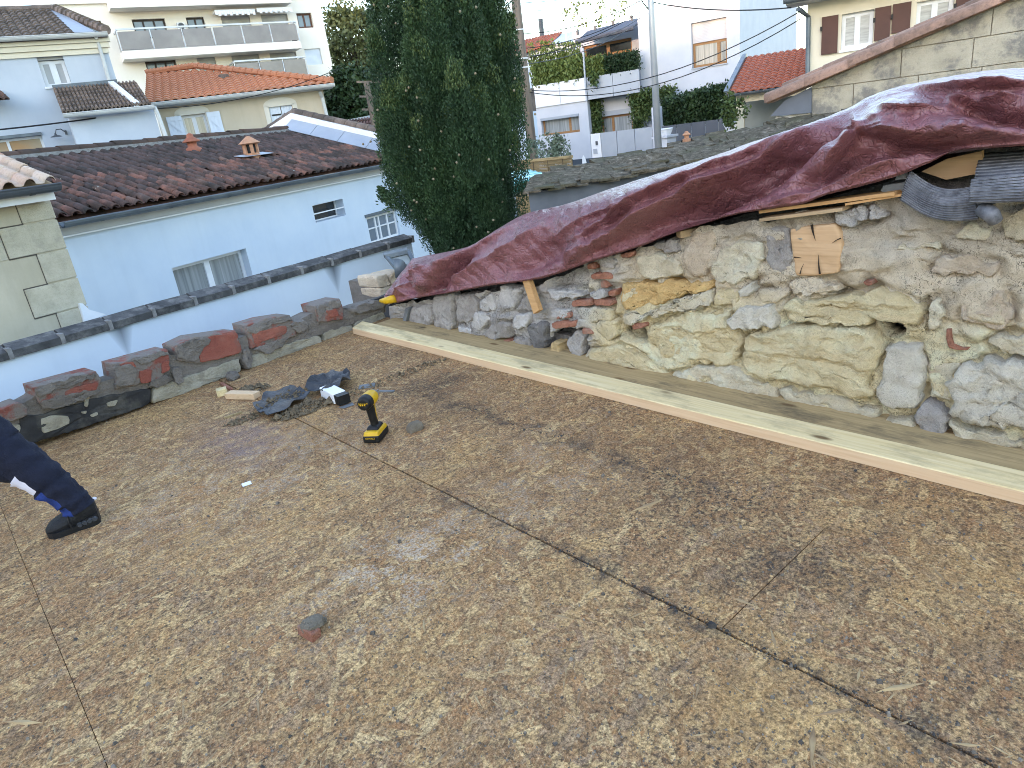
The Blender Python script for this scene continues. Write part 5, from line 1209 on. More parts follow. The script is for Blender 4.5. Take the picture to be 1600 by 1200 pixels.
m_cyp = leaf_material("cypress_leaf", (.017,.040,.020), (.032,.072,.031), (.062,.118,.042), 2.4)
m_plane = leaf_material("plane_tree_leaf", (.05,.066,.028), (.10,.115,.042), (.18,.165,.06), 1.0)
m_hedge = leaf_material("dark_hedge_leaf", (.012,.028,.012), (.025,.052,.020), (.045,.085,.028), 1.5)
m_bamboo = leaf_material("bamboo_leaf", (.06,.095,.024), (.11,.15,.04), (.18,.215,.06), 3)
m_ivy = leaf_material("ivy_leaf", (.03,.055,.02), (.06,.10,.03), (.13,.16,.05), 3)
m_olive = leaf_material("olive_leaf", (.07,.10,.075), (.12,.16,.11), (.18,.22,.15), 4)
m_bark = simple("bark", (.09,.065,.045), (.05,.038,.028), 8, .95, .8, 30, stretch=(1,1,.25))
m_greywood = simple("grey_pole_wood", (.19,.155,.125), (.12,.098,.082), 3, .9, .6, 25, stretch=(4,4,.3))

# ---------------------------------------------------------------- mossy roof beyond the tarpaulin
mr = thing("mossy_roofed_outbuilding", far(1000, 280, 7.2), "low outbuilding with mossy grey tiles and grey fascia beyond the tarpaulin", "outbuilding")
Bp = [(826,304,6.3),(950,283,6.5),(1050,264,6.6),(1150,243,6.7),(1250,222,6.75),(1345,205,6.8),(1450,185,6.85)]
Tp = [(838,283,7.3),(950,257,7.6),(1040,238,7.8),(1110,221,7.9),(1215,199,7.9),(1330,180,7.75),(1450,165,7.8)]
def crv(L, t):
    t = t*(len(L)-1); k = min(int(t), len(L)-2); f = t-k; a = [lerp(x, y, f) for x, y in zip(L[k], L[k+1])]; return far(*a)
rows = []
for j in range(13):
    v = j/12; rows.append([crv(Bp, i/150).lerp(crv(Tp, i/150), v)+Vector((0,0,.02*math.sin(v*3.1)+.03*min(1,v*4)*fbm((i*.12, v*3, 3), 1, 4)-(.12*(v-.85) if v > .85 else 0))) for i in range(151)])
t = NT("mossy_tile"); P = t.pos(); n = t.noise(P, 16, 8, .72)
col = t.ramp(n, [(.34, (.03,.026,.02)), (.47, (.10,.08,.055)), (.58, (.19,.155,.115)), (.71, (.42,.38,.32))]); col = t.mix(t.math('MULTIPLY', t.rnd(), .5), col, (.075,.07,.05))
col = t.mix(t.ramp(t.noise(P, 4, 6, .6), [(.5, 0.), (.65, .6)]), col, (.07,.072,.035)); m_moss = t.out(col, .95, t.bump(n, .8, .02), 0, .15)
mb = MB().grid(rows); mb.build("roof_base", m_moss, mr, True)
mt = []
for k in range(4):
    m = MB(); w, l, h = .09, .13, .014+.004*k; 
    m.hexa([(-w,-l,0),(w,-l,0),(w*.9,l,-.004),(-w*.95,l,-.004),(-w*.95,-l*.95,h),(w*.9,-l,h*.9),(w*.85,l,h*.8),(-w*.9,l,h)]); me = bpy.data.meshes.new("roof_slate"); me.from_pydata(m.v, [], m.f); me.materials.append(m_moss); mt.append(me)
for i in range(42):
    for j in range(7):
        if random.random() < .04: continue
        u = (i+.5*(j % 2)+.5)/42.5; v = (j+.1)/7.2; a = crv(Bp, u); b = crv(Tp, u); p = a.lerp(b, v)+Vector((0,0,.022+.03*random.random()))
        y = (b-a).normalized(); x = (crv(Bp, min(1, u+.02))-crv(Bp, max(0, u-.02))).normalized(); z = x.cross(y).normalized(); z = z if z.z > 0 else -z
        y = (y+z*random.gauss(.10,.09)+x*random.gauss(0,.22)).normalized(); x = y.cross(z).normalized(); z = x.cross(y)
        inst(random.choice(mt), "roof_slate", frame(p, x*random.uniform(.85,1.2), y, z), mr)
m = MB()
for a, b in zip(Bp, Bp[1:]):
    p, q = far(*a), far(*b); dn = Vector((0,0,.17)); bk = Vector((p.x, p.y, 0)).normalized()*.03
    m.hexa([p-dn, q-dn, q-dn+bk, p-dn+bk, p+Vector((0,0,.015)), q+Vector((0,0,.015)), q+bk+Vector((0,0,.015)), p+bk+Vector((0,0,.015))])
m.build("fascia", simple("grey_fascia", (.13,.14,.16), (.09,.10,.115), 4, .6, .2, 40), mr)
m = MB()
p, q = far(862,306,6.8), far(1450,190,7.2); m.hexa([(p.x,p.y,-2.6),(q.x,q.y,-2.6),(q.x+1.2,q.y+.8,-2.6),(p.x+.4,p.y+1.0,-2.6),(p.x,p.y,p.z-.22),(q.x,q.y,q.z-.22),(q.x+1.0,q.y+.6,q.z-.3),(p.x+.4,p.y+.9,p.z-.3)]); m.build("wall", m_beige, mr)
p = crv(Tp, .42); vt = MB(); q = far(1073,219,7.7); vt.lathe(q, [(.042,-.05),(.042,.015),(.023,.02)], 10); vt.lathe(q, [(.023,.02),(.025,.045),(.042,.05),(.042,.057),(.02,.075),(.018,.085),(.005,.09)], 8)
vt.build("roof_vent", m_pot, mr, False)

# ---------------------------------------------------------------- stone gable with tile coping
GW = Fac(1400, 100, 7.9, 104)
gw = thing("stone_gable", GW.P(0,-2.6), "limestone ashlar gable wall with sloping pinkish tile coping at top right", "gable wall")
cl = [GW.sz(*p) for p in ((1217,155),(1578,1))]; sl = (cl[1][1]-cl[0][1])/(cl[1][0]-cl[0][0])
def zc(s): return cl[0][1]+sl*(s-cl[0][0])
sA = GW.sz(1268,150)[0]; sB = cl[1][0]+1.2
MB().prism([GW.P(s, z, -.012) for s, z in ((sA,-2.6),(sB,-2.6),(sB,zc(sB)),(sA,zc(sA)))], GW.n*-.35).build("wall_core", stone_material("gable_mortar", [(.30,.26,.19),(.38,.33,.25),(.44,.39,.30)]), gw)
m_ash = stone_material("ashlar_stone", [(.38,.335,.25),(.48,.43,.33),(.55,.50,.39)], damt=.75, dirt=(.17,.165,.16), b=.25, pits=.15, dsc=2.6, dth=(.49,.58))
zrow = [GW.sz(1400,y)[1] for y in (300,250,205,165,122,78,34,-12,-60)]
def clip(poly):
    out = []; n = len(poly)
    for i in range(n):
        a, b = poly[i], poly[(i+1) % n]; fa, fb = zc(a[0])-.01-a[1], zc(b[0])-.01-b[1]
        if fa >= 0: out.append(a)
        if fa*fb < 0: f = fa/(fa-fb); out.append((lerp(a[0],b[0],f), lerp(a[1],b[1],f)))
    return out
random.seed(5)
for k in range(len(zrow)-1):
    s = sA-random.choice((0,.0)); first = True
    while s < sB:
        w_ = random.uniform(.42,.78); w_ = w_*.5 if first and k % 2 else w_; first = False
        e = min(s+w_, sB); pl = clip([(s+.004, zrow[k]+.004), (e-.004, zrow[k]+.004), (e-.004, zrow[k+1]-.004), (s+.004, zrow[k+1]-.004)])
        if len(pl) >= 3 and abs(max(p[1] for p in pl)-min(p[1] for p in pl)) > .03:
            m = MB(); m.prism([GW.P(a, b, random.uniform(-.002,.002)) for a, b in pl], GW.n*-.2); m.build("ashlar_block", m_ash, gw, fixn=True)
        s = e
m_cop = tile_material("pink_coping_tile", [(.40,.22,.15),(.46,.27,.19),(.38,.22,.16)], mamt=.55, moss=(.10,.075,.06), mscale=3.0)
gt = half_tile(.12, .105, .46); gt.materials.append(m_cop)
dv2 = Vector((GW.s.x, GW.s.y, sl)).normalized(); L0 = GW.P(cl[0][0]-.10, zc(cl[0][0]-.10)+.0, .03)
zz = GW.s.cross(dv2); up2 = (Vector((0,0,1))-dv2*dv2.z).normalized()
for k in range(11): inst(gt, "coping_tile", frame(L0+dv2*(.40*k)+up2*(.01+random.gauss(0,.004)), dv2.cross(up2), dv2, up2), gw)
m = MB(); m.bar(L0+up2*.02-GW.n*.1, L0+dv2*4.6+up2*.02-GW.n*.1, .26, .04, up2); m.build("coping_bed", m_cop, gw)
gt2 = half_tile(.10, .09, .46); gt2.materials.append(m_cop)
for k in range(12): inst(gt2, "coping_tile", frame(L0+dv2*(.40*k+.15)+up2*.06-GW.n*.17, dv2.cross(up2), dv2, up2), gw)
m = MB(); m.prism([GW.at(x, y, .03) for x, y in ((1203,182),(1226,157),(1268,136),(1268,176))], GW.n*-.02); m.build("lead_sheet", simple("lead_sheet", (.16,.18,.21), (.12,.135,.16), 3, .5, .1, 12, metal=.2), gw)
lump([(1210,182),(1268,174),(1268,215),(1215,215)], GW, -.3, .0, m_white_stone, "rubble_end", gw, .03)

# ---------------------------------------------------------------- cream house with brown shutters, garage
CH = Fac(1340, 60, 20, 114)
ch = thing("cream_house", CH.P(0,-2.6), "cream house with brown shutters and white windows behind the stone gable", "house")
sL_ = (CH.sz(1262,20)[0]+CH.sz(1260,118)[0])/2; sR_ = CH.sz(1800,0)[0]; zE = CH.sz(1300,-3)[1]
w1 = CH.rect([(1314,23),(1366,14),(1364,70),(1315,80)]); w2_ = CH.rect([(1432,5),(1490,-8),(1490,42),(1431,50)])
wallmesh(CH, [(sL_,-2.6),(sR_,-2.6),(sR_,zE+.2),(sL_,zE+.2)], [R4(w1), R4(w2_)]).build("wall", m_cream, ch)
MB().fbox(CH, sL_, sR_, -2.6, zE, -8, -.8).build("house_body", m_cream, ch)
t = NT("lace_curtain"); P = t.pos(); n = t.noise(t.mapping(P, sc=(3,3,22)), 1, 3); m_lace = t.out(t.ramp(n, [(.3, (.30,.31,.30)), (.7, (.52,.53,.52))]), .2, None, 0, .6)
window(CH, ch, w1, .12, .09, (.5,), (), m_wframe, m_lace, sill=m_wframe, mw=.12); window(CH, ch, w2_, .12, .09, (.5,), (), m_wframe, m_lace, sill=m_wframe, mw=.12)
for q in ([(1285,27),(1311,23),(1308,83),(1282,86)], [(1367,13),(1392,9),(1391,58),(1365,67)], [(1394,8),(1423,2),(1423,46),(1393,55)], [(1492,-9),(1520,-15),(1520,32),(1492,38)]):
    r_ = CH.rect(q); o = shutter(CH, r_, .03, m_brown, "shutter", ch, 1, False)
    MB().fbox(CH, r_[0]-.03, r_[0]+.02, r_[3]-.3, r_[3]-.2, .03, .075).build("hinge", m_black, o)
m = MB(); m.fbox(CH, sL_-.45, sR_, zE-.03, zE+.05, -.3, .65); m.build("soffit", m_wgutter, ch)
gutter(CH, (sL_-.5, zE+.08), (sR_, zE+.08), .09, .72, m_gutter, "gutter", ch)
a = CH.P(sL_-.5, zE+.1, .7); b = CH.P(sR_, zE+.1, .7); wavy(a, b, CH.P(sR_, zE+1.6, -3.5), CH.P(sL_+3, zE+1.6, -3.5), 50, 10, .06, m_redtile, "tile_field", ch)
m = MB(); m.tube([CH.at(1247,14,.6), CH.at(1252,17,.5), CH.at(1263,26,.1), CH.at(1262,118,.1)], .055, 8); m.build("downpipe", m_gutter, ch)
GA = Fac(1180, 150, 23, 114)
ga = thing("garage", GA.P(0,-2.6), "small garage with red tiled lean-to roof beside the cream house", "garage")
e0, e1 = GA.sz(1137,148,.3), GA.sz(1240,134,.3); zE = (e0[1]+e1[1])/2
g0, g1 = GA.sz(1150,155)[0], GA.sz(1262,140)[0]; zL = GA.sz(1185,157)[1]
MB().fbox(GA, g0, g1+1, zL, zE-.03, -.3, 0).build("lintel", m_cream, ga); MB().fbox(GA, g0-.0, g0+.22, -2.6, zL, -.3, -.01).build("pillar", m_cream, ga); MB().fbox(GA, g0, g1+1, -2.6, zE-.1, -5, -1.6).build("back_wall", simple("garage_dim", (.30,.32,.30), (.25,.27,.25), 2), ga)
tz = GA.sz(1257,76,-4.5)[1]
wavy(GA.P(e0[0], zE, .3), GA.P(e1[0]+1.5, zE, .3), GA.P(e1[0]+1.5, tz, -4.5), GA.P(e0[0], tz, -4.5), int((e1[0]+1.5-e0[0])/.2), 14, .05, m_redtile, "tile_field", ga)
gutter(GA, (e0[0]-.05, zE), (e1[0]+1.5, zE), .07, .38, m_gutter, "gutter", ga)
m = MB(); m.bar(GA.P(e0[0]-.05, zE+.05, .3), GA.P(e0[0]-.05, tz+.08, -4.5), .14, .12); m.build("verge_flashing", m_gutter, ga)
leaves("shrub", clumps(GA.at(1146,168,1), (.28,.28,.8), 420, 24, .08), .075, m_ivy, None, label="small leafy shrub at the left corner of the garage", cat="shrub")

# ---------------------------------------------------------------- modern white house
MH = Fac(1050, 110, 35, 107.7)
mh = thing("modern_house", MH.P(0,-2.6), "modern white house with grey balcony panels and wooden window frames", "house")
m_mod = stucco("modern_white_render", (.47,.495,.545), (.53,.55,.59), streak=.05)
m_wood = simple("window_wood", (.33,.17,.075), (.27,.135,.055), 4, .5, stretch=(1,1,8))
m_panel = simple("aluminium_panel", (.36,.40,.45), (.31,.35,.40), 1.0, .5, metal=.25); m_panel_w = simple("white_panel", (.72,.74,.77), (.68,.7,.73), 1.0, .5)
m_darkpanel = simple("dark_fence_panel", (.085,.10,.125), (.07,.085,.105), 1, .5, metal=.2)
m_awn = simple("awning_fabric", (.07,.085,.115), (.05,.06,.085), 3, .6)
s_r = (MH.sz(1156,5)[0]+MH.sz(1156,125)[0])/2; s_m = MH.sz(1000,100)[0]; s_k = MH.sz(1050,10)[0]
q1 = MH.rect([(1079,34),(1135,20),(1136,98),(1082,107)])
ztop = [MH.sz(*p)[1] for p in ((1000,25),(1050,5))]; zt2 = ztop[1]+(ztop[1]-ztop[0])/(s_k-s_m)*(s_r-s_k)
wallmesh(MH, [(s_m,-2.6),(s_r,-2.6),(s_r,zt2),(s_k,ztop[1]),(s_m,ztop[0])], [R4(q1)], thick=.4, reveal=.3).build("wall", m_mod, mh)
SIDE = MB(); SIDE.hexa([MH.P(s_r-.01,-2.6,-.02), MH.P(s_r-.01,-2.6,-14), MH.P(s_m,-2.6,-14), MH.P(s_m,-2.6,-2.2), MH.P(s_r-.01,zt2,-.02), MH.P(s_r-.01,zt2,-14), MH.P(s_m,ztop[0],-14), MH.P(s_m,ztop[0],-2.2)]); SIDE.build("house_body", m_mod, mh)
hh = q1[3]-q1[2]; zsh = q1[2]+hh*.52
window(MH, mh, (q1[0], q1[1], q1[2], zsh), .22, .1, (.74,), (), m_wood, m_curtain, sill=m_panel, mw=.14)
slats(MH, (q1[0]+.01, q1[1]-.01, zsh, q1[3]-.12), -.16, 14, MB()).build("roller_shutter", simple("pale_blind", (.55,.54,.56), (.5,.49,.51), 2), mh); MB().fbox(MH, q1[0], q1[1], q1[3]-.11, q1[3], -.2, .01).build("shutter_box", m_panel, mh)
# upper recess: facade left of the main volume
d_up = -1.6; s_l = MH.sz(895,60,d_up)[0]; s_mu = s_m-.01
q2 = MH.rect([(911,74),(988,56),(988,110),(912,120)], d_up)
zu0, zu1 = MH.sz(897,50,d_up)[1], MH.sz(997,26,d_up)[1]
wallmesh(MH, [(s_l,-2.6),(s_mu,-2.6),(s_mu,ztop[0]),(s_l,zu0)], [R4(q2)], d=d_up, reveal=.3).build("upper_wall", m_mod, mh)
MB().fbox(MH, s_l, s_mu-.1, -2.6, min(zu0, ztop[0])-.05, d_up-10, d_up-.75).build("rear_body", m_mod, mh)
window(MH, mh, q2, .2, .12, (.5,), (.62,), m_wood, m_glass_dark, mw=.18, base=d_up)
m = MB(); p0, p1 = MH.at(900,66,.2), MH.at(990,43,.2); m.tube([p0, p1], .11, 8); m.slab([p0, p1, p1-MH.n*1.5+Vector((0,0,.5)), p0-MH.n*1.5+Vector((0,0,.5))], .04); o = m.build("awning", m_awn, mh)
m = MB()
for k in range(4): a = p0.lerp(p1, k/3.2+.03); m.tube([a, a-MH.n*1.6+Vector((0,0,.35))], .025, 6); m.bar(a-MH.n*.1+Vector((0,0,.3)), a-MH.n*.1+Vector((0,0,.5)), .1, .1, MH.n)
m.build("awning_arm", m_darkgutter, o)
# lower left block and balcony
d_lo = .9
s_a = MH.sz(833,168,d_lo)[0]; s_b = (MH.sz(919,158,d_lo)[0]+MH.sz(923,245,d_lo)[0])/2; zb0 = (MH.sz(836,167,d_lo)[1]+MH.sz(918,158,d_lo)[1])/2
q3 = MH.rect([(845,186),(904,178),(906,206),(848,213)], d_lo)
wallmesh(MH, [(s_a,-2.6),(s_b,-2.6),(s_b,zb0),(s_a,zb0)], [R4(q3)], d=d_lo, reveal=.25).build("lower_wall", m_mod, mh)
MB().fbox(MH, s_a, s_b-.01, -2.6, zb0, d_up-8, d_lo-.8).build("lower_body", m_mod, mh)
window(MH, mh, q3, .2, .1, (.72,), (), m_wood, m_curtain, base=d_lo, mw=.12); MB().fbox(MH, q3[0]-.02, q3[1]+.02, q3[3]-.1, q3[3]+.02, d_lo-.15, d_lo+.04).build("blind_box", m_panel, mh)
q4 = MH.rect([(938,184),(987,175),(990,205),(940,212)])
wallmesh(MH, [(s_b,-2.6),(s_m,-2.6),(s_m,zb0-.03),(s_b,zb0-.03)], [R4(q4)], d=0, reveal=.2).build("ground_wall", m_mod, mh)
window(MH, mh, q4, .15, .1, (.36,), (), m_wood, m_curtain, mw=.12); MB().fbox(MH, q4[0]-.1, q4[1]+.1, q4[3], q4[3]+.22, -.05, .06).build("blind_box", m_panel, mh)
MB().fbox(MH, s_a+.01, s_m, zb0+.002, zb0+.2, d_up+.01, d_lo).build("balcony_slab", m_mod, mh)
za, zb_ = MH.sz(835,168,d_lo)[1], MH.sz(835,134,d_lo)[1]
n_ = 2
q5 = MH.rect([(833,135),(916,121),(918,158),(835,168)], d_lo+.06); q6 = MH.rect([(917,121),(999,108),(1000,143),(918,157)], d_lo+.06)
for r_, mm in ((q5, m_panel_w), (q6, m_panel)):
    w_ = (r_[1]-r_[0])/n_
    for k in range(n_): MB().fbox(MH, r_[0]+k*w_+.01, r_[0]+(k+1)*w_-.01, r_[2], r_[3], d_lo+.02, d_lo+.07).build("balcony_panel", mm, mh)
m = MB(); p = MH.at(917,158,d_lo+.1); m.bar(p, MH.at(911,75,d_lo+.1), .07, .07); m.build("downpipe", m_panel, mh)
# roof top trellis with vines
zr_ = ztop[0]
tr = thing("roof_trellis", MH.P(s_l, zr_, -4), "thin metal trellis with climbing vines on the modern house roof", "trellis")
m = MB()
def tp_(px, py): return MH.at(px, py, -3.5)
for p in ((883,75,884,10),(954,45,955,-30),(983,30,980,-30),(907,60,906,2)): m.tube([tp_(p[0]+2,p[1]), tp_(p[2],p[3])], .035, 6)
for p in ((884,10,965,-8),(885,24,990,12),(955,12,1000,2)): m.tube([tp_(p[0],p[1]), tp_(p[2],p[3])], .025, 6)
m.build("trellis_frame", m_rail, tr)
pts = []
for a, b, c_, d_ in ((886,14,888,22),(903,2,905,40),(902,8,898,32),(930,10,935,38),(940,-2,938,20),(895,6,920,0),(930,40,945,33),(900,40,916,37),(960,10,958,32),(975,0,970,25)):
    for _ in range(22): f = random.random(); q = tp_(lerp(a,c_,f), lerp(b,d_,f)); pts.append(np.array(q)+rng.normal(size=3)*.12)
leaves("vine", pts, .11, m_bamboo, tr)
# plants on balcony
def band(F, q, d, n, thick, jit=.1):
    out = []
    for _ in range(n):
        u, v = random.random(), random.random(); a = [lerp(lerp(q[0][i], q[1][i], u), lerp(q[3][i], q[2][i], u), v) for i in (0, 1)]
        out.append(np.array(F.at(a[0], a[1], d+random.uniform(-thick, thick)))+rng.normal(size=3)*jit)
    return out
def plume(F, px, py, h, d, n, r):
    b = F.at(px, py, d); k = np.abs(rng.normal(size=n))*.45; return np.array(b)[None, :]+np.stack([rng.normal(size=n)*r, rng.normal(size=n)*r, np.clip(k,0,1)*h], 1)
pts = band(MH, [(834,106),(905,92),(908,124),(836,134)], d_lo-.3, 7500, .3)
for x in range(836, 908, 7): pts += list(plume(MH, x, 116-(x-836)*.18, 1.1*random.uniform(.6,1.3), d_lo-.3, 210, .12))
leaves("bamboo_plants", pts, .085, m_bamboo, None, up=(0,0,1), lean=.9, aspect=2.4, label="row of light green bamboo on the left half of the balcony", cat="bamboo")
pts = band(MH, [(915,96),(942,90),(944,116),(917,120)], d_lo-.3, 2800, .25)
leaves("bamboo_plants", pts, .08, m_bamboo, None, up=(0,0,1), lean=.9, aspect=2.4, label="bamboo clump right of the balcony downpipe", cat="bamboo")
pts = band(MH, [(944,90),(994,83),(996,106),(946,114)], d_lo-.3, 6000, .3)
leaves("clipped_shrub", pts, .065, m_hedge, None, label="clipped dark green shrub at the right end of the balcony", cat="shrub")
leaves("trailing_plant", band(MH, [(924,118),(930,117),(930,131),(925,131)], d_lo+.15, 90, .05), .14, m_ivy, None, label="small plant trailing over the grey balcony panel", cat="plant")
leaves("climbing_vine", band(MH, [(921,152),(936,150),(938,206),(924,208)], d_lo+.02-.7, 2200, .3), .09, m_ivy, None, label="climbing vine beside the ground floor window of the modern house", cat="vine")
pts = band(MH, [(986,143),(996,142),(1004,200),(992,202)], .6, 1300, .3)+band(MH, [(990,145),(1055,136),(1050,150),(990,158)], .6, 1500, .3)+band(MH, [(1000,158),(1018,156),(1016,180),(1004,190)], .6, 600, .3)
leaves("climbing_vine", pts, .085, m_ivy, None, label="leafy vine hanging behind the street lamp post", cat="vine")
pts = band(MH, [(1036,158),(1150,130),(1152,180),(1040,200)], 2.5, 13000, .5)+band(MH, [(1085,148),(1150,130),(1150,140),(1090,160)], 2.5, 1300, .5)
leaves("hedge", pts, .085, m_hedge, None, label="dark climbing hedge in front of the modern house", cat="hedge")
# gate and fences
GT = Fac(975, 222, 32, 107.7)
gt_ = thing("sliding_gate", GT.P(0,-2.6), "pale grey sheet metal gate with mailbox in front of the modern house", "gate")
xs = [922,938,963,991,1019]
for a, b in zip(xs, xs[1:]):
    t0, t1 = GT.sz(a, 210-(a-922)*.115), GT.sz(b, 210-(b-922)*.115); zt_ = GT.sz(970,204)[1]
    o = MB().fbox(GT, t0[0]+.015, t1[0]-.015, -2.6, zt_, -.06, 0).build("gate_panel", m_panel_w if a < 930 else m_panel, gt_)
    if a == 922:
        r_ = GT.rect([(927,233),(933,232),(934,240),(928,241)]); MB().fbox(GT, *r_, 0.003, .03).build("mailbox", m_panel, o); r_ = GT.rect([(931,221),(934,220),(934,226),(931,227)]); MB().fbox(GT, *r_, 0.003, .04).build("intercom", m_darkgutter, o)
MB().fbox(GT, t1[0]+.01, t1[0]+.35, -2.6, GT.sz(1019,168)[1], -.35, .02).build("gate_pillar", m_mod, gt_)
DF = Fac(1090, 205, 30, 112)
df = thing("panel_fence", DF.P(0,-2.6), "dark blue-grey panel fence below the hedge", "fence")
xs = [1034,1057,1080,1102,1123,1146,1170]; zt_ = (DF.sz(1040,199)[1]+DF.sz(1140,182)[1])/2
for a, b in zip(xs, xs[1:]): MB().fbox(DF, DF.sz(a,205)[0]+.01, DF.sz(b,205)[0]-.01, -2.6, zt_, -.05, 0).build("fence_panel", m_darkpanel, df)
def potlike(px, py, dist, w, h, lab):
    c = far(px, py, dist); th_ = thing("flower_pot", c, lab, "flower pot"); MB().lathe(c, [(w*.6,0),(w,h),(w*1.05,h),(w*.9,h+.02)], 10).build("pot", m_white, th_)
    return th_
pl = thing("gate_post", far(1038,230,27), "white masonry post carrying a pale flower pot right of the lamp post", "post"); c = far(1039,215,27); MB().box(c.x-.28,c.x+.28,c.y-.28,c.y+.28,-2.6,c.z).build("post_body", m_mod, pl); MB().box(c.x-.34,c.x+.34,c.y-.34,c.y+.34,c.z+.003,c.z+.08).build("post_cap", m_mod, pl)
potlike(1039,213,27,.30,.25,"pale flower pot on the white post right of the lamp post"); 
pl = thing("gate_post", far(1145,210,27), "white masonry post carrying a pale flower pot in front of the garage", "post"); c = far(1145,206,27); MB().box(c.x-.22,c.x+.22,c.y-.22,c.y+.22,-2.6,c.z).build("post_body", m_mod, pl); MB().box(c.x-.3,c.x+.3,c.y-.3,c.y+.3,c.z+.003,c.z+.06).build("post_cap", m_mod, pl)
potlike(1145,204,27,.34,.26,"pale flower pot on the white post in front of the garage")
# railing between
m = MB(); a, b = far(1042,226,27), far(1100,212,27)
for k in range(16): q = a.lerp(b, k/15); m.tube([(q.x,q.y,-2.6),(q.x,q.y,q.z)], .02, 5)
m.tube([a, b], .03, 6); m.build("iron_railing", m_black, None, False, "low black iron railing behind the mossy roof", "railing")

# house left of the pole
LH = Fac(810, 100, 42, 110)
lh = thing("white_house", LH.P(0,-2.6), "white gabled house with red tile roof seen left of the utility pole", "house")
a = [LH.sz(*p) for p in ((770,128),(790,96),(818,84),(905,60),(905,140),(770,140))]
MB().prism([LH.P(s, z) for s, z in ((LH.sz(770,110)[0],-2.6),(LH.sz(905,120)[0],-2.6),LH.sz(905,66),LH.sz(858,68),LH.sz(770,98))], LH.n*-6).build("wall", m_white_b, lh)
wavy(LH.at(765,102,.4), LH.at(860,70,.4), LH.at(880,50,-5), LH.at(765,74,-5), 24, 8, .06, m_redtile, "tile_field", lh)
m = MB(); m.slab([LH.at(858,72,.3), LH.at(900,68,.3), LH.at(910,48,-4), LH.at(870,58,-4)], .1); m.build("zinc_roof", m_zinc, lh)
MB().hexa([far(770,80,60),far(818,80,60),far(818,80,64),far(770,80,64),far(770,52,60),far(818,66,60),far(818,66,64),far(770,52,64)]).build("brown_roof", simple("brown_cladding", (.13,.105,.10), (.10,.08,.075), 2), thing("distant_house", far(795,80,60), "brown clad roof peeking out beside the cypress top", "house"))
lw = thing("garden_wall", far(805,150,30), "old brown and white wall between cypress and utility pole", "wall")
Lw = Fac(805,150,30,107.7); MB().fbox(Lw, Lw.sz(770,150)[0], Lw.sz(829,150)[0], -2.6, Lw.sz(805,178)[1], -.3, 0).build("wall_body", m_white_b, lw); MB().fbox(Lw, Lw.sz(770,150)[0], Lw.sz(829,150)[0], Lw.sz(805,178)[1], Lw.sz(805,142)[1], -.35, .05).build("tile_edge", m_greytile, lw)
m = MB(); q = far(848,64,50); m.tube([q, q+Vector((0,0,1.3))], .16, 8); o = m.build("chimney_pipe", m_darkgutter, lh)
an = thing("roof_antenna", far(850,62,50), "thin television antenna beside the dark chimney pipe", "antenna"); m = MB(); q2 = far(856,66,50)
m.tube([q2, q2+Vector((0,0,1.5))], .02, 5)
for k in range(6): c = q2+Vector((0,0,.4+.2*k)); m.tube([c-MH.s*(.8-.06*k), c+MH.s*(.8-.06*k)], .014, 4)
m.build("aerial", m_rail, an)

# bamboo screen, leafy privacy cloth, turquoise sheet, shrub
BS = Fac(860, 255, 13, 100)
bs = thing("reed_screen", BS.P(0,-2.6), "horizontal bamboo reed screen fence right of the cypress", "screen")
a0 = BS.sz(800,262)[0]; a1 = BS.sz(895,255)[0]; ztp = (BS.sz(820,254)[1]+BS.sz(900,246)[1])/2
m_reed = simple("reed", (.33,.235,.12), (.24,.165,.08), 5, .8, .6, 60, stretch=(1,1,6)); m_reedtie = simple("reed_tie", (.12,.085,.05), None, 4)
for r in range(7): 
    z0 = ztp-.085*(r+1); m = MB()
    for k in range(5): m.tube([BS.P(a0, z0+.017*k+.008, .01*random.random()), BS.P(a1, z0+.017*k+.008+random.uniform(-.004,.004), .01)], .0085, 5)
    m.build("reed_bundle", m_reed, bs)
for k in range(4): x = lerp(a0, a1, (k+.6)/4.2); MB().fbox(BS, x-.006, x+.006, ztp-.62, ztp, .02, .026).build("tie_wire", m_reedtie, bs)
m = MB(); m.fbox(BS, a0, a1, ztp, ztp+.045, -.03, .03); m.build("top_rail", m_oldboard, bs); MB().fbox(BS, a0, a1, -2.6, ztp-.6, -.02, .0).build("lower_screen", m_reed, bs)
b0 = BS.sz(893,258)[0]; b1 = BS.sz(1000,250)[0]; zb1 = (BS.sz(900,248)[1]+BS.sz(960,245)[1])/2
pc = thing("privacy_cloth", BS.P(b0,-2.6), "dark blue fence cloth printed with white leaves beside the reed screen", "fence cloth")
MB().fbox(BS, b0, b1, zb1-1.2, zb1, -.01, 0).build("cloth", simple("dark_cloth", (.055,.075,.10), (.045,.06,.08), 3), pc)
m = MB(); random.seed(11)
for k in range(20):
    c = (lerp(b0+.08, b1-.05, random.random()), zb1-random.uniform(.03,.55)); a_ = random.uniform(.6, 2.6); l_, w_ = random.uniform(.10,.17), .045
    ca, sa = math.cos(a_), math.sin(a_); m.add([BS.P(c[0]+x*ca-y*sa, c[1]+x*sa+y*ca, .004+.0005*k) for x, y in ((-l_,0),(-l_*.3,-w_),(l_*.5,-w_*.7),(l_,0),(l_*.5,w_*.7),(-l_*.3,w_))], [(0,1,2,3,4,5)])
m.build("leaf_print", m_white, pc)
m = MB(); q = [far(796,292,9.5), far(857,276,9.8), far(826,268,11), far(790,272,11)]; m.slab(q, .03)
o = m.build("turquoise_sheet", simple("turquoise_plastic", (.03,.42,.43), (.05,.50,.52), 3, .3), None, False, "turquoise plastic cover with pale ribs right of the cypress", "cover")
m = MB(); m.bar(q[0]-Vector((0,0,.06)), q[1]-Vector((0,0,.06)), .05, .09); m.build("rim", simple("green_rim", (.01,.16,.12), None, 3, .4), o)
m = MB()
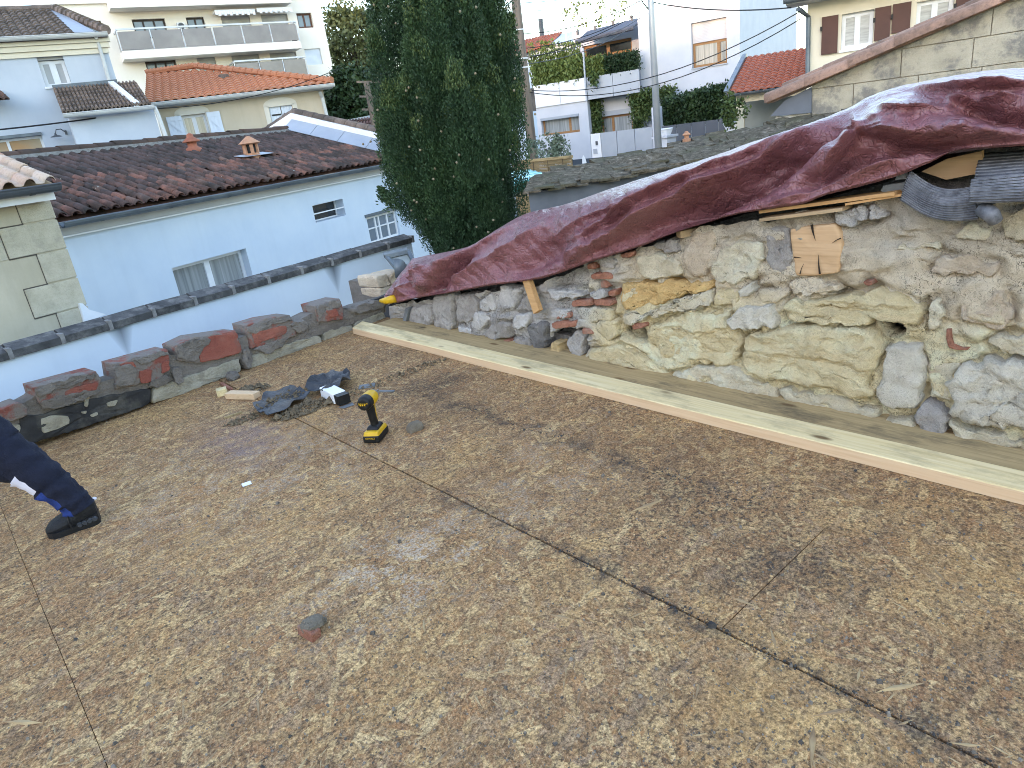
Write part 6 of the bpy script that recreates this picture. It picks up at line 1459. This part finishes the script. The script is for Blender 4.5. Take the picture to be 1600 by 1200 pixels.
for k in range(4): m.bar(q[0].lerp(q[3], k/4+.1)+Vector((0,0,.035)), q[1].lerp(q[2], k/4+.1)+Vector((0,0,.035)), .05, .012)
r_ = m.build("rib", simple("pale_turquoise", (.30,.62,.64), None, 3, .3), o)
leaves("olive_shrub", list(clumps(far(852,232,20), (.55,.55,.45), 1100, 40, .08))+list(clumps(far(875,240,20), (.35,.35,.3), 450, 20, .07)), .05, m_olive, None, up=(0,0,.6), label="grey green olive shrub in front of the white wall by the utility pole", cat="shrub")

# ---------------------------------------------------------------- poles and wires
up_ = thing("utility_pole", far(835,262,22), "tall weathered wooden utility pole right of the cypress", "utility pole")
p0, p1 = far(835,262,22), far(814,0,22); p1 = Vector((p0.x, p0.y, p1.z+3)); p0.z = -2.6
m = MB(); m.tube([p0, p0.lerp(p1,.5), p1], [.155,.145,.125], 10); m.build("pole", m_greywood, up_, True)
pz = lambda py: (lambda d: CAM.z+d.z*(math.hypot(p0.x,p0.y)/math.hypot(d.x,d.y)))(ray(lerp(814,835,py/262), py))
m = MB(); z_ = pz(45); m.tube([(p0.x,p0.y,z_), Vector((p0.x,p0.y,z_))-AX_R*.6+Vector((0,0,.05)), Vector((p0.x,p0.y,z_))-AX_R*.75], .03, 6); m.tube([(p0.x-.16,p0.y,z_-.03),(p0.x-.16,p0.y,z_+.03)], .03, 6); m.build("bracket", m_rail, up_)
for z0, z1, w in ((45,47,.155),(90,92,.16),(104,106,.16)):
    m = MB(); m.lathe((p0.x,p0.y,pz(z1)), [(w,0),(w,pz(z0)-pz(z1))], 10); m.build("clamp", m_rail, up_)
m = MB(); q = Vector((p0.x,p0.y,0)); tl = q.copy(); tl.z = pz(118)
for z0 in (104,116): m.hexa([tuple(Vector((p0.x,p0.y,pz(z0)))-AX_R*(.28+a)-_f*b+Vector((0,0,c))) for c in (-.15,.1) for a, b in ((.1,.1),(-.1,.1),(-.1,.25),(.1,.25))])
m.build("junction_box", m_rail, up_)
m = MB(); m.bar(Vector((p0.x,p0.y,-2.6))+AX_R*.24, Vector((p0.x,p0.y,pz(105)))+AX_R*.24, .10, .10); m.build("cable_guard", m_black, up_)
lp = thing("street_lamp_post", far(1029,238,24), "grey tapered metal lamp post in front of the modern house", "lamp post")
a = far(1029,238,24); b = far(1020,0,24); m = MB(); m.tube([(a.x,a.y,-2.6),(a.x,a.y,b.z-.0),(a.x,a.y,b.z+2.5)], [.13,.095,.08], 10); m.build("post", simple("galvanised_steel", (.42,.45,.48), (.36,.39,.42), 2, .45, metal=.5), lp, True)
m = MB(); z_ = b.z-.35; m.tube([(a.x,a.y,z_), Vector((a.x,a.y,z_+.3))-AX_R*.25, Vector((a.x,a.y,z_+.55))-AX_R*.35], .02, 6); m.build("wire_hook", m_black, lp)
sp_ = thing("utility_pole", far(584,195,28), "short grey utility pole with crossarms at the left edge of the cypress", "utility pole")
a = far(582,180,28); b = far(572,128,28); m = MB(); m.tube([(a.x,a.y,-2.6),(a.x,a.y,b.z)], .11, 8); m.build("pole", m_greywood, sp_)
m = MB()
for z_ in (b.z, b.z-.5, b.z-.95): m.bar(Vector((a.x,a.y,z_))-AX_R*.35, Vector((a.x,a.y,z_))+AX_R*1.0, .07, .07)
m.build("crossarm", m_greywood, sp_)
def wire(A, B, sag, lab, r=.012, n=16):
    pts = [Vector(A).lerp(Vector(B), i/n)-Vector((0,0,sag*4*(i/n)*(1-i/n))) for i in range(n+1)]
    MB().tube(pts, r, 5, cap=False).build("overhead_wire", m_black, None, False, lab, "wire", "overhead wires")
ptop = lambda py: Vector((p0.x, p0.y, pz(py)))
wire(far(-60,208,22), far(240,170,23.8), .05, "black cable running along the white two-storey house", .02)
wire(far(240,170,23.8), far(530,107,26), .25, "thin cable sagging across the orange roof", .012)
lampz = lambda py: Vector((a2.x, a2.y, 0))
for py, q, lab in ((88,(1000,28,30),"upper wire from utility pole to the modern house roof"), (92,(1040,-8,26),"second wire from the pole towards the lamp post top"), (100,(990,40,32),"lower wire sagging under the balcony awning"), (75,(1010,10,26),"wire rising from the pole clamp to the lamp post"), (52,(1020,-10,24),"wire crossing the sky above the trellis")):
    wire(ptop(py), far(*q), .25, lab)
wire(ptop(100), far(700,125,26), .2, "cable from the pole passing behind the cypress", .015)
wire(ptop(140), far(1250,18,19), .55, "long wire from the pole to the cream house eaves", .012)
wire(ptop(143), far(1250,30,19), .65, "lower long wire from the pole to the cream house wall", .012)
wire(far(1022,4,24), far(1236,12,19.6), .12, "dark service cable from the lamp post to the cream house gutter", .016)
wire(far(1022,-6,24), far(930,-40,40), .2, "wire leaving the lamp post towards the sky")
wire(ptop(4), far(1000,-20,40), .1, "high wire at the top right of the utility pole"); wire(ptop(16), far(905,10,40), .05, "short high wire beside the utility pole top")
wire(ptop(-20), far(770,60,30), .1, "wire slanting down left of the utility pole top")
# ---------------------------------------------------------------- trees
random.seed(3)
def lerpL(L, y):
    for (a, b), (c, d) in zip(L, L[1:]):
        if a <= y <= c: return lerp(b, d, (y-a)/(c-a))
    return L[0][1] if y < L[0][0] else L[-1][1]
EL = [(-320,650),(-150,622),(0,606),(100,598),(200,588),(280,588),(330,607),(370,637),(400,655),(470,700)]; ER = [(-320,690),(-150,770),(0,790),(60,802),(100,810),(200,832),(300,846),(345,848),(400,826),(470,790)]
CD = 8.3
cy = thing("cypress_tree", far(745,420,CD), "tall dark green cypress rising behind the boundary wall and tarpaulin", "tree")
cx, cy_ = far(735,390,CD).x, far(735,390,CD).y
pts, ups, szs = [], [], []
hd = Vector((_f.x, _f.y, 0)).normalized(); rd = Vector((AX_R.x, AX_R.y, 0)).normalized()
ys = np.linspace(470, -320, 60)
def sect(py):
    l, r = lerpL(EL, py), lerpL(ER, py); a, b = far(l, py, CD), far(r, py, CD); c = (a+b)/2; return Vector((c.x, c.y, c.z)), (b-a).length/2
core = []
NP = 200
plumes = []
for k in range(NP):
    py = 470-(k+random.random())/NP*760; c, rad = sect(py); th_ = random.random()*6.283
    plumes.append((c, rad, th_, random.uniform(.55,1.35)))
shoots = []
for c, rad, th_, h in plumes:
    dirv = rd*math.cos(th_)-hd*math.sin(th_); r0 = (rad-.16)*random.uniform(.76,.97); pr = random.uniform(.10,.19)*(rad/.9+.15)
    base = Vector((c.x, c.y, c.z))+dirv*r0; base.z = c.z+dirv.dot(rd)*(-.0)
    n = int(4600*h*pr/.2); t_ = rng.random(n)**.9; a = rng.random(n)*6.283; prof = np.sin(np.clip(t_,0,1)**.62*math.pi)**.8*.9+.05*(1-t_)
    rr = pr*prof*(.72+.36*rng.random(n)); lean = dirv*.10*h
    ax_ = np.array(base)[None, :]+np.outer(t_, np.array(Vector((0,0,h))+lean))
    off = np.outer(np.cos(a)*rr, np.array(rd))+np.outer(np.sin(a)*rr, np.array(hd))
    # small twig-like knots so the surface breaks up
    kn = rng.integers(0, 40, n); ko = rng.normal(size=(40,3))*.028
    tipm = t_ > rng.uniform(.80,.93); shoots.append((ax_+off+ko[kn])[tipm & (rng.random(n) < .8)]); pts.append(ax_+off+ko[kn]); ou = off/np.maximum(rr,1e-4)[:, None]; ups.append(ou*.75+np.array([0,0,1.0])+rng.normal(size=(n,3))*.1); szs.append(rng.uniform(.008,.016,n))
for py in np.linspace(460, -300, 90):
    c, rad = sect(py); n = 900; a = rng.random(n)*6.283; rr = rad*rng.uniform(.50,.64,n)
    p = np.array(c)[None,:]+np.outer(np.cos(a)*rr, np.array(rd))+np.outer(np.sin(a)*rr, np.array(hd)); p[:,2] += rng.uniform(-.12,.12,n); pts.append(p); ups.append(np.tile([0,0,1.], (n,1))+.6*(p-np.array(c))); szs.append(rng.uniform(.018,.035,n))
c = far(592,292,CD); n = 900; t_ = rng.random(n)   # twig sticking out on the left
p = np.array(far(612,318,CD))[None,:]+np.outer(t_, np.array(c-far(612,318,CD)))+rng.normal(size=(n,3))*(.055*(1.1-t_))[:,None]; pts.append(p); ups.append(np.tile(np.array(-rd*.8+Vector((0,0,.5))), (n,1))); szs.append(rng.uniform(.012,.024,n))
P_ = np.concatenate(pts); U_ = np.concatenate(ups); U_ /= np.linalg.norm(U_, axis=1)[:, None]
leaves("crown", P_, np.concatenate(szs), m_cyp, cy, up=U_, lean=.5, aspect=2.3)
leaves("young_shoots", np.concatenate(shoots)+rng.normal(size=(sum(map(len, shoots)),3))*.008, .012, leaf_material("young_cypress_shoot", (.05,.085,.028), (.09,.13,.04), (.13,.16,.055), 3), cy, up=(0,0,1), lean=.5, aspect=2.6)
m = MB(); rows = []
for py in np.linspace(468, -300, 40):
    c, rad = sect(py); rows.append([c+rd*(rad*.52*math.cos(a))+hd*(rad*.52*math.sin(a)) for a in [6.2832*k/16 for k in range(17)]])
m.grid(rows); m.build("inner_crown_shade", simple("inner_foliage_shade", (.008,.014,.008), (.014,.024,.012), 4, .9), cy)  # dark core shell, its colour stands in for shade inside the crown
c, rad = sect(440); m = MB(); m.tube([(c.x,c.y,-2.6),(c.x,c.y,.4),(c.x,c.y,2.0)], [.2,.16,.1], 8); m.build("trunk", m_bark, cy)
cn = []
for c, rad, th_, h in plumes[::2]:
    dirv = rd*math.cos(th_)-hd*math.sin(th_)
    for _ in range(2): cn.append(Vector(c)+dirv*rad*.98+Vector((random.gauss(0,.1),random.gauss(0,.1),random.uniform(0,h*.8))))
m = MB()
for q in cn: m.lathe(q, [(.004,-.012),(.013,-.004),(.013,.006),(.004,.013)], 5)
m.build("cones", simple("cypress_cone", (.26,.22,.15), (.2,.16,.1), 9), cy, kind="stuff")

def tree(name, px, py, dist, rad, n, nc, cl, sz, mat, lab, trunk=True, cat="tree", up=None):
    c = far(px, py, dist); t0 = thing(name, (c.x, c.y, -2.6), lab, cat)
    leaves("crown", clumps(c, rad, n, nc, cl), sz, mat, t0, up=up, lean=.9)
    m = MB(); m.tube([(c.x,c.y,-2.6),(c.x,c.y,c.z-rad[2]*.6),(c.x+.1,c.y,c.z+rad[2]*.3)], [.25,.18,.06], 8)
    for k in range(9):
        a = k*2.4; z0 = c.z-rad[2]*.7+rad[2]*.08*k; e = Vector((c.x+rad[0]*.6*math.cos(a), c.y+rad[1]*.6*math.sin(a), z0+rad[2]*.6)); m.tube([(c.x,c.y,z0), (Vector((c.x,c.y,z0))+e)/2+Vector((0,0,.3)), e], [.1,.06,.03], 6)
    m.build("trunk", m_bark, t0); return t0
tree("plane_tree", 551, 74, 58, (2.5,2.5,3.0), 6800, 170, .32, .19, m_plane, "tall autumn tinted tree between apartment block and cypress", up=(0,0,.5))
tree("clipped_conifer", 553, 162, 33, (1.25,1.25,1.5), 9000, 260, .14, .12, m_hedge, "dark rounded conifer below the tall autumn tree")
tree("clipped_conifer", 600, 165, 35, (1.2,1.2,1.6), 5000, 200, .14, .12, m_hedge, "dark conifer half hidden by the small utility pole")

# ---------------------------------------------------------------- roof hatch, stone pier at the end of the boundary wall
rh = thing("roof_window", far(625,412,6.1), "small tilted roof window with grey frame in front of the white boundary wall", "roof window")
q = [far(604,404,6.0), far(638,396,6.0), far(655,428,5.7), far(627,432,5.7)]; m = MB(); m.slab(q, .015); m.build("pane", simple("dusty_glass", (.30,.33,.33), (.22,.25,.24), 8, .25, .3, 30), rh)
m = MB()
for k, w in ((0,.05),(1,.03),(2,.03),(3,.025)): m.bar(q[k]+Vector((0,0,.02)), q[(k+1) % 4]+Vector((0,0,.02)), w, .03)
m.tube([q[0]-rd*.02+Vector((0,0,.03)), q[1]+Vector((0,0,.03))], .022, 8); m.build("frame", m_gutter, rh)
m = MB(); a = far(628,432,5.6); m.tube([a, a+Vector((0,0,.12)), far(632,418,5.65)], [.055,.05,.035], 10); m.build("flue_pipe", m_gutter, None, True, "short grey pipe elbow beside the tarpaulin tip", "pipe")
PR = Fac(612, 445, 5.9, 10.2)
pr_ = thing("stone_pier", PR.P(0,-2.6), "short buff stone pier between white wall and tarpaulin tip", "pier")
for poly in ([(588,432),(606,428),(610,446),(592,450)], [(607,428),(640,420),(642,440),(611,446)], [(593,451),(618,446),(620,462),(598,467)], [(619,446),(645,440),(646,456),(621,461)], [(599,468),(640,459),(644,480),(603,486)]): lump(poly, PR, -.25, .0, m_pink_stone, "pier_stone", pr_, .012)
MB().fbox(PR, PR.sz(592,440)[0], PR.sz(645,440)[0], -2.6, PR.sz(620,428)[1]-.02, -.4, -.05).build("pier_core", m_brickmortar, pr_)
m = MB(); a, b = onz(548,486,.10), onz(612,462,.16); m.bar(a, b, .05, .05); m.build("felt_strip", m_bitpaint, None, False, "black felt strip between the last brick and the tarpaulin tip", "felt strip")

# ---------------------------------------------------------------- impact driver
dc = onz(589, 684); az = R(36); fx = Vector((math.cos(az), math.sin(az), 0)); lx = Vector((-math.sin(az), math.cos(az), 0)); uz = Vector((0,0,1))
dr = thing("impact_driver", dc, "yellow and black cordless impact driver standing upright on its battery", "cordless driver")
def D(x, y, z): return dc+fx*x+lx*y+uz*z
def rbox(x0, x1, w0, w1, z0, z1, bev, mat, name, parent, wt=None, x0t=None, x1t=None, w0t=None):
    wt = w0 if wt is None else wt; x0t = x0 if x0t is None else x0t; x1t = x1 if x1t is None else x1t
    m = MB(); m.hexa([D(x0,-w0,z0), D(x1,-w1,z0), D(x1,w1,z0), D(x0,w0,z0), D(x0t,-wt,z1), D(x1t,-wt*w1/w0,z1), D(x1t,wt*w1/w0,z1), D(x0t,wt,z1)])
    o = m.build(name, mat, parent, fixn=True); b = o.modifiers.new("b", 'BEVEL'); b.width = bev; b.segments = 3; return o
K = 1.0
bat = rbox(-.062,.062,.040,.038,.002,.036,.007, m_black, "battery", dr)
yb = rbox(-.060,.060,.039,.037,.030,.052,.006, m_yellow, "battery_cover", dr, .034, -.050, .056)
rbox(-.0655,-.061,.020,.020,.020,.033,.001, m_black, "battery_label", dr)
rbox(-.035,.050,.033,.028,.050,.068,.008, m_black, "foot", dr, .024, -.020, .040)
def loft(secs, mat, name, parent, smooth=True):
    m = MB(); rows = []
    for x, z, rx, rz in secs: rows.append([D(x+rx*math.cos(a)*.9, rz*math.sin(a), z) for a in [6.2832*k/14 for k in range(15)]])
    m.grid(rows); m.add([rows[0][k] for k in range(14)], [tuple(range(14))]); m.add([rows[-1][k] for k in range(14)], [tuple(range(13,-1,-1))]); return m.build(name, mat, parent, smooth, fixn=True)
loft([(.012,.058,.030,.019),(.008,.075,.024,.017),(.002,.10,.022,.0175),(-.002,.13,.024,.018),(-.004,.158,.027,.021),(-.002,.172,.03,.024)], m_black, "handle", dr)
loft([(.030,.075,.006,.008),(.028,.10,.006,.010),(.026,.13,.007,.011),(.024,.16,.008,.014)], m_yellow, "handle_inlay", dr)
def barrel(secs, mat, name, parent, zc=.192):
    m = MB(); rows = [[D(x, r*math.cos(a)*wy, zc+dz+r*math.sin(a)) for a in [6.2832*k/16 for k in range(17)]] for x, r, wy, dz in secs]
    m.grid(rows); m.add(rows[0][:16], [tuple(range(16))]); m.add(rows[-1][:16], [tuple(range(15,-1,-1))]); return m.build(name, mat, parent, True, fixn=True)
barrel([(-.062,.022,1,0),(-.058,.030,1,0),(-.045,.034,.98,0),(-.018,.034,.98,0)], m_black, "motor_cap", dr)
barrel([(-.018,.033,.98,0),(.0,.035,1.0,0),(.03,.033,1,0),(.045,.030,1,0)], m_yellow, "motor_housing", dr)
barrel([(.045,.028,1,0),(.060,.025,1,0),(.068,.019,1,0)], m_chuck, "nose_collar", dr)
barrel([(.068,.011,1,0),(.085,.011,1,0),(.087,.005,1,0),(.115,.004,1,0),(.118,.0025,1,0)], m_steel, "bit_holder", dr)
m = MB()
for k in (-1, 0, 1): m.bar(D(-.0635, .010*k, .190), D(-.0635, .010*k+.006, .190), .002, .007, uz)
m.build("cap_mark", m_yellow, dr)
rbox(.012,.022,.006,.006,.135,.165,.002, m_black, "trigger", dr, x0t=.034, x1t=.044, x0=.03) if False else rbox(.026,.040,.008,.006,.140,.166,.003, m_black, "trigger", dr)
tx = bpy.data.curves.new("battery_text", 'FONT'); tx.body = "DEWALT"; tx.size = .0115; tx.align_x = 'CENTER'; tx.align_y = 'CENTER'; tx.extrude = .0002
dg = bpy.data.objects.new("tmp", tx); C.objects.link(dg); me = bpy.data.meshes.new_from_object(dg.evaluated_get(bpy.context.evaluated_depsgraph_get())); bpy.data.objects.remove(dg)
me.materials.append(m_yellow); inst(me, "lettering", frame(D(-.0662,0,.0265), -lx, uz, -fx), dr)
tm2 = me.copy(); inst(tm2, "lettering", frame(D(-.0632,0,.195), -lx, uz, -fx), dr)

# ---------------------------------------------------------------- person working at the left edge (only one leg in the picture)
m_navy = simple("navy_cloth", (.0055,.0075,.019), (.009,.012,.028), 30, .85, .5, 300); m_blue = simple("royal_blue_cloth", (.012,.04,.20), (.01,.032,.16), 20, .8, .4, 300); m_wcloth = simple("white_cloth", (.62,.62,.72), (.56,.56,.66), 10, .8)
m_shoe = simple("black_shoe", (.006,.007,.009), (.011,.012,.015), 30, .6, .4, 120); m_sole = simple("shoe_sole", (.008,.009,.011), (.013,.014,.017), 20, .45)
m_bub = simple('sole_bubble', (.05,.055,.065), (.03,.034,.04), 20, .25); m_skin = simple("skin", (.52,.32,.23), (.46,.27,.19), 12, .55); m_hair = simple("dark_hair", (.03,.022,.016), (.02,.015,.012), 20, .6)
toe, heel = onz(76, 838), onz(158, 812)
fwd = (toe-heel).normalized(); sid = Vector((0,0,1)).cross(fwd).normalized(); SL = (toe-heel).length
pe = thing("person", (heel.x, heel.y, 0), "person in navy and blue work trousers and black trainers, leg stretched at left edge", "person")
LF = Fac(118, 815, math.hypot(heel.x, heel.y)-.02, math.degrees(math.atan2(-fwd.y, -fwd.x)))
LF = Fac(118, 815, math.hypot((heel.x+toe.x)/2, (heel.y+toe.y)/2), 50.6+90)
def shoe(toe, heel, parent):
    fwd = (toe-heel).normalized(); sid = Vector((0,0,1)).cross(fwd).normalized(); SL = (toe-heel).length
    def S(x, y, z): return heel+fwd*(x*SL)+sid*y+Vector((0,0,z))
    secs = [(.0,.020,.035,.085),(.05,.034,.022,.115),(.16,.040,.014,.125),(.30,.040,.012,.115),(.42,.042,.010,.095),(.56,.046,.008,.078),(.72,.049,.008,.066),(.86,.044,.010,.055),(.95,.032,.014,.044),(1.0,.012,.022,.034)]
    m = MB(); rows = []
    for x, w, z0, z1 in secs: rows.append([S(x, w*math.copysign(abs(math.cos(a))**.75, math.cos(a)), (z0+z1)/2+(z1-z0)/2*math.copysign(abs(math.sin(a))**.8, math.sin(a))) for a in [6.2832*k/18 for k in range(19)]])
    m.grid(rows); m.add(rows[0][:18], [tuple(range(18))]); m.add(rows[-1][:18], [tuple(range(17,-1,-1))]); up = m.build("shoe", m_shoe, parent, True, fixn=True)
    m = MB(); ol = [(.0,.022),(.06,.038),(.2,.044),(.4,.042),(.6,.049),(.75,.053),(.88,.047),(.97,.03),(1.02,.0)]
    pl = [S(x, w, .0) for x, w in ol]+[S(x, -w, .0) for x, w in ol[-2::-1]]; ht = [.034+.01*(1-x) if x < .35 else .024 for x, _ in ol]; pt = [S(x, w*1.02, h) for (x, w), h in zip(ol, ht)]+[S(x, -w*1.02, h) for (x, w), h in list(zip(ol, ht))[-2::-1]]
    n = len(pl); m.add(pl+pt, [tuple(range(n-1,-1,-1)), tuple(range(n,2*n))]+[(i,(i+1) % n,(i+1) % n+n,i+n) for i in range(n)]); so = m.build("sole", m_sole, up, fixn=True)
    for sgn in (-1, 1):
        for k in range(4):
            q = S(.07+.095*k, sgn*.0425, .024+.002*(3-k)); mm = MB(); mm.tube([q, q+sid*sgn*.006], [.012,.008], 10); mm.build("air_bubble", m_bub, up)
    mm = MB()
    for k in range(5): x = .46+.07*k; zt = .094-.012*k; mm.tube([S(x, -.028, zt-.012), S(x+.02, -.01, zt+.003), S(x, .012, zt+.003), S(x+.02, .028, zt-.012)], .0035, 5)
    mm.tube([S(.44,.01,.10), S(.50,.035,.085), S(.52,.05,.05), S(.5,.054,.02)], .003, 5); mm.build("lace", m_black, up)
    mm = MB(); q = S(-.003, 0, .095); mm.tube([q, q-fwd*.012], [.008,.005], 8); mm.build("heel_tab", m_wcloth, up)
    return up
shoe(toe, heel, pe)
ank = heel+fwd*(.20*SL)+Vector((0,0,.10)); knee = LF.at(-8, 702); hip = LF.at(-150, 585, -.05)
def leg(path, name, parent, patches=True):
    """trouser leg: path of (point, radius); folds, blue and white inserts by material slot"""
    m = MB(); rows = []; N = 44; K = 28; mi = []
    tot = len(path)-1
    for i in range(N+1):
        t = i/N*tot; k = min(int(t), tot-1); f = t-k; f = f*f*(3-2*f)*.5+f*.5
        p = Vector(path[k][0]).lerp(Vector(path[k+1][0]), f); r = lerp(path[k][1], path[k+1][1], f)
        tg = (Vector(path[min(k+1, tot)][0])-Vector(path[k][0])).normalized(); sx = LF.n-tg*LF.n.dot(tg); sx.normalize(); sy = tg.cross(sx)
        row = []
        for j in range(K+1):
            a = 6.2832*j/K; w = 1+.17*fbm((math.cos(a)*1.3, math.sin(a)*1.3, i*.42), 1.3, 3)+.075*math.sin(i*1.05+2.6*math.sin(a+.4))*(1 if i < N*.45 else .5)
            row.append(p+(sx*math.cos(a)+sy*math.sin(a))*r*w)
        rows.append(row)
    m.grid(rows)
    for i in range(N):
        for j in range(K):
            a = (j+.5)/K*6.2832; v = LF.s.dot((rows[i][j]-rows[i][(j+14) % 28])); dn = (rows[i][j]-sum(rows[i][:K], Vector())/K).normalized()
            x = i/N; under = dn.z < -.02
            s_ = 0
            if patches and under and x < .5:
                s_ = 1 if x < .12 or .17 < x < .34 else (2 if .36 < x < .5 else 0)
            mi.append(s_)
    m.m = mi; m.add(rows[0][:K], [tuple(range(K))], 0)
    o = m.build(name, [m_navy, m_blue, m_wcloth], parent, True); return o
c0 = heel+fwd*(.08*SL)+Vector((0,0,.088))
leg([(LF.at(127,796), .050), (LF.at(112,780), .056), (LF.at(80,757), .067), (LF.at(42,730), .078), (LF.at(0,706), .090), (LF.at(-70,655), .112), (hip, .14)], "trouser_leg", pe)
L_ = -LF.s                                          # towards image left
hip2 = hip+LF.n*-.16; knee2 = hip+L_*.42-LF.n*.18+Vector((0,0,-.10)); ft = knee2+L_*.05; ft.z = 0
toe2 = ft+L_*.20; heel2 = ft-L_*.08; toe2.z = heel2.z = 0
shoe(toe2, heel2, pe)
leg([(heel2+L_*.05+Vector((0,0,.09)), .08), (knee2.lerp(ft,.6), .09), (knee2, .105), (knee2.lerp(hip2,.5), .125), (hip2, .15)], "trouser_leg", pe, False)
pel = (hip+hip2)/2; chest = pel+L_*.34+Vector((0,0,.30)); neck = chest+L_*.17+Vector((0,0,.13)); head = neck+L_*.13+Vector((0,0,.08))
sh = LF.n
def skin(name, joints, edges, mat, parent, sub=2):
    me = bpy.data.meshes.new(name); me.from_pydata([tuple(p) for p, r in joints], edges, []); o = bpy.data.objects.new(name, me); C.objects.link(o); place(o, (0,0,0), parent)
    md = o.modifiers.new("skin", 'SKIN'); md.use_smooth_shade = True
    for v, (p, r) in zip(me.skin_vertices[0].data, joints): v.radius = r if isinstance(r, tuple) else (r, r)
    me.skin_vertices[0].data[0].use_root = True
    s = o.modifiers.new("sub", 'SUBSURF'); s.levels = s.render_levels = sub; me.materials.append(mat); return o
shl, shr = chest+L_*.06+sh*.19, chest+L_*.06-sh*.19; ell = shl+L_*.12+Vector((0,0,-.25)); elr = shr+L_*.16+Vector((0,0,-.24)); hl = ell+L_*.16+Vector((0,0,-.19)); hr = elr+L_*.14+Vector((0,0,-.2))
J = [(pel,.13),(pel.lerp(chest,.5),.13),(chest,.15),(neck,.058),(head,.085),(head+L_*.06+Vector((0,0,.05)),.075),(shl,.07),(ell,.045),(hl,.026),(shr,.07),(elr,.045),(hr,.026),(hip,.10),(knee,.055),(ank,.04),(hip2,.10),(knee2,.055),(ft+Vector((0,0,.1)),.04)]
E_ = [(0,1),(1,2),(2,3),(3,4),(4,5),(2,6),(6,7),(7,8),(2,9),(9,10),(10,11),(0,12),(12,13),(13,14),(0,15),(15,16),(16,17)]
skin("body", J, E_, m_skin, pe)
skin("jacket", [(pel,.165),(pel.lerp(chest,.5),.155),(chest,.175),(chest.lerp(neck,.6),.10),(shl,.09),(ell,.062),(ell.lerp(hl,.8),.05),(shr,.09),(elr,.062),(elr.lerp(hr,.8),.05)], [(0,1),(1,2),(2,3),(2,4),(4,5),(5,6),(2,7),(7,8),(8,9)], m_navy, pe)
for h0, d in ((hl, hl-ell), (hr, hr-elr)):
    d = d.normalized(); s1 = d.cross(LF.n).normalized(); J = [(h0,.026),(h0+d*.07,(.036,.016))]; Eh = [(0,1)]
    for k in range(4):
        b = len(J); o_ = sh*(.024*(k-1.5)); J += [(h0+d*.08+o_, .010), (h0+d*(.115+.008*(k in (1,2)))+o_+s1*.012, .0085), (h0+d*(.14+.01*(k in (1,2)))+o_+s1*.035, .007)]; Eh += [(1,b),(b,b+1),(b+1,b+2)]
    b = len(J); J += [(h0+d*.03+sh*.035,.012),(h0+d*.07+sh*.05+s1*.02,.009)]; Eh += [(0,b),(b,b+1)]
    skin("hand", J, Eh, m_skin, pe)
m = MB(); bmh = bmesh.new(); bmesh.ops.create_uvsphere(bmh, u_segments=16, v_segments=10, radius=.108)
hc = head+L_*.0+Vector((0,0,.045)); m.add([hc+Vector(v.co) for v in bmh.verts if True], [tuple(v.index for v in f.verts) for f in bmh.faces if f.calc_center_median().z > -.01]); bmh.free(); m.build("hair", m_hair, pe, True)
m = MB(); m.tube([head+L_*.12+Vector((0,0,-.02)), head+L_*.15+Vector((0,0,-.045))], [.018,.010], 8); m.build("nose", m_skin, pe, True)

# ---------------------------------------------------------------- added unseen houses at left and behind, sized to keep the low sun off
def plain_house(x0, x1, y0, y1, z, lab):
    h = thing("added_shade_house", ((x0+x1)/2, (y0+y1)/2, -2.6), lab, "house"); xm = (x0+x1)/2; hz = 1.6
    MB().box(x0, x1, y0, y1, -2.6, z).build("wall", m_cream, h)
    m = MB(); m.add([(x0-.4,y0-.3,z),(x1+.4,y0-.3,z),(x1+.4,y1+.3,z),(x0-.4,y1+.3,z),(xm,y0-.3,z+hz),(xm,y1+.3,z+hz)], [(0,1,4),(1,2,5,4),(2,3,5),(3,0,4,5),(3,2,1,0)]); m.build("roof", m_orangetile, h)
    for k in range(int((y1-y0)/4)):
        for zz in (-.5, 2.3):
            if zz+1.4 < z: MB().box(x1-.01, x1+.04, y0+1.5+4*k, y0+2.7+4*k, zz, zz+1.3).build("window", m_glass, h)
plain_house(-38, -28, -30, 16, 9.4, "added row house outside the picture on the left, blocking the low sun")
plain_house(-44, -30, 17, 62, 17.0, "added tall house block outside the picture on the far left, blocking the low sun")
